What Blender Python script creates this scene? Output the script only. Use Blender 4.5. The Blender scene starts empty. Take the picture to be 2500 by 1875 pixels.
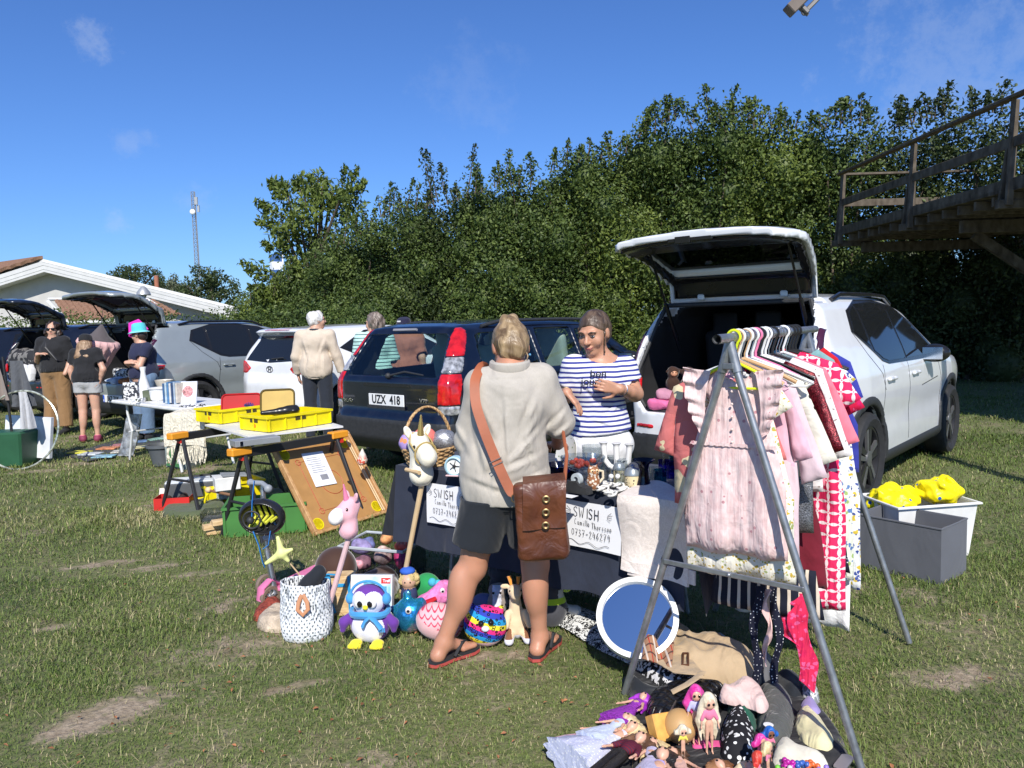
import bpy, math, random
import numpy as np
from mathutils import Vector, Matrix
from mathutils.bvhtree import BVHTree
from mathutils.geometry import delaunay_2d_cdt
R_ = math.radians; PI = math.pi
random.seed(7); rng = np.random.default_rng(11)
C = bpy.context.scene.collection
# ------------------------------------------------------------ camera, sky, sun
CAMH = 1.50; FPX = 1880.0
PIT = math.atan(155.5/FPX); ROL = R_(1.6)
F_ = Vector((0, math.cos(PIT), -math.sin(PIT))); U0 = Vector((0, math.sin(PIT), math.cos(PIT)))
RT = Vector((1,0,0))*math.cos(ROL) - U0*math.sin(ROL); UP = Vector((1,0,0))*math.sin(ROL) + U0*math.cos(ROL)
cam = bpy.data.cameras.new('camera'); camo = bpy.data.objects.new('camera', cam); C.objects.link(camo)
m = Matrix((RT, UP, -F_)).transposed().to_4x4(); m.translation = (0,0,CAMH); camo.matrix_world = m
cam.sensor_width = 36; cam.lens = 36*FPX/2500; cam.clip_end = 3000; cam.clip_start = .05
S = bpy.context.scene; S.camera = camo
S.render.resolution_x = 1024; S.render.resolution_y = 768
def ray(px, py): return F_ + RT*((px-1250)/FPX) + UP*((937.5-py)/FPX)
def G(px, py, z=0.0):
 r = ray(px, py); t = (z-CAMH)/r.z; return Vector((0,0,CAMH)) + r*t
def D(px, py, d):
 r = ray(px, py); return Vector((0,0,CAMH)) + r*(d/r.y)
SAZ = R_(-4); SEL = R_(41)
w = bpy.data.worlds.new('World'); S.world = w; w.use_nodes = True
nt = w.node_tree; nt.nodes.clear()
sky = nt.nodes.new('ShaderNodeTexSky'); sky.sky_type = 'NISHITA'; sky.sun_disc = False
sky.sun_elevation = SEL; sky.sun_rotation = SAZ+PI; sky.air_density = 1.0; sky.dust_density = .35; sky.ozone_density = 3.0
bg = nt.nodes.new('ShaderNodeBackground'); bg.inputs[1].default_value = .106
wo = nt.nodes.new('ShaderNodeOutputWorld')
tc = nt.nodes.new('ShaderNodeTexCoord')
# small wisps of cloud, fixed in the sky's own directions
def wisp(px, py, rad, amt):
 d = ray(px, py).normalized()
 vs = nt.nodes.new('ShaderNodeVectorMath'); vs.operation = 'DISTANCE'; vs.inputs[1].default_value = d
 nz = nt.nodes.new('ShaderNodeTexNoise'); nz.inputs['Scale'].default_value = 26; nz.inputs['Detail'].default_value = 9; nz.inputs['Roughness'].default_value = .7
 nt.links.new(tc.outputs['Generated'], nz.inputs['Vector'])
 ad = nt.nodes.new('ShaderNodeVectorMath'); ad.operation = 'MULTIPLY_ADD'
 nt.links.new(nz.outputs['Color'], ad.inputs[0]); ad.inputs[1].default_value = (rad*3.2,)*3; nt.links.new(tc.outputs['Generated'], ad.inputs[2])
 sb = nt.nodes.new('ShaderNodeVectorMath'); sb.operation = 'SUBTRACT'; nt.links.new(ad.outputs[0], sb.inputs[0]); sb.inputs[1].default_value = (rad*1.6,)*3
 nt.links.new(sb.outputs[0], vs.inputs[0])
 mr = nt.nodes.new('ShaderNodeMapRange'); mr.interpolation_type = 'SMOOTHSTEP'
 nt.links.new(vs.outputs['Value'], mr.inputs[0]); mr.inputs[1].default_value = rad; mr.inputs[2].default_value = rad*.1
 mr.inputs[3].default_value = 0; mr.inputs[4].default_value = amt
 return mr.outputs[0]
ws = [wisp(225,95,.024,.24), wisp(315,345,.024,.16), wisp(285,545,.018,.2), wisp(480,490,.026,.12), wisp(2340,190,.14,.16), wisp(1150,215,.07,.07)]
acc = ws[0]
for s_ in ws[1:]:
 a_ = nt.nodes.new('ShaderNodeMath'); a_.operation = 'MAXIMUM'; nt.links.new(acc, a_.inputs[0]); nt.links.new(s_, a_.inputs[1]); acc = a_.outputs[0]
tint = nt.nodes.new('ShaderNodeMix'); tint.data_type = 'RGBA'; tint.blend_type = 'MULTIPLY'; tint.inputs[0].default_value = 1
nt.links.new(sky.outputs[0], tint.inputs[6]); tint.inputs[7].default_value = (.50, .76, 1.22, 1)
cm = nt.nodes.new('ShaderNodeMix'); cm.data_type = 'RGBA'
nt.links.new(acc, cm.inputs[0]); nt.links.new(tint.outputs[2], cm.inputs[6]); cm.inputs[7].default_value = (5.2, 5.9, 7.2, 1)
nt.links.new(cm.outputs[2], bg.inputs[0]); nt.links.new(bg.outputs[0], wo.inputs[0])
sun = bpy.data.lights.new('sun', 'SUN'); sun.energy = 5.0; sun.angle = R_(.5); sun.color = (1, .955, .88)
suno = bpy.data.objects.new('sun', sun); C.objects.link(suno)
Ld = Vector((math.sin(SAZ)*math.cos(SEL), math.cos(SAZ)*math.cos(SEL), -math.sin(SEL)))
suno.rotation_euler = Ld.to_track_quat('-Z', 'Y').to_euler()
S.view_settings.view_transform = 'Standard'; S.view_settings.look = 'None'; S.view_settings.gamma = 1
S.view_settings.exposure = .14
S.render.engine = 'CYCLES'; S.cycles.max_bounces = 8; S.cycles.transparent_max_bounces = 12
# ------------------------------------------------------------ materials
_m = {}
class NB:
 def __init__(s, name):
  s.m = bpy.data.materials.new(name); s.m.use_nodes = True; s.t = s.m.node_tree
  s.b = s.t.nodes['Principled BSDF']; s.c = s.n('ShaderNodeTexCoord')
 def n(s, ty, **k):
  x = s.t.nodes.new(ty)
  for a, b in k.items(): setattr(x, a, b)
  return x
 def l(s, a, b): s.t.links.new(a, b)
 def noise(s, scale, detail=3, vec=None, dist=0):
  x = s.n('ShaderNodeTexNoise'); x.inputs['Scale'].default_value = scale; x.inputs['Detail'].default_value = detail
  x.inputs['Distortion'].default_value = dist; s.l(vec or s.c.outputs['Object'], x.inputs['Vector']); return x.outputs['Fac']
 def vor(s, scale, feature='F1', vec=None, out='Distance', rand=1):
  x = s.n('ShaderNodeTexVoronoi', feature=feature); x.inputs['Scale'].default_value = scale
  x.inputs['Randomness'].default_value = rand; s.l(vec or s.c.outputs['Object'], x.inputs['Vector']); return x.outputs[out]
 def dv(s, amt, scale):
  """object coordinates bent by noise, so printed spots are not round"""
  n = s.n('ShaderNodeTexNoise'); n.inputs['Scale'].default_value = scale; n.inputs['Detail'].default_value = 2; s.l(s.c.outputs['Object'], n.inputs['Vector'])
  v = s.n('ShaderNodeVectorMath', operation='MULTIPLY_ADD'); s.l(n.outputs['Color'], v.inputs[0]); v.inputs[1].default_value = (amt,)*3; s.l(s.c.outputs['Object'], v.inputs[2]); return v.outputs[0]
 def ramp(s, f, a, b):
  x = s.n('ShaderNodeMapRange'); s.l(f, x.inputs[0]); x.inputs[1].default_value = a; x.inputs[2].default_value = b; return x.outputs[0]
 def math(s, op, a, b=0.0, c=None):
  x = s.n('ShaderNodeMath', operation=op)
  for i, v in enumerate((a, b) if c is None else (a, b, c)):
   if isinstance(v, (int, float)): x.inputs[i].default_value = v
   else: s.l(v, x.inputs[i])
  return x.outputs[0]
 def mix(s, f, a, b):
  x = s.n('ShaderNodeMix', data_type='RGBA')
  for i, v in ((0, f), (6, a), (7, b)):
   if isinstance(v, (int, float)): x.inputs[i].default_value = v
   elif isinstance(v, tuple): x.inputs[i].default_value = v[:3]+(1,)
   else: s.l(v, x.inputs[i])
  return x.outputs[2]
 def xyz(s, src='Object'):
  x = s.n('ShaderNodeSeparateXYZ'); s.l(s.c.outputs[src], x.inputs[0]); return x.outputs
 def vec(s, sx=1, sy=1, sz=1, rot=(0,0,0), src='Object'):
  x = s.n('ShaderNodeMapping'); x.inputs['Scale'].default_value = (sx,sy,sz); x.inputs['Rotation'].default_value = rot
  s.l(s.c.outputs[src], x.inputs[0]); return x.outputs[0]
 def bump(s, f, st, dist=.01):
  x = s.n('ShaderNodeBump'); x.inputs['Strength'].default_value = st; x.inputs['Distance'].default_value = dist
  s.l(f, x.inputs['Height'])
  if s.b.inputs['Normal'].is_linked: s.l(s.b.inputs['Normal'].links[0].from_socket, x.inputs['Normal'])
  s.l(x.outputs[0], s.b.inputs['Normal'])
 def col(s, v):
  if isinstance(v, tuple): s.b.inputs['Base Color'].default_value = v[:3]+(1,)
  else: s.l(v, s.b.inputs['Base Color'])
 def rough(s, v): s.b.inputs['Roughness'].default_value = v
def M(name, col, rough=.6, metal=0, var=.12, vs=6, bump=0, bs=60, bd=.004, coat=0, spec=None, sheen=0):
 """plain material with a little mottling, cached"""
 if name in _m: return _m[name]
 b = NB(name)
 if var:
  d = tuple(max(0, c*(1-var)) for c in col); u = tuple(min(1, c*(1+var)) for c in col)
  b.col(b.mix(b.ramp(b.noise(vs), .3, .7), d, u))
 else: b.col(col)
 b.rough(rough); b.b.inputs['Metallic'].default_value = metal
 if coat: b.b.inputs['Coat Weight'].default_value = coat; b.b.inputs['Coat Roughness'].default_value = .03
 if spec is not None: b.b.inputs['Specular IOR Level'].default_value = spec
 if sheen: b.b.inputs['Sheen Weight'].default_value = sheen; b.b.inputs['Sheen Roughness'].default_value = .4
 if bump: b.bump(b.noise(bs, 4), bump, bd)
 _m[name] = b.m; return b.m
def FAB(name, col, wr=.5, sc=9, weave=300, rough=.85, var=.06):
 """woven cloth: mottled, creased, fine weave"""
 if name in _m: return _m[name]
 b = NB(name); n = b.noise(sc*2, 3)
 c = b.mix(b.ramp(n, .25, .75), tuple(x*(1-var) for x in col), tuple(min(1, x*(1+var)) for x in col))
 w_ = b.noise(weave, 2, b.vec(1, 1, .25)); c = b.mix(b.math('MULTIPLY', b.ramp(w_, .4, .7), var*1.6), c, tuple(x*.55 for x in col))
 b.col(c); b.rough(rough); b.b.inputs['Sheen Weight'].default_value = .15; b.b.inputs['Specular IOR Level'].default_value = .25
 b.bump(b.noise(sc*.7, 2, b.vec(1,1,.55,(.3,.5,.2)), 2.2), wr*.8, .04); b.bump(w_, .25, .001)
 _m[name] = b.m; return b.m
def PAT(name, fn, rough=.85, wr=.35, post=None):
 """fn(b) returns a colour socket"""
 if name in _m: return _m[name]
 b = NB(name); b.col(fn(b)); b.rough(rough); b.b.inputs['Specular IOR Level'].default_value = .25
 if wr: b.bump(b.noise(10, 3, None, 1), wr, .02)
 if post: post(b)
 _m[name] = b.m; return b.m
def PAINT(name, col, metal=0.0, rough=.28, grime=.10):
 if name in _m: return _m[name]
 b = NB(name); z = b.xyz()[2]
 g = b.math('MULTIPLY', b.ramp(b.noise(7, 6), .45, .8), grime*2)
 b.col(b.mix(g, col, tuple(c*.55+.05 for c in col)))
 b.rough(rough); b.b.inputs['Metallic'].default_value = metal
 b.b.inputs['Coat Weight'].default_value = .9; b.b.inputs['Coat Roughness'].default_value = .03
 b.bump(b.noise(2.2, 1), .02, .02)
 _m[name] = b.m; return b.m
def GLASS(name, col=(.9,.95,.95), rough=0.0, dark=0.0, base=.05):
 if name in _m: return _m[name]
 b = NB(name); t = b.t; out = t.nodes['Material Output']
 tr = b.n('ShaderNodeBsdfTransparent'); tr.inputs[0].default_value = tuple(c*(1-dark) for c in col)+(1,)
 gl = b.n('ShaderNodeBsdfGlossy'); gl.inputs['Roughness'].default_value = rough+.01
 ge = b.n('ShaderNodeNewGeometry'); dt = b.n('ShaderNodeVectorMath', operation='DOT_PRODUCT'); b.l(ge.outputs['Normal'], dt.inputs[0]); b.l(ge.outputs['Incoming'], dt.inputs[1])
 sch = b.math('MULTIPLY', b.math('POWER', b.math('SUBTRACT', 1.0, b.math('ABSOLUTE', dt.outputs['Value'])), 5), .9)
 mx = b.n('ShaderNodeMixShader'); f = b.math('ADD', sch, base)
 b.l(f, mx.inputs[0]); b.l(tr.outputs[0], mx.inputs[1]); b.l(gl.outputs[0], mx.inputs[2]); b.l(mx.outputs[0], out.inputs[0])
 _m[name] = b.m; return b.m
# ------------------------------------------------------------ objects
def tag(o, label=None, cat=None, group=None, kind=None):
 if label: o['label'] = label
 if cat: o['category'] = cat
 if group: o['group'] = group
 if kind: o['kind'] = kind
 return o
def thing(name, label, cat, loc=(0,0,0), rz=0.0, group=None, rot=None):
 o = bpy.data.objects.new(name, None); C.objects.link(o); o.empty_display_size = .1
 o.location = loc; o.rotation_euler = rot if rot else (0,0,rz)
 return tag(o, label, cat, group)
def link(name, me, mat=None, parent=None, loc=None, rot=None):
 o = bpy.data.objects.new(name, me); C.objects.link(o)
 if mat is not None:
  for x in (mat if isinstance(mat, (list, tuple)) else [mat]): me.materials.append(x)
 if parent is not None: o.parent = parent
 if loc is not None: o.location = loc
 if rot is not None: o.rotation_euler = rot
 return o
def npmesh(name, V, Fq, smooth=True, mi=None, sharp=None):
 """mesh from numpy verts and (n,3|4) faces"""
 V = np.asarray(V, np.float32); Fq = np.asarray(Fq, np.int32); n, k = Fq.shape
 me = bpy.data.meshes.new(name); me.vertices.add(len(V)); me.vertices.foreach_set('co', V.ravel())
 me.loops.add(n*k); me.loops.foreach_set('vertex_index', Fq.ravel())
 me.polygons.add(n); me.polygons.foreach_set('loop_start', np.arange(0, n*k, k, dtype=np.int32))
 if mi is not None: me.polygons.foreach_set('material_index', np.asarray(mi, np.int32))
 me.update(calc_edges=True)
 me.polygons.foreach_set('use_smooth', np.full(n, smooth))
 if sharp is not None and smooth: me.set_sharp_from_angle(angle=R_(sharp))
 return me
def rotm(rx=0, ry=0, rz=0): return Matrix.Rotation(rz,3,'Z') @ Matrix.Rotation(ry,3,'Y') @ Matrix.Rotation(rx,3,'X')
class MB:
 """collects simple shapes into one mesh"""
 def __init__(s): s.v = []; s.f = []; s.mi = []; s.m = 0
 def add(s, V, Fc, T=None):
  o = len(s.v)
  for p in V: s.v.append(tuple(T @ Vector(p)) if T is not None else tuple(p))
  for f in Fc: s.f.append(tuple(i+o for i in f)); s.mi.append(s.m)
  return s
 def box(s, c, d, rot=None, bev=0, T=None, taper=1):
  x, y, z = d[0]/2, d[1]/2, d[2]/2; b = min(bev, x*.98, y*.98, z*.98)
  if b <= 0:
   V = [(-x,-y,-z),(x,-y,-z),(x,y,-z),(-x,y,-z)]+[(a*taper, b_*taper, z) for a, b_ in ((-x,-y),(x,-y),(x,y),(-x,y))]
   Fc = [(3,2,1,0),(4,5,6,7),(0,1,5,4),(1,2,6,5),(2,3,7,6),(3,0,4,7)]
  else:
   V = []; Fc = []
   for (sx, sy, sz) in [(a,b2,c2) for a in (-1,1) for b2 in (-1,1) for c2 in (-1,1)]:
    k = taper if sz > 0 else 1
    V += [(sx*x*k, sy*(y-b)*k, sz*(z-b)), (sx*(x-b)*k, sy*y*k, sz*(z-b)), (sx*(x-b)*k, sy*(y-b)*k, sz*z)]
   def vi(a, b2, c2, k): return ((a>0)*4+(b2>0)*2+(c2>0))*3+k
   for k, (u, v_) in enumerate(((1,2),(0,2),(0,1))):
    for sg in (-1, 1):
     q = []
     for a, b2 in ((-1,-1),(1,-1),(1,1),(-1,1)):
      t = [0,0,0]; t[k] = sg; t[u] = a; t[v_] = b2; q.append(vi(*t, k))
     if (sg > 0) == (k == 1): q.reverse()
     Fc.append(tuple(q))
   for k in range(3):
    u, v_ = [(1,2),(0,2),(0,1)][k]
    for a in (-1,1):
     for b2 in (-1,1):
      t0 = [0,0,0]; t0[u] = a; t0[v_] = b2; t1 = list(t0); t0[k] = -1; t1[k] = 1
      q = [vi(*t0,u), vi(*t1,u), vi(*t1,v_), vi(*t0,v_)]
      if (a*b2 > 0) != (k == 1): q.reverse()
      Fc.append(tuple(q))
   for a in (-1,1):
    for b2 in (-1,1):
     for c2 in (-1,1):
      q = [vi(a,b2,c2,0), vi(a,b2,c2,1), vi(a,b2,c2,2)]
      if a*b2*c2 < 0: q.reverse()
      Fc.append(tuple(q))
  Mx = Matrix.Translation(Vector(c)) @ (rotm(*rot).to_4x4() if rot else Matrix.Identity(4))
  if T is not None: Mx = T @ Mx
  return s.add(V, Fc, Mx)
 def tube(s, pts, r, n=10, closed=False, cap=True, flat=1.0, up=None):
  P = [Vector(p) for p in pts]; N = len(P); rr = r if isinstance(r, (list, tuple)) else [r]*N
  V = []; prev = None
  for i in range(N):
   a = P[(i-1) % N] if (closed or i > 0) else P[i]; b = P[(i+1) % N] if (closed or i < N-1) else P[i]
   t = (b-a).normalized() if (b-a).length > 1e-9 else Vector((0,0,1))
   if prev is None:
    u = Vector(up) if up is not None else (Vector((0,0,1)) if abs(t.z) < .9 else Vector((1,0,0)))
   else: u = prev
   u = (u - t*u.dot(t)).normalized(); v = t.cross(u); prev = u
   for k in range(n):
    a_ = 2*PI*k/n; V.append(P[i] + u*(math.cos(a_)*rr[i]*flat) + v*(math.sin(a_)*rr[i]))
  Fc = []
  for i in range(N if closed else N-1):
   j = (i+1) % N
   for k in range(n): k2 = (k+1) % n; Fc.append((i*n+k, i*n+k2, j*n+k2, j*n+k))
  if cap and not closed:
   Fc.append(tuple(range(n-1, -1, -1))); Fc.append(tuple(range((N-1)*n, N*n)))
  return s.add(V, Fc)
 def lathe(s, prof, n=24, T=None, closed=False, ax=(1,1), wob=None):
  V = []; N = len(prof)
  for i, (r, z) in enumerate(prof):
   for k in range(n):
    a = 2*PI*k/n; q = r*(wob(i, a) if wob else 1); V.append((math.cos(a)*q*ax[0], math.sin(a)*q*ax[1], z))
  Fc = []
  for i in range(N if closed else N-1):
   j = (i+1) % N
   for k in range(n): k2 = (k+1) % n; Fc.append((i*n+k, i*n+k2, j*n+k2, j*n+k))
  if not closed:
   if prof[0][0] > 1e-6: Fc.append(tuple(range(n-1, -1, -1)))
   if prof[-1][0] > 1e-6: Fc.append(tuple(range((N-1)*n, N*n)))
  return s.add(V, Fc, T)
 def ball(s, c, r, n=12, rot=None):
  r = r if isinstance(r, (tuple, list)) else (r,r,r)
  T = Matrix.Translation(Vector(c)) @ (rotm(*rot).to_4x4() if rot else Matrix.Identity(4)) @ Matrix.Diagonal((*r,1))
  pr = [(max(1e-4, math.sin(PI*i/n)), -math.cos(PI*i/n)) for i in range(n+1)]
  return s.lathe(pr, n+4, T)
 def poly(s, pts, th, T=None):
  """extruded flat polygon (xy) of thickness th along z"""
  n = len(pts); V = [(x,y,0) for x,y in pts]+[(x,y,th) for x,y in pts]
  Fc = [tuple(range(n-1,-1,-1)), tuple(range(n,2*n))]+[(i,(i+1)%n,(i+1)%n+n,i+n) for i in range(n)]
  return s.add(V, Fc, T)
 def sheet(s, fn, nu, nv, th=0.0, closed=False):
  """fn(u,v)->point; th gives it thickness"""
  V = [Vector(fn(i/nu, j/nv)) for j in range(nv+1) for i in range(nu+1)]; W = nu+1
  Fc = [(j*W+i, j*W+i+1, (j+1)*W+i+1, (j+1)*W+i) for j in range(nv) for i in range(nu)]
  if th:
   N = [Vector() for _ in V]
   for f in Fc:
    n = (V[f[2]]-V[f[0]]).cross(V[f[3]]-V[f[1]])
    for i in f: N[i] += n
   V2 = [v - n.normalized()*th if n.length > 0 else v for v, n in zip(V, N)]; k = len(V)
   F2 = [tuple(x+k for x in reversed(f)) for f in Fc]
   bd = [i for i in range(nu+1)]+[j*W+nu for j in range(1,nv+1)]+[nv*W+i for i in range(nu-1,-1,-1)]+[j*W for j in range(nv-1,0,-1)]
   F3 = [(bd[(i+1)%len(bd)], bd[i], bd[i]+k, bd[(i+1)%len(bd)]+k) for i in range(len(bd))]
   V = V+V2; Fc = Fc+F2+F3
  return s.add(V, Fc)
 def build(s, name, mat, parent=None, smooth=30, loc=None, rot=None):
  me = bpy.data.meshes.new(name); me.from_pydata([tuple(v) for v in s.v], [], s.f); me.update()
  if isinstance(mat, (list, tuple)): me.polygons.foreach_set('material_index', s.mi)
  if smooth:
   me.polygons.foreach_set('use_smooth', [True]*len(me.polygons)); me.set_sharp_from_angle(angle=R_(smooth))
  return link(name, me, mat, parent, loc, rot)
# ------------------------------------------------------------ signed distance sculpting
def _smin(a, b, k):
 if k <= 0: return np.minimum(a, b)
 h = np.clip(.5+.5*(b-a)/k, 0, 1); return b*(1-h)+a*h-k*h*(1-h)
class SDF:
 def __init__(s, lo, hi, h):
  s.lo = np.array(lo, float); s.h = h
  s.n = np.ceil((np.array(hi, float)-s.lo)/h).astype(int)+1
  s.d = np.full(s.n, 5., np.float32)
  s.ax = [(s.lo[i]+h*np.arange(s.n[i])).astype(np.float32) for i in range(3)]
 def sl(s, lo, hi):
  r = []
  for i in range(3):
   a = int(max(0, math.floor((lo[i]-s.lo[i])/s.h))); b = int(min(s.n[i], math.ceil((hi[i]-s.lo[i])/s.h)+1))
   if b <= a: return None
   r.append(slice(a, b))
  return tuple(r)
 def xyz(s, q): return s.ax[0][q[0]][:,None,None], s.ax[1][q[1]][None,:,None], s.ax[2][q[2]][None,None,:]
 def put(s, lo, hi, fn, k, op):
  m_ = abs(k)+3*s.h; q = s.sl([x-m_ for x in lo], [x+m_ for x in hi])
  if q is None: return s
  v = fn(*s.xyz(q)); a = s.d[q]
  if op == '+': s.d[q] = _smin(a, v, k)
  elif op == '-': s.d[q] = -_smin(-a, v, k)
  return s
 def cone(s, a, b, ra, rb=None, k=.02, op='+'):
  rb = ra if rb is None else rb; a = np.array(a, float); b = np.array(b, float); r = max(ra, rb); ba = b-a; L = max(1e-9, ba@ba)
  def fn(x, y, z):
   px, py, pz = x-a[0], y-a[1], z-a[2]; t = np.clip((px*ba[0]+py*ba[1]+pz*ba[2])/L, 0, 1)
   return np.sqrt((px-t*ba[0])**2+(py-t*ba[1])**2+(pz-t*ba[2])**2)-(ra+(rb-ra)*t)
  return s.put(np.minimum(a,b)-r, np.maximum(a,b)+r, fn, k, op)
 def chain(s, pts, rr, k=.02, op='+'):
  for i in range(len(pts)-1): s.cone(pts[i], pts[i+1], rr[i], rr[i+1], k, op)
  return s
 def ell(s, c, r, k=.02, rot=None, op='+'):
  c = np.array(c, float); r = np.array(r if hasattr(r, '__len__') else (r,r,r), float); R = np.array(rotm(*rot)) if rot else np.eye(3); m_ = max(r)
  def fn(x, y, z):
   px, py, pz = x-c[0], y-c[1], z-c[2]
   q = [R[0,i]*px+R[1,i]*py+R[2,i]*pz for i in range(3)]
   k0 = np.sqrt(sum((q[i]/r[i])**2 for i in range(3))); k1 = np.sqrt(sum((q[i]/r[i]**2)**2 for i in range(3)))+1e-6
   return k0*(k0-1)/k1
  e = r if rot is None else m_
  return s.put(c-e, c+e, fn, k, op)
 def box(s, c, r, rd=.005, k=.0, rot=None, op='+'):
  c = np.array(c, float); r = np.array(r, float); R = np.array(rotm(*rot)) if rot else np.eye(3); m_ = np.linalg.norm(r)
  def fn(x, y, z):
   px, py, pz = x-c[0], y-c[1], z-c[2]
   q = [np.abs(R[0,i]*px+R[1,i]*py+R[2,i]*pz)-r[i]+rd for i in range(3)]
   o = np.sqrt(sum(np.maximum(t, 0)**2 for t in q)); return o+np.minimum(np.maximum(np.maximum(q[0], q[1]), q[2]), 0)-rd
  e = r if rot is None else m_
  return s.put(c-e, c+e, fn, k, op)
 def plane(s, p, n, k=0.0):
  """keep the side that n points away from"""
  n = Vector(n).normalized(); o = Vector(p).dot(n); q = (slice(None),)*3; x, y, z = s.xyz(q)
  s.d = -_smin(-s.d, -(x*n.x+y*n.y+z*n.z-o), k); return s
 def wrinkle(s, amp, fr=14, seed=0, dirs=None, n=5, zs=1.0):
  g = np.random.default_rng(seed); x, y, z = s.xyz((slice(None),)*3); acc = 0
  wx = .04*np.sin(7*y+3*z+seed); wz = .04*np.sin(6*x+5*y+2*seed)
  for i in range(n):
   k = g.normal(size=3); k /= np.linalg.norm(k); k *= fr*(1+.7*i)
   acc = acc+np.sin(k[0]*(x+wz)+k[1]*y+k[2]*(z+wx)*zs+g.uniform(0, 6))/(1+.8*i)
  s.d = (s.d+amp*acc).astype(np.float32); return s
 def mesh(s, name='m', mif=None, smooth=True):
  d = s.d.copy()
  for i in range(3):
   q = [slice(None)]*3; q[i] = 0; d[tuple(q)] = np.maximum(d[tuple(q)], s.h); q[i] = -1; d[tuple(q)] = np.maximum(d[tuple(q)], s.h)
  ins = d < 0; cs = ins[:-1,:-1,:-1].astype(np.int8); nx = 0
  for a in (0,1):
   for b in (0,1):
    for c in (0,1):
     if a+b+c: nx = nx + ins[a:ins.shape[0]-1+a, b:ins.shape[1]-1+b, c:ins.shape[2]-1+c].astype(np.int8)
  cs = cs+nx; act = (cs > 0) & (cs < 8); ii = np.argwhere(act); N = len(ii)
  cv = {}
  for a in (0,1):
   for b in (0,1):
    for c in (0,1): cv[a,b,c] = d[ii[:,0]+a, ii[:,1]+b, ii[:,2]+c]
  P = np.zeros((N,3)); K = np.zeros(N)
  for a in (0,1):
   for b in (0,1):
    for ax in range(3):
     o = [0,0,0]; u = [i for i in range(3) if i != ax]; o[u[0]] = a; o[u[1]] = b; e = list(o); e[ax] = 1
     v0, v1 = cv[tuple(o)], cv[tuple(e)]; x = (v0 < 0) != (v1 < 0); t = np.where(x, v0/np.where(x, v0-v1, 1), 0)
     p = np.tile(np.array(o, float), (N,1)); p[:,ax] = t; P += p*x[:,None]; K += x
  P = (ii+P/K[:,None])*s.h+s.lo
  idx = np.full(act.shape, -1, np.int64); idx[tuple(ii.T)] = np.arange(N)
  Fq = []
  for ax in range(3):
   A = [slice(None)]*3; B = [slice(None)]*3; A[ax] = slice(0, -1); B[ax] = slice(1, None)
   x = ins[tuple(A)] != ins[tuple(B)]; e = np.argwhere(x); u, v = [(1,2),(2,0),(0,1)][ax]
   ok = (e[:,u] > 0) & (e[:,v] > 0) & (e[:,u] < d.shape[u]-1) & (e[:,v] < d.shape[v]-1); e = e[ok]
   fl = ins[tuple(e.T)]; q = []
   for (a, b) in ((0,0),(1,0),(1,1),(0,1)):
    f = e.copy(); f[:,u] -= 1-a; f[:,v] -= 1-b; q.append(idx[tuple(f.T)])
   q = np.stack(q, 1); q[~fl] = q[~fl][:, ::-1]; Fq.append(q)
  Fq = np.concatenate(Fq); Fq = Fq[(Fq >= 0).all(1)]
  mi = mif(P[Fq].mean(1)) if mif else None
  return npmesh(name, P, Fq, smooth, mi)
 def build(s, name, mat, parent=None, mif=None, loc=None, rot=None, sharp=None):
  me = s.mesh(name, mif)
  if sharp: me.set_sharp_from_angle(angle=R_(sharp))
  return link(name, me, mat, parent, loc, rot)
def fbm(x, y, sc, seed=0, n=5):
 g = np.random.default_rng(seed); a = 0; t = 0
 for i in range(n):
  for j in range(3):
   th = g.uniform(0, 2*PI); k = sc*(1.9**i)*g.uniform(.7, 1.3); p = g.uniform(0, 6.28)
   a = a+np.sin(k*(x*math.cos(th)+y*math.sin(th))+p+1.3*np.sin(.6*k*(y*math.cos(th)-x*math.sin(th))+p*2))*(.62**i); t += .62**i*.7
 return a/t
# ------------------------------------------------------------ ground and grass
patch = G(265,1740);
DIRT = [(patch.x,patch.y,.34,.20,.5), (G(470,1400).x,G(470,1400).y,.30,.10,.3), (G(370,1385).x,G(370,1385).y,.3,.1,.35), (G(130,1530).x,G(130,1530).y,.14,.07,.2),
 (G(245,1375).x,G(245,1375).y,.35,.08,.3),(G(580,1580).x,G(580,1580).y,.22,.07,.3),(G(190,1130).x,G(190,1130).y,.5,.2,.2),(G(1200,1600).x,G(1200,1600).y,.3,.06,.2),(G(2350,1650).x,G(2350,1650).y,.35,.12,.2),
 (G(90,1150).x,G(90,1150).y,.4,.15,.1),(G(700,1680).x,G(700,1680).y,.25,.05,.5)]
def dirt_at(x, y):
 m = np.clip((fbm(x, y, 2.6, 3)-.28)*1.3+.25*(fbm(x,y,14,31,3)), 0, .8)
 m = np.maximum(m, np.clip(fbm(x, y, 6, 44, 4)+.15, 0, .7)*np.exp(-((x+.35)/.9)**2-((y-2.75)/.55)**2))
 wob = .25*fbm(x, y, 9, 5, 3)+.12*fbm(x, y, 30, 8, 2)
 for cx, cy, a, b, th in DIRT:
  u = (x-cx)*math.cos(th)+(y-cy)*math.sin(th); v = -(x-cx)*math.sin(th)+(y-cy)*math.cos(th)
  k = .9 if (cx, cy) == (patch.x, patch.y) else .62
  m = np.maximum(m, np.clip((1.05-np.sqrt((u/a)**2+(v/b)**2)+wob*1.5)*1.5, 0, 1)*(1.0 if k > .8 else .8))
 return np.clip(m, 0, 1)
def dry_at(x, y): return np.clip(.42+.42*fbm(x, y, 1.1, 17, 4)+.18*(x < -2.2)-.06*(x > .2)+.1*np.clip(2.4-np.abs(y-2.6),0,1), 0, 1)
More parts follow.
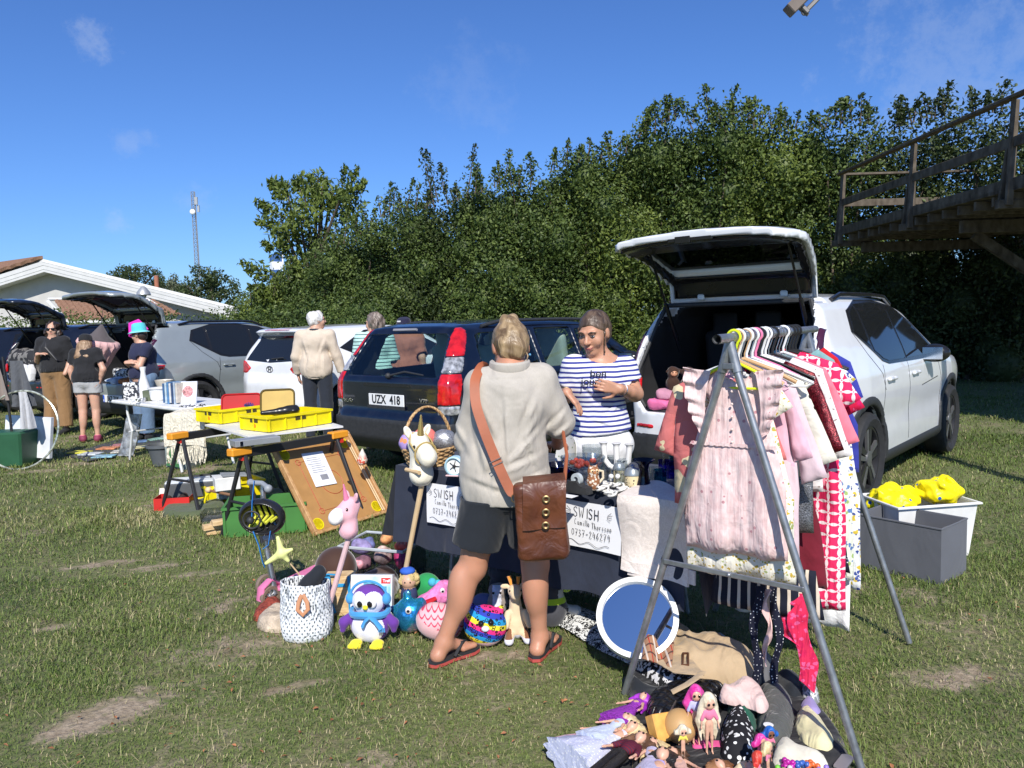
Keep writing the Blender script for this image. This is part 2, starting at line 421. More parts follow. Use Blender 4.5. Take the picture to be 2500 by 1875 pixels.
def ground():
 xs = np.concatenate([-np.geomspace(300, 14.5, 14), np.linspace(-14, 12, 330), np.geomspace(12.5, 300, 14)])
 ys = np.concatenate([-np.geomspace(200, 2.2, 10), np.linspace(-2, 16, 260), np.geomspace(16.5, 900, 16)])
 X, Y = np.meshgrid(xs, ys); near = (np.abs(X) < 14) & (Y > -2) & (Y < 16)
 Z = np.where(near, .012*fbm(X, Y, 1.4, 2, 4)+.004*fbm(X, Y, 14, 4, 3), 0) - .006
 V = np.stack([X, Y, Z], -1).reshape(-1, 3); nx = len(xs); ny = len(ys)
 i = np.arange(nx-1)[None,:]+np.arange(ny-1)[:,None]*nx; Fq = np.stack([i, i+1, i+nx+1, i+nx], -1).reshape(-1, 4)
 me = npmesh('ground', V, Fq)
 a = me.attributes.new('dirt', 'FLOAT', 'POINT'); a.data.foreach_set('value', dirt_at(X, Y).ravel().astype(np.float32))
 b = NB('turf_soil'); at = b.n('ShaderNodeAttribute', attribute_name='dirt')
 n1 = b.noise(1.3, 6); n2 = b.noise(34, 6); n3 = b.noise(160, 3); n4 = b.noise(5, 5)
 g = b.mix(b.ramp(n1, .35, .65), (.095,.125,.034), (.145,.170,.050)); g = b.mix(b.ramp(n2, .45, .7), g, (.19,.17,.085)); g = b.mix(b.ramp(n3, .55, .7), g, (.05,.055,.022))
 g = b.mix(b.math('MULTIPLY', b.ramp(n4, .55, .72), .55), g, (.24,.185,.115))
 s_ = b.mix(b.ramp(n2, .3, .7), (.25,.19,.125), (.40,.32,.225)); s_ = b.mix(b.ramp(n3, .60, .68), s_, (.13,.09,.06)); s_ = b.mix(b.ramp(n4, .5, .7), s_, (.20,.16,.09))
 f = b.ramp(b.math('ADD', at.outputs['Fac'], b.math('MULTIPLY', b.math('SUBTRACT', b.noise(16, 8), .5), 1.9)), .25, .80)
 b.col(b.mix(f, g, s_)); b.rough(.95); b.bump(n2, .5, .03); b.bump(n3, .5, .006)
 tag(link('ground', me, b.m), kind='structure')
ground()
def blades(name, x, y, L, wd, lean, colr, mats):
 """bent grass blades: arrays per blade -> one mesh of 2-segment blades"""
 n = len(x); a = rng.uniform(0, 2*PI, n); d = np.stack([np.cos(a), np.sin(a), 0*a], 1); s = np.stack([-d[:,1], d[:,0], 0*a], 1)
 z0 = .010*np.ones(n)-.012; base = np.stack([x, y, z0], 1); up = np.array([0,0,1.])
 k = lean[:,None]; L = L[:,None]; wd = wd[:,None]
 m1 = base+up*L*.55*(1-.25*k)+d*L*.30*k; tip = base+up*L*(1-.62*k)+d*L*.85*k
 V = np.stack([base-s*wd, base+s*wd, m1+s*wd*.8, m1-s*wd*.8, tip], 1).reshape(-1, 3)
 o = np.arange(n)[:,None]*5; F3 = np.concatenate([o+[0,1,2], o+[0,2,3], o+[3,2,4]])
 me = npmesh(name, V, F3, True)
 at = me.attributes.new('tone', 'FLOAT', 'POINT'); at.data.foreach_set('value', np.repeat(colr, 5).astype(np.float32))
 return link(name, me, mats)
def grassmat():
 b = NB('grass_blade'); at = b.n('ShaderNodeAttribute', attribute_name='tone')
 r = b.n('ShaderNodeValToRGB'); e = r.color_ramp.elements; e[0].position = 0; e[0].color = (.040,.072,.014,1); e[1].position = 1; e[1].color = (.52,.44,.25,1)
 for p, c in ((.25,(.095,.145,.026)),(.48,(.155,.205,.045)),(.66,(.25,.25,.095)),(.84,(.44,.37,.20))):
  q = e.new(p); q.color = c+(1,)
 b.l(at.outputs['Fac'], r.inputs[0]); b.col(r.outputs[0]); b.rough(.55); b.b.inputs['Specular IOR Level'].default_value = .3
 b.b.inputs['Subsurface Weight'].default_value = 0; return b.m
GM = grassmat()
def grass():
 xs = []; ys = []
 # density falls off with distance so the blades keep about the same size on screen
 for (d0, d1, dens) in ((1.9,3.2,13000),(3.2,4.6,8000),(4.6,6.5,3300),(6.5,9,1900),(9,13,800),(13,19,330)):
  w0 = -.80*d1-.4; w1 = .80*d1+.4; n = int((w1-w0)*(d1-d0)*dens)
  xs.append(rng.uniform(w0, w1, n)); ys.append(rng.uniform(d0, d1, n))
 x = np.concatenate(xs); y = np.concatenate(ys); ok = np.abs(x) < .78*y+.5; x = x[ok]; y = y[ok]
 dm = dirt_at(x, y); dr = dry_at(x, y); keep = (rng.uniform(0, 1, len(x)) > dm*1.1-.05) & (rng.uniform(0, 1, len(x)) < .55+.45*np.clip(.5+.8*fbm(x, y, 5, 21, 4), 0, 1)); x = x[keep]; y = y[keep]; dr = dr[keep]
 n = len(x); sc = np.clip(y/3.6, .8, 3.2)
 L = rng.uniform(.020, .055, n)*(.8+.5*np.clip(fbm(x, y, 2.5, 9, 3), -.6, 1))*np.clip(sc, .8, 1.7)
 tone = np.clip(.38+.24*fbm(x, y, 1.6, 12, 4)+.10*fbm(x, y, 7, 13, 3)+rng.normal(0, .13, n)+(rng.uniform(0, 1, n) < .03+.13*dr**1.5)*.42+.24*(dr-.45), 0, 1)
 tag(blades('grass', x, y, L, .0012*sc+.0004, rng.uniform(.45, 1.3, n), tone, GM), 'short trodden green grass of the field mixed with dry straw', 'grass', kind='stuff')
 # long bleached straws lying about
 n = 6500; y = rng.uniform(1.9, 9, n)**1.0; x = rng.uniform(-.78, .78, n)*y; c = rng.uniform(0, 1, n) < dry_at(x, y)**1.2; x = x[c]; y = y[c]; n = len(x)
 tag(blades('dry_straw', x, y, rng.uniform(.03, .11, n), .0007+.0003*y/3, rng.uniform(.95, 1.5, n), rng.uniform(.70, .95, n), GM), 'pale dry straws scattered over the short grass', 'straw', kind='stuff')
 # rusty dead leaves in the foreground
 mb = MB();
 for i in range(260):
  yy = random.uniform(2.3, 4.6); xx = random.gauss(-.1, .16)*yy if i % 3 else random.uniform(-.7, .7)*yy
  T = Matrix.Translation((xx, yy, random.uniform(.008, .02))) @ rotm(random.uniform(-.5,.5), random.uniform(-.5,.5), random.uniform(0,6)).to_4x4(); q = random.uniform(.006, .014)
  mb.add([(-q,0,0),(-q*.2,q*.5,.003),(q,0,0),(-.1*q,-q*.55,.004)], [(0,1,2,3)], T)
 tag(mb.build('dead_leaves', M('dead_leaf', (.30,.12,.05), .8, var=.5, vs=30), smooth=0), 'small rusty dead leaves strewn on the turf', 'leaves', kind='stuff')
grass()
# ------------------------------------------------------------ foliage
def leafmat(name, a, b_, c, spec=.35, rough=.5):
 b = NB(name); g = b.n('ShaderNodeNewGeometry'); r = b.n('ShaderNodeValToRGB'); e = r.color_ramp.elements
 e[0].position = 0; e[0].color = a+(1,); e[1].position = 1; e[1].color = c+(1,); q = e.new(.55); q.color = b_+(1,)
 f = b.math('ADD', b.math('MULTIPLY', g.outputs['Random Per Island'], .65), b.math('MULTIPLY', b.ramp(b.noise(1.5, 4), .35, .65), .45))
 b.l(f, r.inputs[0]); b.col(r.outputs[0]); b.rough(rough); b.b.inputs['Specular IOR Level'].default_value = spec
 o = b.t.nodes['Material Output']; tl = b.n('ShaderNodeBsdfTranslucent'); b.l(b.mix(.5, r.outputs[0], (.10,.16,.02)), tl.inputs[0])
 ms = b.n('ShaderNodeMixShader'); ms.inputs[0].default_value = .22; b.l(b.b.outputs[0], ms.inputs[1]); b.l(tl.outputs[0], ms.inputs[2]); b.l(ms.outputs[0], o.inputs[0])
 return b.m
LM = [leafmat('hedge_leaf', (.026,.048,.012), (.072,.112,.025), (.16,.21,.05)), leafmat('yellow_leaf', (.045,.078,.015), (.115,.158,.030), (.21,.26,.05)),
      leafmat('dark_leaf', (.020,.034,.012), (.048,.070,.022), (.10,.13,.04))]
BARK = M('bark', (.11,.085,.06), .9, var=.3, vs=12, bump=.6, bs=30, bd=.02)
TWIG = M('pale_twig', (.22,.19,.15), .8)
def leafcloud(P, Nn, size, jit=1.25, asp=.55, droop=0):
 n = len(P); N = Nn+rng.normal(0, jit, (n,3)); N /= np.linalg.norm(N, axis=1)[:,None]+1e-9
 t = rng.normal(0, 1, (n,3)); t[:,2] -= droop; t -= N*(t*N).sum(1)[:,None]; t /= np.linalg.norm(t, axis=1)[:,None]+1e-9; s = np.cross(N, t)
 L = (size*rng.uniform(.6, 1.25, n))[:,None]; W_ = L*asp
 V = np.stack([P-t*L*.5, P+s*W_*.5-N*L*.08, P+t*L*.5, P-s*W_*.5-N*L*.08], 1).reshape(-1, 3)
 return V, np.arange(n*4).reshape(-1, 4)
def blobs_pts(B, dens):
 P = []; N = []
 for i, (c, r) in enumerate(B):
  n = int(dens*4*PI*r*r); u = rng.normal(size=(n,3)); u /= np.linalg.norm(u, axis=1)[:,None]; q = np.array(c)+u*(r*rng.uniform(.55, 1.22, n))[:,None]
  ok = np.ones(n, bool)
  for j, (c2, r2) in enumerate(B):
   if j != i and np.linalg.norm(np.array(c)-c2) < r+r2: ok &= np.linalg.norm(q-np.array(c2), axis=1) > r2*.62
  ok &= q[:,2] > .05; P.append(q[ok]); N.append(u[ok])
 return np.concatenate(P), np.concatenate(N)
def shoot(a, b, n, spread=.12):
 a = np.array(a); b = np.array(b); t = rng.uniform(0, 1, n)**.8; p = a+(b-a)*t[:,None]+rng.normal(0, 1, (n,3))*(spread*(1.15-t))[:,None]
 nn = rng.normal(0, 1, (n,3)); nn[:,2] += .6; return p, nn
def tree(name, label, cat, base, B, leaf, dens, mat, trunk_r=.09, shoots=(), group=None, core=True, asp=.55, droop=0, twigs=8, core_top=99):
 """B: blobs in world space; shoots: (from, to, leaves, spread)"""
 base = Vector(base); t = thing(name, label, cat, base, group=group)
 P, N = blobs_pts(B, dens); PP = [P]; NN = [N]
 for sh in shoots:
  p, q = shoot(*sh); PP.append(p); NN.append(q)
 P = np.concatenate(PP)-np.array(base); N = np.concatenate(NN); V, Fq = leafcloud(P, N, leaf, asp=asp, droop=droop)
 link('crown', npmesh('crown', V, Fq, False), mat, t)
 mb = MB(); zt = min(b[0][2] for b in B); top = max(b[0][2] for b in B); cx = sum(b[0][0] for b in B)/len(B)-base.x; cy = sum(b[0][1] for b in B)/len(B)-base.y
 mid = Vector((cx*.5, cy*.5, (zt-base.z)*.8+.3)); mb.tube([(0,0,-.1), mid*.5+Vector((.05,0,0)), mid], [trunk_r, trunk_r*.8, trunk_r*.65], 8)
 for c, r in (random.sample(B, min(twigs, len(B)))):
  e = Vector(c)-base; h = mid.lerp(e, .5)+Vector((random.uniform(-.1,.1), random.uniform(-.1,.1), -.1)); mb.tube([mid, h, e, e+Vector((random.uniform(-.3,.3),random.uniform(-.3,0),r*.9))], [trunk_r*.5, trunk_r*.35, trunk_r*.2, .006], 6)
 for sh in shoots: mb.tube([Vector(sh[0])-base, Vector(sh[1])-base], [.02, .004], 5)
 mb.build('trunk', BARK, t)
 if core:
  k = MB()
  for c, r in B:
   if r > .5 and c[2] < core_top: k.ball(Vector(c)-base+Vector((0,.22*r,-.1*r)), (r*.52, r*.5, r*.6), 7)
  if k.v: k.build('inner_foliage', mat, t)
 return t
# the tall hedge: rows of shrubs whose tops follow the photograph's outline
HL = [(13.5,12.2),(9.6,15.6),(6,17.2),(1,18.6),(-3.2,20.2),(-9.5,25.5)]
def hedge_at(px):
 k = (px-1250)/FPX
 for (x0,y0),(x1,y1) in zip(HL, HL[1:]):
  den = (x1-x0)-k*(y1-y0)
  if abs(den) > 1e-6:
   t = (k*y0-x0)/den
   if 0 <= t <= 1: return x0+(x1-x0)*t, y0+(y1-y0)*t
 return (HL[0] if px > 1900 else HL[-1])
TOP = [(540,770),(600,715),(660,690),(740,610),(800,570),(860,560),(930,490),(1000,470),(1060,470),(1150,440),(1230,410),(1290,420),(1360,370),(1440,350),(1520,340),(1570,290),(1640,250),(1720,262),(1800,250),(1850,265),(1920,285),(2010,275),(2080,255),(2180,275),(2260,250),(2330,240),(2420,235),(2560,230)]
def top_at(px):
 return np.interp(px, [a for a, b in TOP], [b for a, b in TOP])
LAB = ['tall dense hedge shrub directly above the raised white tailgate', 'hedge shrub with loose light twigs against the sky', 'dark hedge shrub behind the wooden platform']
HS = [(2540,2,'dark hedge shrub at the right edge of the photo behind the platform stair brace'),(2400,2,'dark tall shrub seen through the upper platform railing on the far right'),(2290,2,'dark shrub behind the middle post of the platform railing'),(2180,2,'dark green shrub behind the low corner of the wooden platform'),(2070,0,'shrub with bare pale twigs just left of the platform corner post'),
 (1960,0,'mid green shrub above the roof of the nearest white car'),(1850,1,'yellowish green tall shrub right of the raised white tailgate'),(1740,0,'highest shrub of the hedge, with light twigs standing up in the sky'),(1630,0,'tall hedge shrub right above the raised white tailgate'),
 (1520,1,'yellow green hedge shrub above the left end of the raised white tailgate'),(1410,0,'hedge shrub behind the head of the seller in the striped shirt'),(1300,0,'broad hedge shrub right of the shopper with a hair bun'),(1190,0,'hedge shrub above the roof rails of the dark estate car'),(1080,2,'darker hedge shrub with a spike rising from its top'),
 (970,0,'hedge shrub over the dark estate car rear'),(860,0,'hedge shrub right of the white haired man'),(755,0,'hedge shrub behind the white haired man'),(650,1,'low leafy shrub at the left end of the tall hedge')]
SPIKE = {1080:[((1070,470),(1040,365)),((1140,460),(1160,350)),((1060,480),(1030,360)),((1085,450),(1075,400))],1740:[((1730,270),(1722,205)),((1760,280),(1800,208)),((1690,290),(1660,240)),((1780,300),(1830,240))],1520:[((1560,310),(1595,255))],1300:[((1300,410),(1290,375))],
 1190:[((1230,430),(1245,365)),((1160,450),(1165,400))],970:[((950,500),(955,445)),((990,490),(1010,440))],1630:[((1600,300),(1600,245))],1850:[((1840,290),(1842,240)),((1890,290),(1905,262))],2180:[((2100,280),(2105,230)),((2190,280),(2200,235))],2290:[((2300,260),(2320,200))],2400:[((2430,240),(2462,200))],2070:[((2050,290),(2060,240))],860:[((840,570),(850,520))]}
for px, kind, lab in HS:
 x, y = hedge_at(px); z = D(px, top_at(px), y).z; B = []
 hw = 60*y/FPX
 for i in range(34):
  q = px+random.uniform(-75, 75); xx, yy = hedge_at(q); zt = D(q, top_at(q), yy).z; r = random.uniform(.30, .80)
  f = (i/34)**.9; zz = .3+(zt-.3-r*.9)*f+random.uniform(-.1,.1)*(f < .95)
  back = random.uniform(0, 1.0)+.35*f*(1-f)*2; B.append(((xx+back*.35, yy+back*1.3, zz), r))
 sh = []
 for (a, b) in SPIKE.get(px, []): sh.append((tuple(D(a[0], a[1]+25, y)), tuple(D(b[0], b[1], y)), 150, .16))
 for i in range(7):
  q = px+random.uniform(-60, 60); xx, yy = hedge_at(q); p0 = D(q, top_at(q)+40, yy); p1 = D(q+random.uniform(-14,14), top_at(q)-random.uniform(-5,26), yy); sh.append((tuple(p0), tuple(p1), 60, .11))
 if px > 2050: B = [(c_, r_*(.8 if c_[2] > 2.6 else 1)) for c_, r_ in B]
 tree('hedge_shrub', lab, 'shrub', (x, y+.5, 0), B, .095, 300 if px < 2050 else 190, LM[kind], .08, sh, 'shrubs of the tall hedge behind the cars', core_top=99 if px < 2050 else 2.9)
# red-leaved sprig in the hedge and pale twigs at the right
def pts_tree(name, label, px, py, d, spread, n, leaf, mat, grp=None): pass
# walnut-like tree left of the hedge: layered boughs of large drooping leaves
def bough(a, b, n, sp): return (tuple(D(a[0],a[1],24)), tuple(D(b[0],b[1],24)), n, sp)
bl = []
for (px, py, r) in ((740,540,.75),(790,500,.7),(700,560,.6),(830,470,.6),(760,600,.7),(700,470,.55),(850,530,.7),(660,520,.4),(800,580,.7),(720,660,.55),(690,610,.5),(790,440,.5),(745,450,.55)):
 for j in range(3): bl.append((tuple(D(px+random.uniform(-18,18), py+random.uniform(-18,18), 24+random.uniform(-1,1.5))), r*random.uniform(.38,.62)))
bs = [bough((800,560),(872,410),240,.30),(*bough((760,560),(655,440),260,.28),),bough((740,560),(624,490),260,.25),bough((740,590),(628,540),220,.22),bough((760,520),(760,430),200,.3),bough((760,520),(720,440),200,.3),bough((840,520),(890,440),200,.25),
 bough((740,650),(640,590),200,.22),bough((720,690),(585,640),190,.2),bough((700,700),(600,660),130,.18),bough((720,720),(610,700),200,.22),bough((830,500),(842,405),120,.22),bough((700,480),(662,440),100,.2),bough((700,740),(620,715),200,.25)]
tree('broadleaf_tree', 'light green tree with layered drooping boughs left of the tall hedge', 'tree', (D(770,800,24).x, 24, 0), bl, .20, 60, LM[1], .14, bs, core=False, asp=.42, droop=1.2, twigs=14)
# far trees left
def far_tree(name, lab, px, base_d, blobs, mat, leaf, dens):
 B = [(tuple(D(a, b, base_d+random.uniform(-1.5,1.5))), r*base_d/FPX) for a, b, r in blobs]
 return tree(name, lab, 'tree', (D(px,800,base_d).x, base_d, 0), B, leaf, dens, mat, .25, core=True)
def rb(x0, x1, y0, y1, n, r, ridge):
 o = []
 for i in range(n):
  a = random.uniform(x0, x1); t = np.interp(a, [p[0] for p in ridge], [p[1] for p in ridge]); q = random.uniform(r*.55, r*1.2); o.append((a, random.uniform(t+q, max(t+q+4, y1)), q))
 return o
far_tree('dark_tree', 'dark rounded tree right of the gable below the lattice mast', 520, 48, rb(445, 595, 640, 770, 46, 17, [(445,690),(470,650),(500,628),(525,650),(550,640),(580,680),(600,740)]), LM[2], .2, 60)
far_tree('pale_tree', 'pale grey green tree above the roof ridge of the building', 410, 62, rb(372, 450, 660, 720, 24, 14, [(370,690),(420,665),(450,670)]), leafmat('pale_leaf', (.09,.11,.06),(.15,.17,.10),(.22,.24,.15)), .2, 50)
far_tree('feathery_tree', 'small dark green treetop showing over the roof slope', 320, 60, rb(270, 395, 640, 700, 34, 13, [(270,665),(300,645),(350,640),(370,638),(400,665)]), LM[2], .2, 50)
# clipped low hedge in front of the building
def low_hedge():
 B = []; pts = [(-14.5,21.0),(-9,20.2),(-3,17.6)]
 for i in range(130):
  t = i/129*2; k = min(1, int(t)); f = t-k; a, b = pts[k], pts[k+1]; x = a[0]+(b[0]-a[0])*f; y = a[1]+(b[1]-a[1])*f
  B.append(((x+random.uniform(-.1,.1), y+random.uniform(-.2,.3), random.choice([.5,1.0,1.45])+random.uniform(-.1,.22)), random.uniform(.35,.55)))
 tree('clipped_hedge', 'lower green hedge between the parked cars and the white building', 'hedge', (-9, 20.2, 0), B, .085, 150, LM[0], .05, core=True)
 B = []
 for i in range(60):
  x = random.uniform(-18, -11.5); B.append(((x, 19.5+random.uniform(-.2,.3), random.uniform(.3,1.15)), random.uniform(.35,.5)))
 tree('garden_hedge', 'green hedge seen between the open tailgates at the far left', 'hedge', (-14, 19.5, 0), B, .09, 120, LM[1], .05, core=True)
low_hedge()
# ------------------------------------------------------------ building at the left
def building():
 d0 = 30.0; t = thing('house', 'pale rendered house with wide low gable and white bargeboards', 'building', (D(120,800,d0).x, d0, 0))
 ax = t.location.x
 def L(px, py, d=d0): p = D(px, py, d); return Vector((p.x-ax, p.y-d0, p.z))
 wall = M('render_wall', (.50,.49,.47), .9, var=.06, vs=3, bump=.25, bs=40, bd=.01)
 white = M('white_board', (.58,.58,.56), .6, var=.06, vs=4); tile = PAT('roof_tile', lambda b: b.mix(b.ramp(b.noise(30,4),.3,.7),(.17,.085,.05),(.32,.19,.125)), .85, 0)
 ap = L(120,636); e = L(575,752); l_ = L(-520,800)
 mb = MB(); za, ze, zl = ap.z-.25, e.z-.1, max(1.5, ap.z-(ap.x-l_.x)*(ap.z-e.z)/(e.x-ap.x))
 lx = -11.0; zl = ap.z-.25-(0-lx)*(ap.z-e.z)/(e.x-ap.x)
 prof = [(lx,-.1),(e.x-.9,-.1),(e.x-.9,za-(e.x-.9)*(za-ze)/e.x),(0,za),(lx,zl)]
 V = [(x,.7,z) for x,z in prof]+[(x-10.5,12,z) for x,z in prof]; n = len(prof)
 mb.add(V, [tuple(range(n)), tuple(range(2*n-1,n-1,-1))]+[(i+n,(i+1)%n+n,(i+1)%n,i) for i in range(n)]).build('wall', wall, t, 0)
 sl = (ap.z-e.z)/e.x
 for sg, ex in ((1, e.x+.1), (-1, lx-.8)):
  # roof slab with stepped white bargeboards in front
  r = MB(); z1 = ap.z-abs(ex)*sl
  a = Vector((0,-.05,ap.z+.06)); b = Vector((ex,-.05,z1+.06))
  r.sheet(lambda u, v: (a.lerp(b, u)+Vector((-19*v,13*v,(.035 if sg < 0 else 0)*abs(math.sin(u*90))))), 180, 2, .12)
  r.build('roof', white if sg > 0 else tile, t, 0)
  for k, (dz, h, dy) in enumerate(((-.02,.158,-.08),(-.178,.152,-.065),(-.33,.10,-.05))):
   q = MB(); q.add([(0,dy,ap.z+dz),(ex,dy,z1+dz),(ex,dy,z1+dz-h),(0,dy,ap.z+dz-h),(0,dy+.05,ap.z+dz),(ex,dy+.05,z1+dz),(ex,dy+.05,z1+dz-h),(0,dy+.05,ap.z+dz-h)],[(0,1,2,3),(7,6,5,4),(4,5,1,0),(3,2,6,7),(1,5,6,2),(4,0,3,7)]); q.build('bargeboard', white, t, 0)
  q = MB(); q.add([(0,.02,ap.z-.40),(ex,.02,z1-.40),(ex,.68,z1-.40),(0,.68,ap.z-.40)],[(0,1,2,3)]); q.build('soffit', white, t, 0)
 # chimney pipe
 c = L(342,690); MB().tube([(c.x,1.4,c.z-1),(c.x,1.4,c.z+.35)], .085, 10).build('chimney', M('rust_pipe',(.35,.13,.07),.7), t)
 # porch with tiled lean-to roof
 pz = L(125,735,27); pr = L(405,770,27); y0 = -3.0
 tl = L(135,735,27); tr = L(375,735,27); bl_ = L(170,786,25.5); br = L(440,770,25.5)
 q = MB(); q.sheet(lambda u, v: tl.lerp(tr,u).lerp(bl_.lerp(br,u), v)+Vector((0,0,.03*math.sin(u*110)+.02*math.sin(v*40))), 120, 24, .05); q.build('porch_roof', tile, t, 0)
 q = MB(); q.tube([L(118,735,27), L(172,792,25.4)], .07, 4); q.tube([L(118,731,27), L(360,731,27), L(412,764,26)], .06, 4); q.tube([L(172,790,25.4), L(270,786,25.4)], .06, 4); q.build('porch_edge', white, t)
 q = MB(); q.box(L(205,812,26), (1.6,.1,.6)); q.build('porch_wall', M('porch_wood',(.40,.36,.28),.8), t)
 q = MB(); q.tube([L(165,835,25.2), L(165,792,25.2)], .05, 8); q.build('drainpipe', M('red_pipe',(.45,.10,.05),.6), t)
 q = MB(); q.tube([L(100,790,24.6), L(104,768,24.6), L(135,768,24.6), L(146,800,24.6)], .02, 6); q.build('porch_rail', M('iron',(.05,.05,.05),.5,.6), t)
building()
def small_things_far():
 p = D(358,830,22); t = thing('lamp_post', 'grey street lamp with cone shaped hood before the gable', 'lamp', (p.x, p.y, 0))
 z = D(358,700,22).z; MB().tube([(0,0,0),(0,0,z-.12)], [.045,.035], 10).build('post', M('grey_metal',(.42,.43,.43),.45,.5), t)
 MB().lathe([(.02,z+.02),(.06,z),(.17,z-.14),(.195,z-.22),(.19,z-.235),(.05,z-.20)], 20).build('hood', M('grey_metal',(.42,.43,.43),.45,.5), t)
 MB().lathe([(.03,z-.36),(.085,z-.24),(.085,z-.2)], 14).build('lamp_glass', M('milk_glass',(.7,.7,.68),.3), t)
 # lattice mast
 d = 230; p = D(492,800,d); t = thing('lattice_mast', 'tall thin lattice radio mast above the trees', 'mast', (p.x, p.y, 0)); z1 = D(485,468,d).z
 q = MB(); w0, w1 = .75, .55; n = 34
 C4 = [(-1,-.6),(1,-.6),(0,1)]
 def P(k, z): f = z/z1; w_ = w0+(w1-w0)*f; return Vector((C4[k][0]*w_, C4[k][1]*w_, z))
 for k in range(3):
  q.tube([P(k,0), P(k,z1)], .12, 5)
  for i in range(n):
   a, b = z1*i/n, z1*(i+1)/n; q.tube([P(k,a), P((k+1)%3,b)], .06, 4); q.tube([P(k,b), P((k+1)%3,b)], .05, 4)
 q.build('lattice', M('mast_metal',(.28,.29,.30),.6,.3), t)
 zz = D(488,518,d).z; MB().ball((-.2,-1,zz), (.8,.4,.8), 10).build('dish', M('dish_white',(.85,.85,.85),.4), t)
 q = MB(); q.box((.9,-.6,zz+3.2),(.9,.4,2.2)); q.box((1.3,-.2,zz+1),(.6,.4,2)); q.build('antenna', M('antenna_grey',(.33,.35,.37),.6), t)
 # flagpole with blue and white flag
 d = 40; p = D(699,800,d); t = thing('flagpole', 'white flagpole with a blue and white flag behind the light green tree', 'flagpole', (p.x, p.y, 0)); z1 = D(699,612,d).z
 MB().tube([(0,0,0),(0,0,z1)], [.07,.04], 8).build('pole', M('white_paint',(.8,.8,.8),.4), t)
 fm = PAT('flag_cloth', lambda b: b.mix(b.ramp(b.math('ABSOLUTE', b.math('SUBTRACT', b.xyz()[2], z1-.75)), .2, .21), (.8,.82,.85), (.05,.12,.30)), .8, 0)
 MB().sheet(lambda u, v: (-.05-.62*u-.1*v, .12*math.sin(6*u+3*v), z1-.05-1.35*v-.25*u*u), 16, 12, .01).build('flag', fm, t)
small_things_far()
# ------------------------------------------------------------ raised timber platform at the right
def beam(q, a, b, w_, h, up=(0,0,1)):
 a = Vector(a); b = Vector(b); d = (b-a); L = d.length; d.normalize(); s = d.cross(Vector(up)); s = s.normalized() if s.length > 1e-6 else Vector((1,0,0)); u = s.cross(d)
 Mx = Matrix((d, s, u)).transposed().to_4x4(); Mx.translation = (a+b)/2; return q.box((0,0,0), (L,w_,h), None, .006, Mx)
def platform():
 wood = PAT('weathered_timber', lambda b: b.mix(b.ramp(b.noise(9,6,b.vec(1,1,.5)),.3,.75), (.060,.046,.032), (.175,.145,.108)), .9, .4)
 zd = 3.08; x0 = 6.86; x1 = 10.6; y1 = 16.0; y0 = 6.4
 t = thing('timber_platform', 'raised weathered timber platform with railings over the field on the right', 'platform', (x0, y1, 0))
 O = Vector((x0, y1, 0)); L = lambda x, y, z: Vector((x, y, z))-O
 q = MB(); n = 60
 for i in range(n):
  yy = y0+(y1-y0)*(i+.5)/n; q.box(L((x0+x1)/2, yy, zd), (x1-x0+.1, (y1-y0)/n-.034, .045))
 q.build('deck', wood, t, 0)
 for yy in np.arange(y0, y1, .42): q = MB(); beam(q, L(x0-.015,yy,zd-.11), L(x1,yy,zd-.11), .05, .14); q.build('joist', wood, t, 0)
 for i, yy in enumerate((y1-.15, 12.4, 8.8)): q = MB(); beam(q, L(x0+.35,yy,zd-.30), L(x1,yy,zd-.30), .12, .2); q.build('cross_beam', wood, t, 0)
 for (x, y) in ((x1-.1,y1-.2),(x1-.1,12.4),(x1-.1,8.8),(9.3,12.4)): q = MB(); beam(q, L(x,y,0), L(x,y,zd-.4), .16, .16, (0,1,0)); q.build('support_post', wood, t, 0)
 q = MB(); beam(q, L(7.9,13.2,zd-.35), L(10.2,12.6,.9), .14, .16); q.build('brace', wood, t, 0)
 q = MB(); beam(q, L(7.6,11,zd-.4), L(10.4,10.4,.3), .14, .16); q.build('brace', wood, t, 0)
 # railing along the left edge, posts slightly splayed
 H = 1.18
 ys = [y1-.05, 13.2, 10.6]
 for y in ys:
  q = MB(); beam(q, L(x0-.09,y-.06,zd-.22), L(x0-.01,y-.02,zd+H), .10, .045, (0,1,0)); q.build('rail_post', wood, t, 0)
  q = MB(); beam(q, L(x0-.09,y+.12,zd-.24), L(x0-.04,y+.03,zd+.55), .10, .045, (0,1,0)); q.build('rail_post', wood, t, 0)
  q = MB(); beam(q, L(x0-.22,y,zd-.2), L(x0+.6,y,zd-.2), .09, .12); q.build('rail_bracket', wood, t, 0)
 for z, h in ((zd+H+.02,.045),(zd+.62,.14),(zd+.06,.17)):
  q = MB(); beam(q, L(x0-.03-(.04 if h<.1 else 0),y0-.5,z), L(x0-.03-(.04 if h<.1 else 0),y1,z), .12 if h<.1 else .04, h); q.build('rail', wood, t, 0)
 for z, h in ((zd+H+.02,.045),(zd+.62,.14)):
  q = MB(); beam(q, L(x0,y1+.02,z), L(x1,y1+.02,z), .10 if h<.1 else .04, h); q.build('rail', wood, t, 0)
 for x in (8.3, 9.6, x1-.05): q = MB(); beam(q, L(x,y1,zd-.2), L(x,y1,zd+H), .10, .05, (0,1,0)); q.build('rail_post', wood, t, 0)
platform()
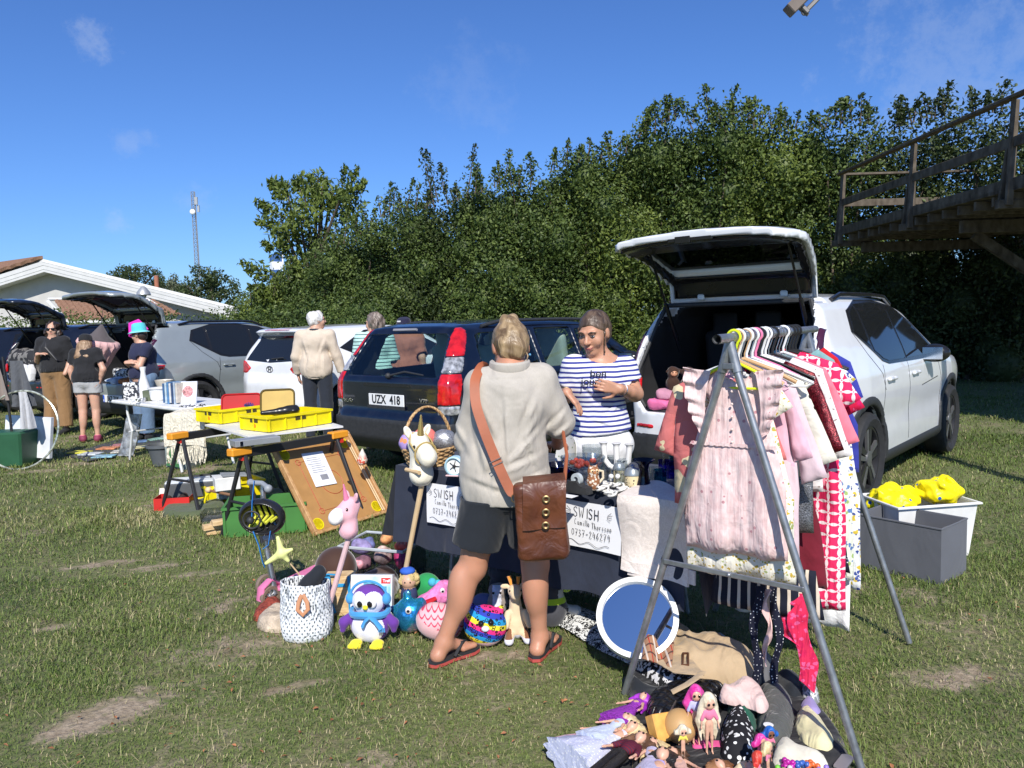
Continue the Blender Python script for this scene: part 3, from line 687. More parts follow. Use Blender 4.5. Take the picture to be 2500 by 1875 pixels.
# end of a timber arm hanging into the top of the picture
def arm():
 d = 5.2; a = D(1936,22,d); wood = M('dark_arm',(.16,.13,.11),.8,var=.2)
 t = thing('timber_mast', 'end of a dark timber arm with a bolted steel strip high in the sky', 'mast', a)
 P = lambda px, py: D(px,py,d)-a
 q = MB(); beam(q, P(1925,28), P(2950,-1000), .10, .075); q.build('timber', wood, t, 0)
 q = MB(); beam(q, P(1958,36), P(2300,-310), .012, .03); q.build('steel_strip', M('strip_metal',(.20,.19,.18),.5,.6), t, 0)
 q = MB(); beam(q, P(1947,8), P(1972,33), .05, .03); q.tube([P(1962,28), P(1973,37)], .012, 8); q.build('bolt', M('strip_metal',(.20,.19,.18),.5,.6), t, 0)
 q = MB(); b0 = P(2950,-1000); beam(q, b0+Vector((0,0,.1)), Vector((b0.x, b0.y, -a.z)), .14, .14, (0,1,0)); q.build('post', wood, t, 0)
arm()
# ------------------------------------------------------------ lettering
def text_mesh(txt, size, th=.002, align='CENTER', sx=1.0, bold=0.0, shear=0):
 cu = bpy.data.curves.new('lettering', 'FONT'); cu.body = txt; cu.size = size; cu.extrude = th; cu.align_x = align; cu.align_y = 'CENTER'; cu.offset = bold; cu.shear = shear; cu.resolution_u = 3
 o = bpy.data.objects.new('lettering', cu); me = bpy.data.meshes.new_from_object(o); bpy.data.objects.remove(o); bpy.data.curves.remove(cu)
 if sx != 1: me.transform(Matrix.Diagonal((sx,1,1,1)))
 return me
def lettering(txt, size, mat, parent, Mx, sx=1.0, bold=0.0, th=.0015, name='lettering', shear=0, align='CENTER'):
 me = text_mesh(txt, size, th, align, sx, bold, shear); me.transform(Mx); return link(name, me, mat, parent)
def frame(o, xd, yd):
 """matrix whose x and y axes are xd, yd (writing lies in that plane)"""
 xd = Vector(xd).normalized(); yd = Vector(yd); yd = (yd-xd*yd.dot(xd)).normalized(); m_ = Matrix((xd, yd, xd.cross(yd))).transposed().to_4x4(); m_.translation = Vector(o); return m_
def polyd(poly, U, V):
 """signed distance to a polygon"""
 P = np.array(poly, float); d = None; s = np.ones(np.broadcast(U, V).shape, np.float32)
 for i in range(len(P)):
  a = P[i]; b = P[i-1]; ex, ey = b-a; wx = U-a[0]; wy = V-a[1]; t = np.clip((wx*ex+wy*ey)/(ex*ex+ey*ey), 0, 1)
  q = (wx-ex*t)**2+(wy-ey*t)**2; d = q if d is None else np.minimum(d, q)
  c1 = (V >= a[1]); c2 = (V < b[1]); c3 = (ex*wy > ey*wx); f = (c1 & c2 & c3) | (~c1 & ~c2 & ~c3); s = np.where(f, -s, s)
 return (np.sqrt(d)*s).astype(np.float32)
def smax(a, b, k): return -_smin(-a, -b, k)
def cut_poly(poly, res):
 """triangulated polygon with inner points"""
 P = [Vector(p) for p in poly]; n = len(P); V = [];
 for i in range(n):
  a, b = P[i], P[(i+1)%n]; k = max(1, int((b-a).length/res)); V += [a.lerp(b, j/k) for j in range(k)]
 nb = len(V); A = np.array([tuple(v) for v in V]); lo = A.min(0); hi = A.max(0)
 gx, gy = np.meshgrid(np.arange(lo[0]+res*.5, hi[0], res), np.arange(lo[1]+res*.5, hi[1], res)); dd = polyd([tuple(p) for p in P], gx, gy)
 V += [Vector((x, y)) for x, y in zip(gx[dd < -res*.45], gy[dd < -res*.45])]
 r = delaunay_2d_cdt(V, [(i, (i+1)%nb) for i in range(nb)], [], 1, 1e-6); vs = r[0]; fs = r[2]; out = []
 for f in fs:
  c = sum((vs[i] for i in f), Vector((0,0)))/len(f)
  if polyd([tuple(p) for p in P], np.array([c.x]), np.array([c.y]))[0] < 0: out.append(tuple(f))
 return vs, out
AX = {'rear':(lambda u, v: (Vector((-3,u,v)), Vector((1,0,0)))), 'front':(lambda u, v: (Vector((8,u,v)), Vector((-1,0,0)))), 'right':(lambda u, v: (Vector((u,-4,v)), Vector((0,1,0)))),
      'left':(lambda u, v: (Vector((u,4,v)), Vector((0,-1,0)))), 'top':(lambda u, v: (Vector((u,v,5)), Vector((0,0,-1))))}
def patch_on(bvh, axis, poly, off=.004, th=.02, res=.06):
 vs, fs = cut_poly(poly, res); hit = [];
 for v in vs:
  o, d = AX[axis](v.x, v.y); h = bvh.ray_cast(o, d)
  if h[0] is None: nn = bvh.find_nearest(o+d*(3.2 if axis in ('left','right') else 3.2)); hit.append((nn[0], nn[1], d))
  else: hit.append((h[0], h[1], d))
 mb = MB(); n = len(hit); V = [p-d*off for p, q, d in hit]+[p+d*th for p, q, d in hit]
 def orient(f):
  a, b, c = V[f[0]], V[f[1]], V[f[2]]; nrm = (b-a).cross(c-a); return f if nrm.dot(hit[f[0]][2]) < 0 else tuple(reversed(f))
 F2 = [orient(f) for f in fs]; ec = {}
 for f in F2:
  for i in range(len(f)): ec[(f[i], f[(i+1)%len(f)])] = 1
 rim = [(b, a, a+n, b+n) for (a, b) in ec if (b, a) not in ec]
 mb.add(V, F2+[tuple(x+n for x in reversed(f)) for f in F2]+rim); return mb
def ribbon_on(bvh, axis, pts, w_=.007, off=.0015, res=.05):
 P = [];
 for a, b in zip(pts, pts[1:]):
  a, b = Vector(a), Vector(b); k = max(1, int((b-a).length/res)); P += [a.lerp(b, i/k) for i in range(k)]
 P.append(Vector(pts[-1])); mb = MB(); V = []
 for i, p in enumerate(P):
  t = (P[min(i+1, len(P)-1)]-P[max(i-1, 0)]).normalized(); s = Vector((-t.y, t.x))*w_/2
  for q in (p-s, p+s):
   o, d = AX[axis](q.x, q.y); h = bvh.ray_cast(o, d)
   V.append((h[0] if h[0] else bvh.find_nearest(o+d*3.2)[0])-d*off)
 V2 = [v+AX[axis](0,0)[1]*.01 for v in V]; n = len(V); Fc = []
 for i in range(len(P)-1): q = (2*i, 2*i+1, 2*i+3, 2*i+2); Fc += [q, (2*i+1, 2*i+1+n, 2*i+3+n, 2*i+3), (2*i, 2*i+2, 2*i+2+n, 2*i+n)]
 return mb.add(V+V2, Fc)
TYRE = M('tyre', (.022,.022,.023), .75, var=.25, vs=20); RIMD = M('dark_rim', (.05,.05,.055), .35, .6); RIMS = M('silver_rim', (.62,.62,.63), .3, .85)
PLAS = M('black_cladding', (.030,.031,.033), .6, var=.2, vs=30, bump=.1, bs=400, bd=.001); GLD = M('window_glass', (.012,.014,.016), .03, var=0, spec=.6); TRIMB = M('gloss_trim', (.015,.015,.016), .2)
REDL = M('red_lens', (.55,.012,.015), .12, var=.4, vs=14, coat=.8); WHL = M('clear_lens', (.40,.40,.40), .08, .3, var=.6, vs=26, coat=1); DARKIN = M('car_interior', (.022,.022,.024), .85); CHR = M('chrome', (.75,.75,.76), .12, 1.0, var=0)
GLT = GLASS('see_through_glass', (.88,.94,.93), 0, .0); PLW = M('plate_white', (.80,.80,.78), .4, var=.03); INK = M('plate_ink', (.015,.015,.018), .5, var=0); EUB = M('plate_blue', (.02,.10,.55), .4, var=0)
def wheel(parent, x, y, r, w_, style, side):
 """side +1 left, -1 right"""
 t = bpy.data.objects.new('wheel', None); C.objects.link(t); t.parent = parent; t.location = (x, y, r); t.rotation_euler = (R_(90), 0, 0); t.empty_display_size = .1
 o = -side   # local z after the turn points to -y
 rr = r*.70
 MB().lathe([(rr,-w_/2*.8),(r*.86,-w_/2),(r*.96,-w_/2*.86),(r,-w_/2*.6),(r,w_/2*.6),(r*.96,w_/2*.86),(r*.86,w_/2),(rr,w_/2*.8)], 40, closed=True, wob=lambda i, a: 1).build('tyre', TYRE, t)
 q = MB(); z = o*w_/2*.62
 def rp(pr): return [(a, b) for a, b in (pr if o > 0 else [(a, b) for a, b in reversed(pr)])]
 q.lathe(rp([(.02,z-o*.12),(rr*.99,z-o*.14)]), 32); q.m = 1
 q.lathe(rp([(rr*.90,z-o*.05),(rr*.93,z+o*.012),(rr*1.01,z+o*.015),(rr*1.02,z-o*.06)]), 36)
 ns = {'blade':5,'multi':10,'five':5}[style]
 for i in range(ns):
  a = 2*PI*i/ns+.3; T = Matrix.Rotation(a, 4, 'Z')
  if style == 'blade':
   q.m = 1; q.poly([(.03,-.035),(rr*.95,-.075),(rr*.95,-.012),(.03,.0)], .018, T @ Matrix.Translation((0,0,z-.009))); q.m = 2
   q.poly([(.05,.0),(rr*.95,.012),(rr*.95,.055),(.05,.03)], .02, T @ Matrix.Translation((0,0,z-.01)))
  elif style == 'multi': q.m = 2; q.poly([(.03,-.02),(rr*.95,-.022),(rr*.95,.022),(.03,.02)], .022, T @ Matrix.Translation((0,0,z-.011)))
  else: q.m = 2; q.poly([(.03,-.035),(rr*.95,-.03),(rr*.95,.03),(.03,.035)], .022, T @ Matrix.Translation((0,0,z-.011)))
 q.m = 2; q.lathe(rp([(.065,z-o*.02),(.06,z+o*.016),(.001,z+o*.02)]), 16)
 q.build('rim', [DARKIN, RIMD, RIMS if style != 'blade' else M('grey_rim',(.25,.25,.26),.35,.7)], t)
 return t
def mirror_y(p): return [(-a, b) for a, b in reversed(p)]
def car(label, cat, loc, heading, sp, paint, openh=0, name='parked_car'):
 t = thing(name, label, cat, (loc[0], loc[1], 0), R_(90-heading)); h = sp.get('vox', .024); L = sp['L']; Wd = sp['W']/2
 s = SDF((-.12,-Wd-.1,.05), (L+.12, Wd+.1, sp['H']+.12), h); x, y, z = s.xyz((slice(None),)*3)
 def field(x, y, z):
  sd = polyd(sp['side'], x[:,:,0], z[0])[:,None,:]; pl = polyd(sp['plan'], x[:,:,0], np.abs(y[0].T))[:,:,None]; fr = polyd(sp['front'], np.abs(y[0]), z[0,0][None,:])[None]
  d = smax(smax(sd, fr, .10), pl, .12)
  if 'waist' in sp: d = d+.018*np.exp(-((z-sp['waist'])/.11)**2)*np.clip(np.abs(y)*2-.9, 0, 1)   # shallow hollow along the doors
  return d
 d = field(x, y, z); full = d.copy()
 def shell(nm, mat, side=None, rear=None, xmax=9, ymin=-1, par=None, out=.006, bounds=None, h=.012, sgs=(-1, 1), deep=.03):
  """a piece of the car's own skin, cut out by a side view and a rear view outline"""
  lo, hi = bounds;
  for sg in sgs:
   y0, y1 = (lo[1], hi[1]) if sg > 0 else (-hi[1], -lo[1])
   g = SDF((lo[0], y0, lo[2]), (hi[0], y1, hi[2]), h); X, Y, Z = g.xyz((slice(None),)*3); f = field(X, Y, Z); e = np.maximum(f-out, -(f+deep))
   if side: e = np.maximum(e, polyd(side, X[:,:,0], Z[0])[:,None,:])
   if rear: e = np.maximum(e, polyd(rear, np.abs(Y[0]), Z[0,0][None,:])[None])
   if xmax < 9: e = np.maximum(e, X-xmax)
   if ymin > -1: e = np.maximum(e, ymin-np.abs(Y))
   for wx in sp['wx']: e = np.maximum(e, -(np.sqrt((X-wx)**2+(Z-sp['wr'])**2)-(sp['wr']+.052))+0*Y)
   g.d = np.broadcast_to(e, g.n).astype(np.float32)
   if (g.d < 0).any(): g.build(nm, mat, par or t, sharp=50)
 hp = sp['hatch']; pr = np.maximum(polyd(hp, np.broadcast_to(np.abs(y), d.shape[:1]+d.shape[1:2]+(1,))[0][:, 0][:,None]*1.0, z[0,0][None,:])[None], x-sp['hx'])
 cav = np.maximum(d+.065, sp['floor']-z)
 if openh or sp.get('see'): d = np.maximum(d, -cav)
 if openh: d = np.maximum(d, -pr)
 if sp.get('see'):
  for p in sp['sidew']: d = np.maximum(d, -polyd(p, x[:,:,0], z[0])[:,None,:])
  rw = np.maximum(polyd(sp['rearw'], np.abs(y[0]), z[0,0][None,:])[None], x-1.2); d = np.maximum(d, -rw)
  fw = np.maximum(polyd([(-.62,1.05),(.62,1.05),(.55,1.42),(-.55,1.42)], y[0], z[0,0][None,:])[None], 2.6-x); d = np.maximum(d, -fw)
 for wx in sp['wx']:
  q = np.maximum(np.sqrt((x-wx)**2+(z-sp['wr'])**2)-(sp['wr']+.055), Wd-.30-np.abs(y)); d = np.maximum(d, -q)
 s.d = np.broadcast_to(d, s.n).astype(np.float32)
 body = s.build('body', [paint, DARKIN], t, mif=lambda c: ((c[:,2] < .24) | (full[tuple(np.clip(np.round((c-s.lo)/h).astype(int), 0, s.n-1).T)] < -.038)*(np.sqrt(np.minimum((c[:,0]-sp['wx'][0])**2, (c[:,0]-sp['wx'][1])**2)+(c[:,2]-sp['wr'])**2) > -1))*1)
 s.d = np.broadcast_to(full, s.n).astype(np.float32); fm = s.mesh('shell'); fm.calc_loop_triangles()
 bv = BVHTree.FromPolygons([v.co.copy() for v in fm.vertices], [tuple(p.vertices) for p in fm.polygons])
 # interior: floor lining, seats
 if openh or sp.get('see'):
  q = MB(); q.box((L*.42,0,sp['floor']-.01), (L*.78,Wd*1.7,.03)); q.build('floor_lining', DARKIN, t)
  for yy in (-.37,.37):
   q = SDF((0,-.3,0), (.65,.3,.95), .03); q.box((.35,0,.2),(.25,.24,.09),.06,.05); q.box((.12,0,.5),(.06,.23,.3),.05,.05,(0,-.18,0)); q.box((.03,0,.86),(.05,.13,.08),.04,.02)
   q.build('seat', sp.get('seatm', DARKIN), t, loc=(sp['seatx'],yy,sp['floor']-.05))
  q = SDF((0,-.7,0), (.65,.7,.95), .03); q.box((.3,0,.15),(.25,.6,.09),.06,.05); q.box((.1,0,.42),(.06,.6,.28),.05,.05,(0,-.15,0))
  for yy in (-.4,0,.4): q.box((.02,yy,.78),(.05,.12,.08),.04,.03)
  q.build('rear_bench', sp.get('seatm', DARKIN), t, loc=(sp['seatx']-.85,0,sp['floor']-.05))
 gm = GLT if sp.get('see') else GLD
 for sdn in ('right','left'):
  if not sp.get('see'): patch_on(bv, sdn, sp['wframe'], .007, .03, .04).build('window_frame', TRIMB, t, 25)
  for p in sp['sidew']: patch_on(bv, sdn, p, .011 if not sp.get('see') else -.006, .012).build('side_window', gm, t, 25)
  for wx in sp['wx']:
   pass
  sg = -1 if sdn == 'right' else 1
  for p in sp['seams']: ribbon_on(bv, sdn, p).build('door_seam', INK, t)
  for (hx, hz) in sp['handles']:
   o, dd = AX[sdn](hx, hz); p = bv.ray_cast(o, dd)[0]
   e = SDF((-.13,-.05,-.04),(.13,.05,.04),.008); e.box((0,0,0),(.105,.016,.017),.015); e.ell((0,-sg*.012,0),(.06,.02,.03),.01,op='-'); e.build('door_handle', sp.get('handlem', paint), t, loc=p+Vector((0,sg*.018,0)))
  wm = sp['wr'];
  for wx in sp['wx']: wheel(t, wx, sg*(Wd-.125), wm, .225, sp['rim'], sg)
  mx, mz = sp['mirror']; e = SDF((-.14,-.16,-.12),(.14,.16,.12),.014); e.ell((0,0,0),(.09,.13,.085),.02); e.cone((.02,-sg*.12,-.05),(0,0,-.03),.02,.03,.03)
  mo = e.build('wing_mirror', TRIMB if sp.get('mdark', 1) else paint, t, loc=(mx, sg*(Wd+.02), mz)); MB().box((-.088,0,.0),(.006,.17,.11),None,.002).build('mirror_glass', CHR, mo)
  if sp.get('rails'):
   a, b = sp['rails']; q = MB(); hz = [bv.ray_cast(Vector((a+(b-a)*i/8, sg*(Wd-.30), 4)), Vector((0,0,-1)))[0].z for i in range(9)]
   q.tube([(a+(b-a)*i/8, sg*(Wd-.30), hz[i]+(.012 if i in (0,8) else .055)) for i in range(9)], .018, 8); q.build('roof_rail', sp.get('railm', TRIMB), t)
 # rear dressing, split between fixed body and tailgate
 gate = None
 if openh:
  g = SDF((-.12,-Wd-.1,.05), (L+.12, Wd+.1, sp['H']+.12), h); g.d = np.maximum(np.maximum(full, pr+.012), -(full+.055))
  g.d = np.broadcast_to(np.maximum(g.d, -np.maximum(polyd(sp['rearw'], np.abs(y[0]), z[0,0][None,:])[None], x-1.2)), s.n).astype(np.float32)
  k = int((sp['hx']+.2)/h)+8; g.d = g.d[:k]; g.n = np.array(g.d.shape); g.ax[0] = g.ax[0][:k]
  gate = g.build('tailgate', [paint, PLAS], t)
  # dark inner lining of the gate
  lin = g; lin.d = np.broadcast_to(np.maximum(np.maximum(full[:k]+.05, pr[:k]+.05), -(full[:k]+.078)), lin.n).astype(np.float32)
  lin.d = np.maximum(lin.d, -np.maximum(polyd([(a*.94, b) for a, b in sp['rearw']], np.abs(y[0]), z[0,0][None,:])[None], x[:k]-1.2)).astype(np.float32); lin.build('gate_lining', TRIMB, gate)
  hgz = max(b for a, b in hp); hgz = sp['hinge'][1]; hgx = sp['hinge'][0]
  MT = Matrix.Translation((hgx,0,hgz)) @ Matrix.Rotation(R_(openh), 4, 'Y') @ Matrix.Translation((-hgx,0,-hgz)); gate.matrix_local = MT
  for sg in (-1, 1):
   a = Vector((sp['hx']-.05, sg*sp['strut'], sp['hinge'][1]-.42)); b = MT @ Vector((.16, sg*sp['strut'], 1.12)); q = MB(); q.tube([a, a.lerp(b,.5), a.lerp(b,.5), b], [.018,.018,.010,.010], 8); q.build('gas_strut', TRIMB, t)
   q = MB(); q.box((hgx-.02, sg*.35, hgz+.03),(.12,.06,.05),None,.01); q.build('hinge', paint, t)
  # opening surround
  q = MB(); pp = [(a, b) for a, b in hp if a > 0]; path = []
  for a, b in [(p[0]-.0, p[1]) for p in pp]:
   hit = bv.ray_cast(Vector((-3, min(a, Wd-.1), min(b, sp['H']-.12))), Vector((1,0,0)))[0]; path.append(Vector((min(hit.x+.05, sp['hx']), a, min(b, sp['H']-.09))))
  full_p = path+[Vector((p.x, -p.y, p.z)) for p in reversed(path)]; q.tube(full_p, .02, 8, closed=True); q.build('door_seal', PLAS, t)
 gp = gate or t
 if not sp.get('see'): patch_on(bv, 'rear', sp['rearw_full'], .003 if not openh else .0, .012).build('rear_window', GLD if not openh else GLASS('gate_glass', (.35,.38,.40), 0, .6), gp, 25)
 else: patch_on(bv, 'rear', sp['rearw_full'], -.006, .010).build('rear_window', gm, gp, 25)
 fh = sp.get('fh', .014)
 for nm, mt, side, rear, bnd in sp['shells']: shell(nm, mt, side, rear, bounds=bnd, h=fh, out=.007)
 for p, mt, nm, onG in sp.get('rearmid', []): patch_on(bv, 'rear', p, .008, .03).build(nm, mt, gp if onG else t, 25)
 for side, bnd in sp.get('clad', []): shell('cladding', PLAS, side, None, bounds=bnd, h=fh*1.4, out=.012, ymin=.5)
 if sp.get('bump'): shell('rear_bumper', PLAS, sp['bump'], None, bounds=((-.06,-Wd-.05,.15),(.7,Wd+.05,.7)), h=fh*1.4, out=.014, sgs=(1,))
 if sp.get('arch'):
  for wx in sp['wx']:
   r1 = sp['wr']+.05+sp['arch']; pp = [(wx+r1*math.cos(a), max(.2, sp['wr']+r1*math.sin(a))) for a in np.linspace(-.3, PI+.3, 26)]
   shell('wheel_arch_trim', PLAS, pp, None, bounds=((wx-.56,.6,.15),(wx+.56,Wd+.05,.95)), h=fh*1.2, out=.016, ymin=.55)
 pl_ = sp['plate']; px_ = bv.ray_cast(Vector((-3,0,pl_[1])), Vector((1,0,0)))[0].x-.012
 pt = MB().box((px_,0,pl_[1]),(.008,.52,.112),None,.003).build('number_plate', PLW, gp if pl_[2] else t)
 if pl_[0]:
  if len(pl_) < 4: MB().box((px_-.001,.238,pl_[1]),(.010,.040,.106)).build('plate_band', EUB, pt)
  lettering(pl_[0], .105 if len(pl_) < 4 else .118, INK, pt, frame((px_-.006,-.015 if len(pl_) < 4 else 0,pl_[1]), (0,-1,0), (0,0,1)), sx=.86, bold=.002)
  if len(pl_) < 4: lettering('S', .035, PLW, pt, frame((px_-.008,.238,pl_[1]-.03), (0,-1,0), (0,0,1)), bold=.001)
 if not sp.get('open_front'):
  for p in sp.get('frontdeco', []): patch_on(bv, 'front', p, .004, .02).build('headlight', WHL, t, 25); patch_on(bv, 'front', mirror_y(p), .004, .02).build('headlight', WHL, t, 25)
 bpy.data.meshes.remove(fm)
 return t, bv, gate
XC = dict(L=4.44, W=1.86, H=1.66, wr=.355, wx=(.87,3.57), floor=.70, seatx=1.9, waist=.62, rim='blade', arch=.075, hx=.62, strut=.56, hinge=(.60,1.60),
 side=[(.10,.26),(.02,.36),(.0,.62),(.03,.95),(.10,1.12),(.34,1.50),(.36,1.60),(.62,1.645),(1.0,1.66),(1.6,1.655),(2.1,1.60),(2.5,1.49),(3.2,1.10),(3.35,1.06),(4.0,1.00),(4.30,.90),(4.43,.70),(4.44,.45),(4.36,.24),(4.0,.20),(.4,.20)],
 plan=[(-.03,-1),(-.03,.12),(-.01,.35),(.03,.58),(.10,.75),(.32,.88),(.9,.925),(3.6,.925),(4.1,.85),(4.38,.66),(4.46,.3),(4.46,-1)],
 front=[(-1,.15),(.78,.15),(.90,.30),(.925,.60),(.925,.85),(.90,1.0),(.86,1.08),(.68,1.50),(.60,1.60),(.40,1.655),(0,1.675),(-1,1.675)],
 hatch=[(-1,.72),(.62,.72),(.69,.80),(.735,1.05),(.66,1.42),(.60,1.60),(.56,1.8),(-1,1.8)],
 rearw=[(-1,1.10),(.63,1.10),(.56,1.46),(-1,1.46)], rearw_full=[(-.66,1.09),(.66,1.09),(.59,1.475),(-.59,1.475)],
 wframe=[(.84,1.33),(.92,1.49),(1.3,1.575),(1.8,1.575),(2.2,1.52),(2.55,1.37),(3.08,1.06),(3.05,1.03),(1.45,1.05),(1.30,1.08)],
 sidew=[[(.88,1.33),(.95,1.47),(1.13,1.525),(1.13,1.21)],[(1.18,1.17),(1.18,1.54),(1.60,1.555),(1.93,1.54),(1.93,1.07),(1.45,1.075),(1.33,1.10)],[(1.98,1.07),(1.98,1.53),(2.25,1.47),(2.55,1.32),(2.98,1.065)]],
 clad=[([(1.1,.17),(1.1,.42),(1.32,.35),(3.12,.35),(3.32,.45),(3.32,.17)],((1.05,.6,.15),(3.4,1,.5))),([(4.0,.17),(4.0,.45),(4.46,.47),(4.46,.17)],((3.95,.2,.15),(4.5,1,.55)))],
 bump=[(-.1,.2),(.56,.2),(.56,.42),(.30,.50),(.12,.54),(-.1,.55)],
 seams=[[(1.28,1.05),(1.24,.75),(1.22,.40)],[(1.98,1.05),(2.0,.6),(1.99,.37)],[(3.02,1.03),(3.13,.8),(3.1,.38)],[(.84,1.33),(1.0,1.15),(1.22,.98),(1.27,.85)],[(2.98,.84),(2.4,.80),(1.3,.86)][0:2]],
 handles=[(1.42,.93),(2.17,.93)], mirror=(2.60,1.08),
 shells=[('taillight', REDL, [(-.05,.83),(.06,.83),(.34,.93),(.36,.99),(-.05,1.0)], [(.66,.84),(1,.84),(1,1.0),(.66,1.0)], ((-.05,.6,.75),(.5,1,1.1))),
   ('taillight', M('dark_red_lens',(.06,.012,.03),.15,coat=.8), [(-.05,1.01),(.16,1.01),(.46,1.50),(-.05,1.5)], [(.755,1.01),(.80,1.01),(.74,1.36),(.70,1.38)], ((-.05,.5,.95),(.6,.95,1.55))),
   ('reflector', REDL, [(-.1,.585),(.1,.585),(.1,.625),(-.1,.625)], [(.52,.58),(.70,.58),(.74,.63),(.52,.63)], ((-.05,.45,.5),(.2,.85,.7)))],
 rearmid=[([(-.20,.80),(.20,.80),(.18,.84),(-.18,.84)], PLAS, 'grab_handle', 1)],
 plate=('', .60, 0), rails=(.75,2.3), frontdeco=[])
V7S = [(-.1,.66),(.20,.66),(.20,.80),(.26,1.02),(.50,1.38),(.50,1.5),(-.1,1.5)]
V70 = dict(L=4.73, W=1.86, H=1.55, wr=.345, wx=(1.02,3.80), floor=.60, seatx=2.05, rim='five', arch=.05, hx=.9, strut=.6, hinge=(.6,1.5), see=1, seatm=M('seat_green',(.33,.38,.32),.7),
 side=[(.12,.28),(.0,.40),(.0,.60),(.06,.66),(.07,.95),(.12,1.02),(.40,1.46),(.55,1.50),(1.0,1.53),(1.8,1.545),(2.4,1.50),(2.75,1.40),(3.35,1.02),(3.5,.98),(4.2,.88),(4.6,.78),(4.72,.60),(4.70,.32),(4.5,.22),(.4,.22)],
 plan=[(-.02,-1),(-.02,.70),(.08,.83),(.30,.90),(.9,.925),(3.8,.925),(4.3,.83),(4.62,.60),(4.75,.2),(4.75,-1)],
 front=[(-1,.15),(.80,.15),(.90,.32),(.925,.62),(.92,.86),(.88,.97),(.84,1.02),(.66,1.42),(.58,1.49),(.38,1.54),(0,1.56),(-1,1.56)],
 hatch=[(-1,.6),(.62,.6),(.66,1.0),(.56,1.45),(-1,1.45)],
 rearw=[(-1,1.0),(.66,1.0),(.68,1.04),(.56,1.39),(-1,1.40)], rearw_full=[(-.70,.985),(.70,.985),(.70,1.04),(.57,1.405),(-.57,1.405)],
 wframe=[(.6,1.0),(.6,1.4),(2.3,1.42),(3.0,1.0)],
 sidew=[[(.56,1.04),(.62,1.36),(.70,1.385),(1.42,1.405),(1.42,1.03),(.62,1.01)],[(1.52,1.02),(1.52,1.405),(2.13,1.40),(2.13,1.01)],[(2.22,1.01),(2.22,1.395),(2.55,1.32),(3.02,1.02)]],
 clad=[([(1.35,.17),(1.35,.32),(3.45,.32),(3.45,.17)],((1.3,.6,.15),(3.5,1,.4))),([(1.42,.50),(1.42,.56),(3.40,.54),(3.40,.48)],((1.3,.7,.4),(3.5,1,.65)))],
 bump=[(-.1,.2),(.62,.2),(.62,.44),(.60,.57),(-.1,.59)],
 seams=[[(1.46,1.0),(1.50,.62),(1.34,.34)],[(2.17,1.0),(2.17,.36)],[(3.08,1.0),(3.2,.36)]], handles=[(1.68,.86),(2.38,.86)], mirror=(2.9,1.03),
 shells=[('taillight', WHL, V7S, [(0.7,0.66),(1,0.66),(1,0.745),(0.7,0.745)], ((-.06,.5,0.61),(.6,1,0.795))), ('taillight', REDL, V7S, [(0.7,0.75),(1,0.75),(1,1.03),(0.693,1.03)], ((-.06,.5,0.7),(.6,1,1.08))), ('taillight', WHL, V7S, [(0.692,1.035),(1,1.035),(1,1.18),(0.66,1.18)], ((-.06,.5,0.9849999999999999),(.6,1,1.23))), ('taillight', REDL, V7S, [(0.659,1.185),(1,1.185),(1,1.47),(0.597,1.47)], ((-.06,.5,1.135),(.6,1,1.52)))],
 rearmid=[([(-.36,.90),(.36,.90),(.34,.93),(-.34,.93)], TRIMB, 'tailgate_trim', 1)], plate=('UZX  418', .77, 0, 1), rails=(.75,3.0), railm=PLAS)
I30 = dict(L=4.30, W=1.78, H=1.47, vox=.028, wr=.315, wx=(.80,3.45), floor=.6, seatx=1.9, waist=.6, rim='five', hx=.6, strut=.5, hinge=(.6,1.4), mdark=0,
 side=[(.10,.26),(.0,.40),(.0,.66),(.08,.80),(.10,.96),(.34,1.30),(.20,1.38),(.30,1.42),(1.0,1.46),(1.6,1.475),(2.1,1.43),(2.5,1.32),(3.1,1.0),(3.9,.86),(4.22,.70),(4.30,.45),(4.2,.22),(.4,.2)],
 plan=[(-.02,-1),(-.02,.52),(.10,.74),(.35,.85),(.9,.885),(3.4,.885),(3.9,.80),(4.2,.6),(4.32,.2),(4.32,-1)],
 front=[(-1,.15),(.78,.15),(.86,.3),(.885,.6),(.86,.92),(.82,.98),(.62,1.38),(.50,1.44),(0,1.48),(-1,1.48)],
 hatch=[(-1,.7),(.6,.7),(.5,1.4),(-1,1.4)], rearw=[(-1,1.0),(.55,1.0),(.5,1.35),(-1,1.35)], rearw_full=[(-.62,.98),(0,.95),(.62,.98),(.50,1.31),(-.50,1.31)],
 wframe=[(.75,1.13),(1.3,1.36),(1.8,1.40),(2.2,1.34),(2.98,.99),(2.9,.95),(1.5,.95),(1.0,1.03)],
 sidew=[[(.86,1.12),(1.15,1.27),(1.15,1.02)],[(1.2,1.01),(1.2,1.30),(1.5,1.35),(1.85,1.36),(1.85,.98)],[(1.9,.98),(1.9,1.355),(2.2,1.30),(2.85,.985)]],
 seams=[[(1.15,1.0),(1.2,.4)],[(1.88,.96),(1.88,.34)],[(2.95,.95),(3.0,.34)]], handles=[(1.35,.86),(2.05,.86)], mirror=(2.65,1.0),
 shells=[('taillight', REDL, [(-.1,.80),(.10,.80),(.40,.92),(.46,.99),(-.1,.99)], [(.46,.87),(.60,.79),(1,.80),(1,1.0),(.66,.97),(.60,.95)], ((-.06,.4,.72),(.6,1,1.05)))],
 rearmid=[([(-.75,.26),(.75,.26),(.72,.38),(-.72,.38)], PLAS, 'rear_bumper', 0),([(-.30,1.385),(.30,1.385),(.30,1.405),(-.30,1.405)], REDL, 'brake_light', 0)], plate=('', .42, 0))
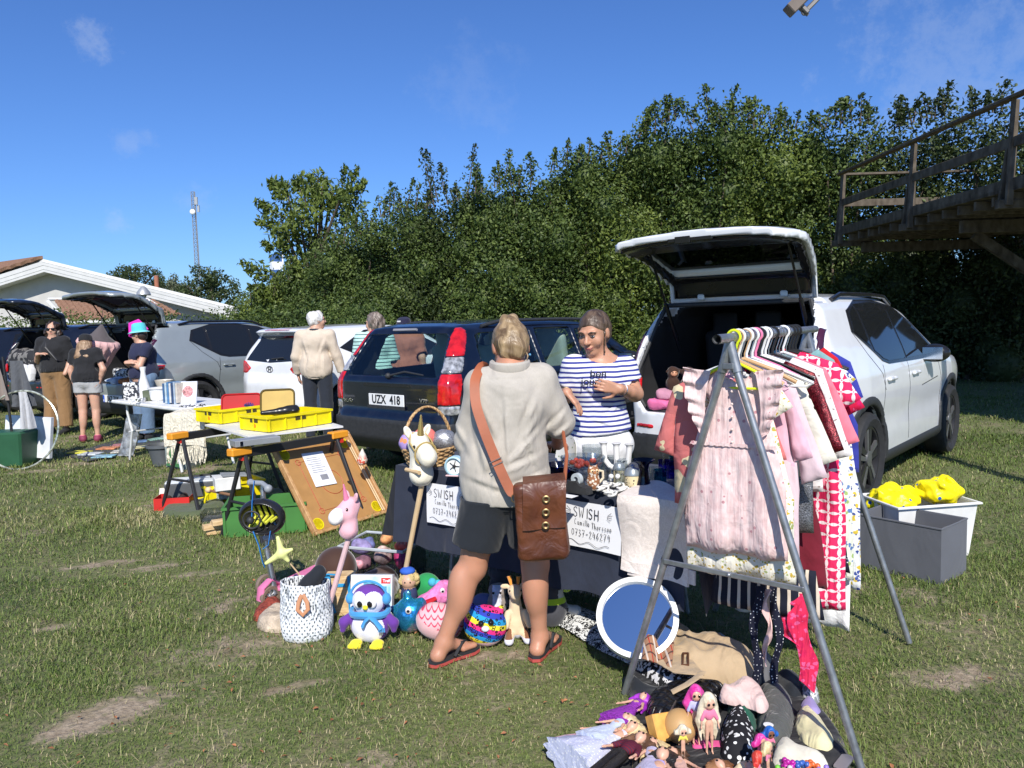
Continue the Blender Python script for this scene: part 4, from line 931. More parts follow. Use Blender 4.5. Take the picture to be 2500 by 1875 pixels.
WHITE = PAINT('white_paint_car', (.80,.81,.82)); NAVY = PAINT('navy_paint', (.0025,.0035,.010)); GREY = PAINT('grey_green_paint', (.34,.375,.375), .3, .3); BLK = PAINT('blue_black_paint', (.008,.011,.022))
XW = dict(XC); XW['vox'] = .018; XW['plate'] = ('', .57, 0)
wc, wbv, wg = car('white car at the right with its tailgate raised high and boot open behind clothes rack', 'car', (1.50,5.80), 41.2, XW, WHITE, 84)
wc.scale = (1,1,1.01)
MB().box((-.030,.24,.57),(.012,.045,.106),None,.002).build('plate_band', EUB, wc); MB().box((-.028,0,.57),(.008,.52,.112)).build('number_plate', PLW, wc)
lettering('S', .045, PLW, wc, frame((-.038,.24,.545), (0,-1,0), (0,0,1)), bold=.001)
MB().box((.0,0,.735),(.02,.5,.03)).build('latch_cover', PLAS, wc)
# load sill and the latch unit on the raised gate
q = MB(); q.box((.085,0,.755),(.04,.36,.05),None,.01); q.box((.085,.05,.735),(.05,.12,.03),None,.004); q.build('gate_latch', TRIMB, wg)
vc, vbv, _ = car('dark blue estate car with tall red tail lights and roof rails behind the shopper', 'car', (-1.25,7.33), 41, V70, NAVY)
lettering('VOLVO', .05, CHR, vc, frame((.062,.62,.74), (0,-1,0), (0,0,1)), sx=1.1, bold=.001); lettering('V70', .055, CHR, vc, frame((.062,-.52,.78), (0,-1,0), (0,0,1)), sx=1.2, bold=.001)
q = MB(); q.tube([(.10,0,1.0),(.085,-.25,1.045),(.07,-.52,1.02)], [.012,.010,.007], 6); q.ball((.09,0,1.0), .03, 8); q.build('rear_wiper', PLAS, vc)
MB().box((.33,0,1.435),(.02,.34,.022),(0,.5,0)).build('brake_light', M('brake_bar',(.25,.25,.27),.3), vc)
q = MB(); q.box((.045,0,.70),(.01,.54,.03)); q.build('plate_holder', PLAS, vc)
hc, hbv, _ = car('white hatchback behind the white haired man with a red spoiler light', 'car', (-3.50,10.9), 39, I30, WHITE)
hx = hbv.ray_cast(Vector((-3,0,.86)), Vector((1,0,0)))[0].x-.006
q = MB(); q.tube([(hx,.075*math.cos(a),.86+.042*math.sin(a)) for a in np.linspace(0, 2*PI, 24)[:-1]], .006, 6, closed=True); q.tube([(hx,.03,.828),(hx,.022,.892)], .007, 6); q.tube([(hx,-.022,.828),(hx,-.03,.892)], .007, 6); q.tube([(hx,.028,.852),(hx,-.028,.868)], .006, 6); q.build('badge', M('dark_chrome',(.3,.3,.31),.2,.9), hc)
hc.scale = (1,1,1.045)
lettering('i30', .085, CHR, hc, frame((hx+.0,-.36,.76), (0,-1,0), (0,0,1)), bold=.002, shear=.2)
MB().tube([(hx+.04,0,1.0),(hx+.03,-.3,1.02)], .009, 6).build('rear_wiper', PLAS, hc)
XG = dict(XC); XG['plate'] = ('JAZ 71K', .49, 0); XG['vox'] = .03; XG['fh'] = .02
gc, gbv, gg = car('grey green car with its tailgate up behind the person in the turquoise hat', 'car', (-6.0,11.5), 33.5, XG, GREY, 84)
XD = dict(XC); XD['plate'] = ('LGK 85W', .66, 0); XD['vox'] = .034; XD['fh'] = .025; XD['rim'] = 'multi'
dc, _, _ = car('black car with open tailgate and a boot full of clothes behind the person in sunglasses', 'car', (-8.4,13.1), 36, XD, BLK, 84)
XE = dict(XD); XE['plate'] = ('', .6, 0)
ec, _, _ = car('dark car with raised tailgate cut off by the left edge of the photo', 'car', (-10.8,14.8), 36, XE, M('black_car_paint',(.01,.012,.018),.2,coat=.9), 84)
# ------------------------------------------------------------ people
def skinmat(name, c):
 if name in _m: return _m[name]
 b = NB(name); b.col(b.mix(b.ramp(b.noise(9,4),.3,.7), tuple(x*.86 for x in c), (c[0]*1.06,c[1]*.98,c[2]*.95))); b.rough(.45); b.b.inputs['Subsurface Weight'].default_value = .12
 b.b.inputs['Subsurface Radius'].default_value = (.02,.008,.004); b.b.inputs['Subsurface Scale'].default_value = .5; b.b.inputs['Specular IOR Level'].default_value = .4; b.bump(b.noise(140,3), .12, .002); _m[name] = b.m; return b.m
def hairmat(name, a, b_):
 if name in _m: return _m[name]
 b = NB(name); n = b.noise(26, 4, b.vec(1,1,.22), .6); b.col(b.mix(b.ramp(n,.35,.65), a, b_)); b.rough(.42); b.bump(n, .8, .02); _m[name] = b.m; return b.m
SKIN = skinmat('skin_tanned', (.56,.30,.19)); SKINL = skinmat('skin_fair', (.62,.37,.26))
EYEW = M('eye_white', (.8,.78,.75), .2, var=0); IRIS = M('eye_iris', (.05,.07,.08), .1, var=0); LIP = M('lips', (.42,.13,.11), .4, var=.05)
LASH = M('lash', (.03,.018,.012), .7, var=0)
def V3(a): return Vector(a)
def hand(s, w_, d, n, th=1, curl=.4, k=1.0, spread=.0, tcurl=.3):
 w_ = V3(w_); d = V3(d).normalized(); n = V3(n); n = (n-d*n.dot(d)).normalized(); sd = d.cross(n)*th
 c = w_+d*.045*k
 for o in (-.024,-.008,.008,.024): s.cone(w_+sd*o*.6*k, w_+d*.082*k+sd*o*1.12*k, .0135*k, .012*k, .012)
 for i, (o, L) in enumerate(((.027,.070),(.009,.078),(-.009,.073),(-.027,.058))):
  p = w_+d*.085*k+sd*o*k; a = curl*(.5+.12*i); dd = d+sd*(o*6*spread)
  for j, f in enumerate((.45,.32,.25)):
   v = (dd*math.cos(a)+n*math.sin(a)).normalized(); q = p+v*L*f*k; s.cone(p, q, (.0092-.0009*j)*k, (.0085-.001*j)*k, .0025); p = q; a += curl*.85
 p = w_+sd*.024*k+d*.02*k; v = (d*.45+sd*.85+n*.35).normalized(); q = p+v*.038*k; s.cone(p, q, .013*k, .0105*k, .010); v = (d*(.8-.3*tcurl)+sd*.35+n*.4*tcurl*2).normalized(); q2 = q+v*.03*k; s.cone(q, q2, .0100*k, .009*k, .003); s.cone(q2, q2+(v+n*.3).normalized()*.022*k, .009*k, .0075*k, .002)
def head(s, c, yaw, pitch, k=1.0, roll=0, ears=True):
 """yaw 0 looks along +y; returns a local->figure transform"""
 Rm = rotm(pitch, roll, yaw); T = lambda x, y, z: V3(c)+Rm @ Vector((x*k,y*k,z*k)); rt = (pitch, roll, yaw)
 s.ell(T(0,-.012,.02), (.076*k,.094*k,.090*k), .02, rt); s.ell(T(0,.022,-.035), (.058*k,.066*k,.078*k), .03, rt); s.ell(T(0,.062,-.092), (.026*k,.020*k,.018*k), .025, rt)
 for g in (-1, 1):
  s.ell(T(g*.040,.062,-.030), (.024*k,.020*k,.026*k), .02, rt); s.ell(T(g*.030,.092,.005), (.017*k,.014*k,.011*k), .012, rt, '-')
  s.cone(T(g*.012,.086,.026), T(g*.046,.076,.026), .009*k, .007*k, .012)
  if ears: s.ell(T(g*.076,-.008,-.005), (.010*k,.020*k,.032*k), .008, rt)
 s.cone(T(0,.086,.012), T(0,.108,-.026), .008*k, .013*k, .012); s.ell(T(-.012,.097,-.030), (.009*k,.010*k,.008*k), .006, rt); s.ell(T(.012,.097,-.030), (.009*k,.010*k,.008*k), .006, rt)
 s.ell(T(0,.088,-.056), (.024*k,.012*k,.008*k), .008, rt); s.ell(T(0,.084,-.067), (.021*k,.013*k,.008*k), .008, rt); s.ell(T(0,.101,-.0610), (.024*k,.006*k,.0022*k), .004, rt, '-')
 return T, rt
def face_bits(par, T, rt, k=1.0, iris=IRIS, brow=None):
 for g in (-1, 1):
  e = MB().ball(T(g*.030,.0795,.004), (.0125*k,.0085*k,.0044*k), 10, rt).build('eye', EYEW, par, 180); MB().ball(T(g*.031,.0853,.0035), (.0058*k,.0035*k,.0042*k), 8, rt).build('iris', iris, e, 180); MB().tube([T(g*.017,.087,.0065), T(g*.030,.0895,.0105), T(g*.044,.083,.0065)], [.001,.0022,.001], 5).build('eyelid', LASH, par)
  if brow: MB().tube([T(g*.014,.093,.024), T(g*.032,.093,.030), T(g*.050,.078,.024)], [.003*k,.0035*k,.002*k], 6).build('eyebrow', brow, par)
 q = MB(); q.tube([T(-.027,.084,-.0545), T(-.012,.0965,-.0595), T(0,.0985,-.0600), T(.012,.0965,-.0595), T(.027,.084,-.0545)], [.001,.0032,.0036,.0032,.001], 6); q.tube([T(-.025,.085,-.0560), T(-.011,.0945,-.0665), T(.011,.0945,-.0665), T(.025,.085,-.0560)], [.001,.0040,.0040,.001], 6); q.build('mouth', LIP, par, 180); MB().tube([T(-.019,.0895,-.0580), T(0,.0965,-.0632), T(.019,.0895,-.0580)], [.001,.0026,.001], 6).build('teeth', EYEW, par)
def limbs(s, J, b=1.0, arms=True, feet=True):
 for g in ('l','r'):
  if arms and 'sh'+g in J:
   s.chain([J['sh'+g], J['el'+g], J['wr'+g]], [.050*b,.040*b,.0265*b], .025); a = V3(J['el'+g]); w_ = V3(J['wr'+g]); s.cone(a.lerp(w_,.08), a.lerp(w_,.4), .038*b, .036*b, .02)
  if 'hi'+g in J:
   h_, kn, an = V3(J['hi'+g]), V3(J['kn'+g]), V3(J['an'+g]); f = V3(J.get('fd'+g, (0,1,0))).normalized()
   s.chain([h_, kn], [.088*b,.056*b], .03); s.cone(kn, an, .052*b, .031*b, .02); c = kn.lerp(an, .30)-f*.020; s.ell(c, (.050*b,.052*b,.115), .035); s.ell(kn+f*.018, (.046*b,.046*b,.05*b), .03)
   if feet:
    hl = an-f*.03; hl.z = an.z-.045; bl = an+f*.125; bl.z = an.z-.048; s.cone(an, hl, .034, .030, .02); s.cone(an+f*.01, bl, .032, .020, .03); s.ell(hl, (.031,.034,.028), .02)
    sd = Vector((f.y,-f.x,0))
    for i, o in enumerate((-.027,-.010,.006,.021,.034)):
     o *= (1 if g == 'r' else -1); L = (.045,.05,.045,.038,.03)[i]; p = bl+sd*o*.8; s.cone(p-f*.03, p+f*(L-.01)-Vector((0,0,.002)), .013, (.013,.009,.009,.008,.008)[i], .006)
def torso(s, J, b=1.0, yaw=0):
 P, W_, K, N = V3(J['pel']), V3(J['wai']), V3(J['che']), V3(J['nec']); r = (0,0,yaw)
 s.ell(P, (.165*b,.115*b,.12), .04, r); s.ell(W_, (.135*b,.10*b,.13), .06, r); s.ell(K, (.158*b,.108*b,.16), .06, r); s.cone(K+Vector((0,0,.08)), N, .10, .060, .04)
 for g in ('l','r'):
  if 'sh'+g in J: s.cone(N-Vector((0,0,.02)), J['sh'+g], .045, .052, .04)
 s.cone(N-Vector((0,0,.03)), J['hea'], .052, .046, .03)
def bounds(J, m_=.16):
 A = np.array([v for k, v in J.items() if not k.startswith('fd')], float); lo = A.min(0)-m_; hi = A.max(0)+m_; lo[2] = min(lo[2], -.01); return lo, hi
def top_cloth(J, b, mat, par, hem, sleeve, h, neck_r=.075, wr=.006, name='shirt', yaw=0, seed=1, mif=None, hemtilt=0, creases=()):
 lo, hi = bounds(J, .22); s = SDF(lo, hi, h); P, W_, K, N = V3(J['pel']), V3(J['wai']), V3(J['che']), V3(J['nec']); r = (0,0,yaw); o = b
 s.ell(P+Vector((0,0,.02)), (.165*o+.022,.115*o+.022,.20), .05, r); s.ell(W_, (.135*o+.024,.10*o+.024,.17), .07, r); s.ell(K, (.158*o+.018,.108*o+.018,.165), .06, r); s.cone(K+Vector((0,0,.07)), N-Vector((0,0,.015)), .115, .066, .05)
 for g in ('l','r'):
  sh, el, w_ = V3(J['sh'+g]), V3(J['el'+g]), V3(J['wr'+g]); s.cone(N-Vector((0,0,.04)), sh, .050, .062*o, .04)
  if sleeve <= 1: e = sh.lerp(el, sleeve); s.cone(sh, e, .062*o, .058*o+.012*sleeve, .03); pd = (el-sh).normalized()
  else: s.cone(sh, el, .064*o, .060*o, .03); e = el.lerp(w_, sleeve-1); s.cone(el, e, .060*o, .048*o, .02); pd = (w_-el).normalized()
  L = 0.35
  q = s.sl(np.minimum(e, e+pd*.1)-.1, np.maximum(e, e+pd*.1)+.1)
  if q: X, Y, Z = s.xyz(q); v = np.maximum(-((X-e.x)*pd.x+(Y-e.y)*pd.y+(Z-e.z)*pd.z)+.0, np.sqrt((X-e.x-pd.x*.06)**2+(Y-e.y-pd.y*.06)**2+(Z-e.z-pd.z*.06)**2)-.085); s.d[q] = np.maximum(s.d[q], -v)
 X, Y, Z = s.xyz((slice(None),)*3)
 for (x1, z1, x2, z2, A_, w2) in creases:   # soft folds running from (x1,z1) to (x2,z2), given about the chest
  ax_, az, bx, bz = K.x+x1, K.z+z1, K.x+x2, K.z+z2; L2 = (bx-ax_)**2+(bz-az)**2; tt_ = np.clip(((X-ax_)*(bx-ax_)+(Z-az)*(bz-az))/L2, 0, 1)
  dd = np.sqrt((X-ax_-tt_*(bx-ax_))**2+(Z-az-tt_*(bz-az))**2); sg_ = np.sign((X-ax_)*(bz-az)-(Z-az)*(bx-ax_)); s.d = (s.d+A_*np.exp(-(dd/w2)**2)*sg_*1.6*np.minimum(1, dd/w2*1.5)*np.sin(PI*np.clip(tt_, .06, .94))).astype(np.float32)
 s.wrinkle(wr, 9, seed, zs=1.2); s.wrinkle(wr*.45, 26, seed+3)
 s.plane((P.x,0,hem), (hemtilt,0,-1)); s.cone(N+Vector((0,0,.0)), N+Vector((0,0,.12)), neck_r, neck_r, .006, '-')
 X, Y, Z = s.xyz((slice(None),)*3); inn = np.maximum(s.d+.014, Z-(hem+.05)); s.d = np.maximum(s.d, -inn)
 return s.build(name, mat, par, mif=mif)
def pants(J, b, mat, par, top, frac, h, loose=.012, flare=0, name='trousers', wr=.004, seed=5):
 lo, hi = bounds(J, .2); s = SDF(lo, hi, h); P = V3(J['pel']); s.ell(P, (.165*b+loose,.118*b+loose,.13), .04)
 for g in ('l','r'):
  h_, kn, an = V3(J['hi'+g]), V3(J['kn'+g]), V3(J['an'+g])
  if frac <= 1: e = h_.lerp(kn, frac); s.chain([h_, e], [.095*b+loose, .095*b+loose-.030*frac+flare], .02)
  else: s.chain([h_, kn], [.095*b+loose,.072*b+loose], .02); e = kn.lerp(an, frac-1); s.cone(kn, e, .074*b+loose, .05*b+loose+flare, .02)
  pd = ((kn-h_) if frac <= 1 else (an-kn)).normalized(); q = s.sl([c-.16 for c in e], [c+.16 for c in e]); X, Y, Z = s.xyz(q)
  v = np.maximum(-((X-e.x)*pd.x+(Y-e.y)*pd.y+(Z-e.z)*pd.z), np.sqrt((X-e.x-pd.x*.07)**2+(Y-e.y-pd.y*.07)**2+(Z-e.z-pd.z*.07)**2)-.155); s.d[q] = np.maximum(s.d[q], -v)
 s.wrinkle(wr, 10, seed); s.plane((0,0,top), (0,0,1)); return s.build(name, mat, par)
def person(label, loc, J, h=.011, b=1.0, skin=SKIN, yaw=0, pitch=0, hk=1.0, hands=None, tyaw=0, shoes=None, group=None):
 t = thing('person', label, 'person', loc, group=group); lo, hi = bounds(J, .17); s = SDF(lo, hi, h); torso(s, J, b, tyaw); limbs(s, J, b, feet=shoes is None)
 T, rt = head(s, J['hea'], yaw, pitch, hk)
 for hd in (hands or []): hand(s, *hd)
 s.build('body', skin, t)
 if shoes is not None:
  for g in ('l','r'):
   an = V3(J['an'+g]); f = V3(J.get('fd'+g, (0,1,0))).normalized(); q = SDF(an-Vector((.24,.24,.12)), an+Vector((.24,.24,.08)), min(h,.009)); hl = an-f*.03; bl = an+f*.13; z0 = .0
   q.cone((hl.x,hl.y,an.z-.03), (an.x,an.y,an.z+.0), .042, .045, .02); q.cone((an.x,an.y,an.z-.02), (bl.x,bl.y,an.z-.045), .042, .036, .03); q.plane((0,0,an.z+.02),(0,0,1)); q.plane((0,0,max(.0,an.z-.075)),(0,0,-1))
   zc = an.z-.052; q.build('shoe', shoes, t, mif=(lambda c: (c[:,2] < zc)*1) if isinstance(shoes, list) else None)
 return t, T, rt
def sandal(par, an, f, sole, strap, side):
 an = V3(an); f = V3(f).normalized(); sd = Vector((f.y,-f.x,0)); c = an+f*.055; Mx = Matrix((sd, f, (0,0,1))).transposed().to_4x4(); Mx.translation = Vector((c.x, c.y, .0))
 pts = [(.0,-.135),(.030,-.12),(.036,-.08),(.030,-.02),(.040,.05),(.044,.09),(.030,.13),(.0,.145),(-.028,.13),(-.042,.09),(-.036,.04),(-.028,-.02),(-.034,-.08),(-.028,-.12)]
 a = MB().poly(pts, .014, Mx).build('sole', sole, par, 40); MB().poly([(x*.99,y*.99) for x, y in pts], .010, Mx @ Matrix.Translation((0,0,.0142))).build('footbed', strap, par, 40)
 q = MB(); P = lambda x, y, z: Mx @ Vector((x,y,z)); t0 = P(.012*side,.10,.022); top = P(.010*side,.075,.058)
 for x in (-.036,.036): q.tube([t0, top.lerp(t0,.2), P(x*.6+.004*side,.035,.066), P(x*1.02,-.02,.025)], [.006,.008,.009,.008], 8)
 q.build('strap', strap, par)
# --- the shopper seen from behind
def shopper():
 k = 3.30/1880
 def Q(px, py, dy=0.0, d=3.36): p = D(px, py, d+dy); return (p.x, dy, p.z)
 J = dict(pel=Q(1236,1190), wai=Q(1235,1090,.0), che=Q(1240,985,.02), nec=Q(1245,898,.03), hea=Q(1246,848,.085),
      shl=Q(1172,940,.02), shr=Q(1322,928,.02), ell=Q(1150,1072,.06), elr=Q(1366,1030,.05), wrl=Q(1180,1130,.28), wrr=Q(1362,1085,.27),
      hil=Q(1192,1215), hir=Q(1288,1215), knl=Q(1152,1385,-.02), knr=Q(1306,1378,-.02), anl=Q(1082,1588,-.06), anr=Q(1318,1580,-.02), fdl=(.75,.66,0), fdr=(.45,.9,0))
 J['anl'] = (J['anl'][0], J['anl'][1], .085); J['anr'] = (J['anr'][0], J['anr'][1], .085)
 loc = (0, 3.36, 0); t, T, rt = person('woman seen from behind in a loose linen shirt and black shorts, hair in a bun', loc, J, .0075, 1.06, skinmat('skin_legs', (.50,.25,.155)), yaw=R_(12), pitch=R_(-28), hk=1.0,
      hands=[(J['wrl'], (.2,1,-.2), (.3,0,-1), 1, .5), (J['wrr'], (-.3,1,-.1), (0,0,-1), -1, .5)])
 lin = FAB('linen', (.455,.415,.355), .55, 7, 260, var=.10)
 top_cloth(J, 1.09, lin, t, Q(1236,1222)[2], 1.15, .0085, .062, .005, 'linen_shirt', seed=4, creases=[(-.02,.08,-.01,-.30,.007,.016),(-.13,.02,-.05,-.16,.009,.022),(-.16,-.05,-.10,-.30,.008,.02),(.12,.05,.05,-.12,.010,.022),(.13,-.02,.02,-.20,.009,.02),(.15,-.08,-.02,-.24,.008,.018),(.16,-.20,-.12,-.30,.008,.02),(.18,-.28,-.05,-.36,.008,.018),(-.20,-.30,.05,-.38,.008,.02),(.06,-.10,.14,-.34,.007,.02),(-.06,-.18,-.09,-.42,.006,.018),(.26,-.02,.16,-.12,.008,.016),(.28,-.08,.18,-.16,.008,.014),(-.27,-.05,-.18,-.2,.008,.018),(-.15,.115,.16,.125,.004,.008)])
 # collar, yoke seam, rolled cuffs
 n = V3(J['nec']); q = MB(); q.tube([(n.x+.078*math.cos(a), n.y-.01+.075*math.sin(a), n.z+.012+.012*math.sin(a)) for a in np.linspace(PI*.95, PI*2.05, 14)], .015, 8, flat=1.7); q.build('collar', lin, t)
 for g, s_ in (('r', 1), ('l', -1)):
  a = V3(J['el'+g]).lerp(V3(J['wr'+g]), .13); d = (V3(J['wr'+g])-V3(J['el'+g])).normalized(); q = MB(); q.tube([a-d*.028, a+d*.004], [.064,.066], 20); q.build('rolled_cuff', lin, t)
 pants(J, 1.22, FAB('black_cloth', (.016,.019,.024), .5, 8, 300), t, Q(1236,1222)[2]+.02, .72, .009, .006, .012, 'shorts')
 hs = SDF(V3(J['hea'])-Vector((.16,.17,.16)), V3(J['hea'])+Vector((.16,.16,.20)), .006)
 hs.ell(T(0,-.018,.030), (.084,.100,.090), .02, rt); hs.ell(T(0,-.055,-.02), (.066,.058,.075), .03, rt); hs.ell(T(0,.09,-.03), (.070,.07,.13), .01, rt, '-'); hs.ell(T(0,-.060,.082), (.046,.042,.040), .012, rt)
 hs.ell(T(.016,-.065,.112), (.026,.024,.022), .008, rt); hs.ell(T(-.024,-.070,.10), (.020,.020,.026), .008, rt); hs.wrinkle(.0025, 60, 3)
 hs.build('hair', hairmat('hair_blond', (.13,.08,.04), (.40,.28,.15)), t)
 q = MB();
 for g in (-1,1):
  if g > 0: q.tube([T(g*.05,-.07,-.05), T(g*.055,-.075,-.08), T(g*.045,-.065,-.11)], [.005,.004,.001], 5)
 q.build('loose_strand', hairmat('hair_blond', (), ()), t)
 q = MB(); q.ball(T(.083,-.005,-.042), .006, 6).build('earring', M('pearl',(.1,.3,.5),.2), t)
 rs = M('sandal_red', (.45,.07,.06), .6); bs_ = M('sandal_black', (.025,.025,.028), .6)
 for g, sd in (('l',-1),('r',1)): sandal(t, V3(J['an'+g]), J['fd'+g], rs, bs_, sd)
 # leather satchel on its strap
 lea = PAT('brown_leather', lambda b: b.mix(b.ramp(b.noise(7,5),.3,.7), (.055,.014,.006), (.17,.054,.022)), .40, .7); lea.node_tree.nodes['Principled BSDF'].inputs['Specular IOR Level'].default_value = .6
 sa = V3(Q(1168,905,-.02)); bl = V3(Q(1255,1200,-.20)); Tb = thing('satchel', 'glossy brown leather satchel on an orange brown strap across the linen shirt', 'bag', (0,3.36,0))
 c = V3(Q(1320,1268,-.21)); s = SDF((c.x-.2,c.y-.12,c.z-.24),(c.x+.2,c.y+.12,c.z+.24), .007); s.box(tuple(c),(.105,.042,.165),.028,0,(0,-.06,.0)); s.wrinkle(.003,16,2); s.wrinkle(.0012,45,6); s.build('bag_body', lea, Tb)
 f = MB(); fx = 14
 f.sheet(lambda u, v: (c.x-.070+.175*u-.006*v, c.y-.047-.012*math.sin(min(1,v*1.3)*PI)-.004*math.sin(u*9), c.z+.172-.205*v+.012*u) if v > .0 else (c.x-.070+.175*u, c.y+.03, c.z+.172+.012*u), fx, 14, .005); f.build('flap', lea, Tb)
 br = M('old_brass', (.30,.21,.10), .45, .9)
 for i in range(3): q = MB(); T_ = Matrix.Translation((c.x+.022-.002*i, c.y-.066+.003*i, c.z+.10-.055*i)) @ Matrix.Rotation(R_(90),4,'X'); q.lathe([(.0075,0),(.0165,0),(.0165,.003),(.012,.005),(.0075,.003)], 18, T_, closed=True); q.build('brass_ring', br, Tb)
 stp = M('strap_leather', (.36,.105,.045), .6, var=.15, bump=.2)
 # strap follows the back from the left shoulder down to the hip
 K = V3(J['che']); q = MB(); top = V3(Q(1178,896,.02)); pts = [top+Vector((.02,.10,-.02)), top+Vector((0,.0,.012)), V3(Q(1158,925,-.085)), V3(Q(1160,985,-.135)), V3(Q(1185,1060,-.170)), V3(Q(1218,1140,-.188)), V3(Q(1244,1195,-.20)), V3(Q(1254,1207,-.205))]
 P2 = []
 for a, b_ in zip(pts, pts[1:]): P2 += [a.lerp(b_, i/5) for i in range(5)]
 P2.append(pts[-1])
 for _ in range(3): P2 = [P2[0]]+[(P2[i-1]+P2[i]*2+P2[i+1])/4 for i in range(1, len(P2)-1)]+[P2[-1]]
 V = [];
 for i, p in enumerate(P2):
  t_ = (P2[min(i+1,len(P2)-1)]-P2[max(0,i-1)]).normalized(); w2 = .021 if i < 34 else .021-.0025*(i-33); s2 = t_.cross(Vector((0,-1,.15))).normalized()*max(.008,w2); V.append((p-s2, p+s2))
 q.sheet(lambda u, v: V[int(round(v*(len(V)-1)))][0].lerp(V[int(round(v*(len(V)-1)))][1], u)+Vector((0,-.003,0)), 2, len(V)-1, .004); q.build('strap', stp, Tb)
 q = MB(); o = P2[24]; q.tube([o+Vector((-.028,-.008,-.010)), o+Vector((.022,-.008,.012)), o+Vector((.028,-.008,-.006)), o+Vector((-.020,-.008,-.028))], .0025, 6, closed=True); q.build('strap_buckle', M('steel_ring',(.5,.5,.5),.3,.9), Tb)
 q = MB(); e = P2[-1]; q.tube([e+Vector((.010*math.cos(a),-.004,-.016+.016*math.sin(a))) for a in np.linspace(0,2*PI,12)[:-1]], .0022, 6, closed=True); q.build('swivel_ring', br, Tb)
 q = MB(); e2 = V3(Q(1378,1180,-.18)); q.tube([e2, e2+Vector((.02,.10,.10)), e2+Vector((0,.26,.30))], .008, 6, flat=2); q.build('far_strap', stp, Tb)
shopper()
# --- the seller in the striped shirt, facing us
def seller():
 dd = 4.33
 def Q(px, py, dy=0.0): p = D(px, py, dd+dy); return (p.x, dy, p.z)
 J = dict(pel=Q(1468,1085,.02), wai=Q(1464,1020,.02), che=Q(1464,935,.0), nec=Q(1468,876,.0), hea=Q(1450,812,-.035),
      shl=Q(1400,893,.0), shr=Q(1528,896,.02), ell=Q(1380,968,.05), wrl=Q(1384,958,-.16), elr=Q(1552,962,.0), wrr=Q(1514,950,-.17),
      hil=(Q(1445,1110)[0],.02,.80), hir=(Q(1490,1110)[0],.02,.80), knl=(Q(1440,1110)[0],0,.44), knr=(Q(1490,1110)[0],0,.44), anl=(Q(1440,1110)[0],.03,.085), anr=(Q(1495,1110)[0],.03,.085), fdl=(0,-1,0), fdr=(.1,-1,0))
 t, T, rt = person('smiling woman in a blue and white striped T shirt behind the table', (0,dd,0), J, .0065, 1.0, SKIN, yaw=PI-R_(32), pitch=R_(-16), hk=1.03,
      hands=[(J['wrl'], (.62,-.25,-.75), (-.75,.3,-.5), 1, .30, .92), (J['wrr'], (-.93,-.12,.22), (.15,1,.0), 1, .38, .92, .3)])
 face_bits(t, T, rt, 1.03, brow=hairmat('hair_brown', (.045,.028,.018), (.13,.085,.055)))
 def stripes(b):
  z = b.xyz()[2]; w_ = b.math('ADD', z, b.math('MULTIPLY', b.noise(5,2), .02)); f = b.math('FRACT', b.math('MULTIPLY', w_, 36.5)); return b.mix(b.math('LESS_THAN', f, .42), (.80,.80,.80), (.045,.055,.26))
 top_cloth(J, .97, PAT('blue_stripes', stripes, .85, .35), t, Q(1464,1056)[2], .50, .0075, .088, .004, 'striped_shirt', seed=9, hemtilt=.10, creases=[(.12,.02,-.02,-.10,.006,.016),(-.12,.02,.0,-.12,.006,.016),(.10,-.15,-.08,-.20,.006,.014),(-.11,-.18,.08,-.24,.006,.014),(.11,-.08,.02,-.18,.005,.014)])
 pants(J, 1.08, FAB('white_denim', (.74,.73,.72), .4), t, J['pel'][2]+.15, .7, .010, .008, .01, 'shorts')
 hs = SDF(V3(J['hea'])-Vector((.16,.16,.24)), V3(J['hea'])+Vector((.16,.2,.2)), .006); hs.ell(T(0,-.020,.034), (.085,.102,.090), .02, rt); hs.ell(T(0,-.04,-.01), (.079,.072,.08), .03, rt)
 hs.ell(T(0,.088,-.035), (.069,.074,.098), .012, rt, '-'); hs.cone(T(0,-.10,-.04), T(.02,-.10,-.16), .028, .018, .02); hs.cone(T(.072,.03,.03), T(.078,.035,-.09), .006, .004, .01); hs.cone(T(-.072,.02,.0), T(-.066,.04,-.10), .008, .004, .01); hs.wrinkle(.0018, 60, 3)
 hs.build('hair', hairmat('hair_brown', (), ()), t)
 # lettering on the chest, following it
 ink = M('print_navy', (.012,.014,.03), .7, var=0); c = V3(Q(1457,912,0));
 for (tx, px, py) in (('bon', 1443, 908), ('jour', 1434, 927)):
  me = text_mesh(tx, .058, .0, 'CENTER', 1.0, .0008);
  if tx == 'bon': me.transform(Matrix.Translation((.025,0,0)))
  p = V3(Q(px, py)); b_ = bmesh_sub(me); V = []
  for v in me.vertices:
   x = p.x+v.co.x; z = p.z+v.co.y; V.append((x, None, z))
  KK = V3(J['che']); o = []
  for (x, _, z) in V: o.append((x, KK.y-.145+.9*(x-KK.x)**2, z))
  me.vertices.foreach_set('co', np.array(o, np.float32).ravel()); me.update(); link('lettering', me, ink, t)
 gold = M('gold', (.75,.55,.25), .25, 1.0); silv = M('silver', (.7,.7,.7), .25, 1.0); n = V3(J['nec'])
 MB().tube([(n.x-.01+.070*math.cos(a), n.y-.045-.06*abs(math.sin(a)), n.z-.0-.085*math.sin(a)) for a in np.linspace(.1,PI-.1,16)], .0018, 5).build('necklace', gold, t)
 for w_, e, mt, r in ((J['wrl'], J['ell'], gold, .030), (J['wrr'], J['elr'], silv, .031)):
  w_ = V3(w_); e = V3(e); d = (e-w_).normalized(); u = d.orthogonal().normalized(); v = d.cross(u); c = w_.lerp(e,.12); MB().tube([c+u*math.cos(a)*r+v*math.sin(a)*r for a in np.linspace(0,2*PI,18)[:-1]], .0045 if mt is silv else .003, 6, closed=True).build('bracelet', mt, t)
def bmesh_sub(me): return None
seller()
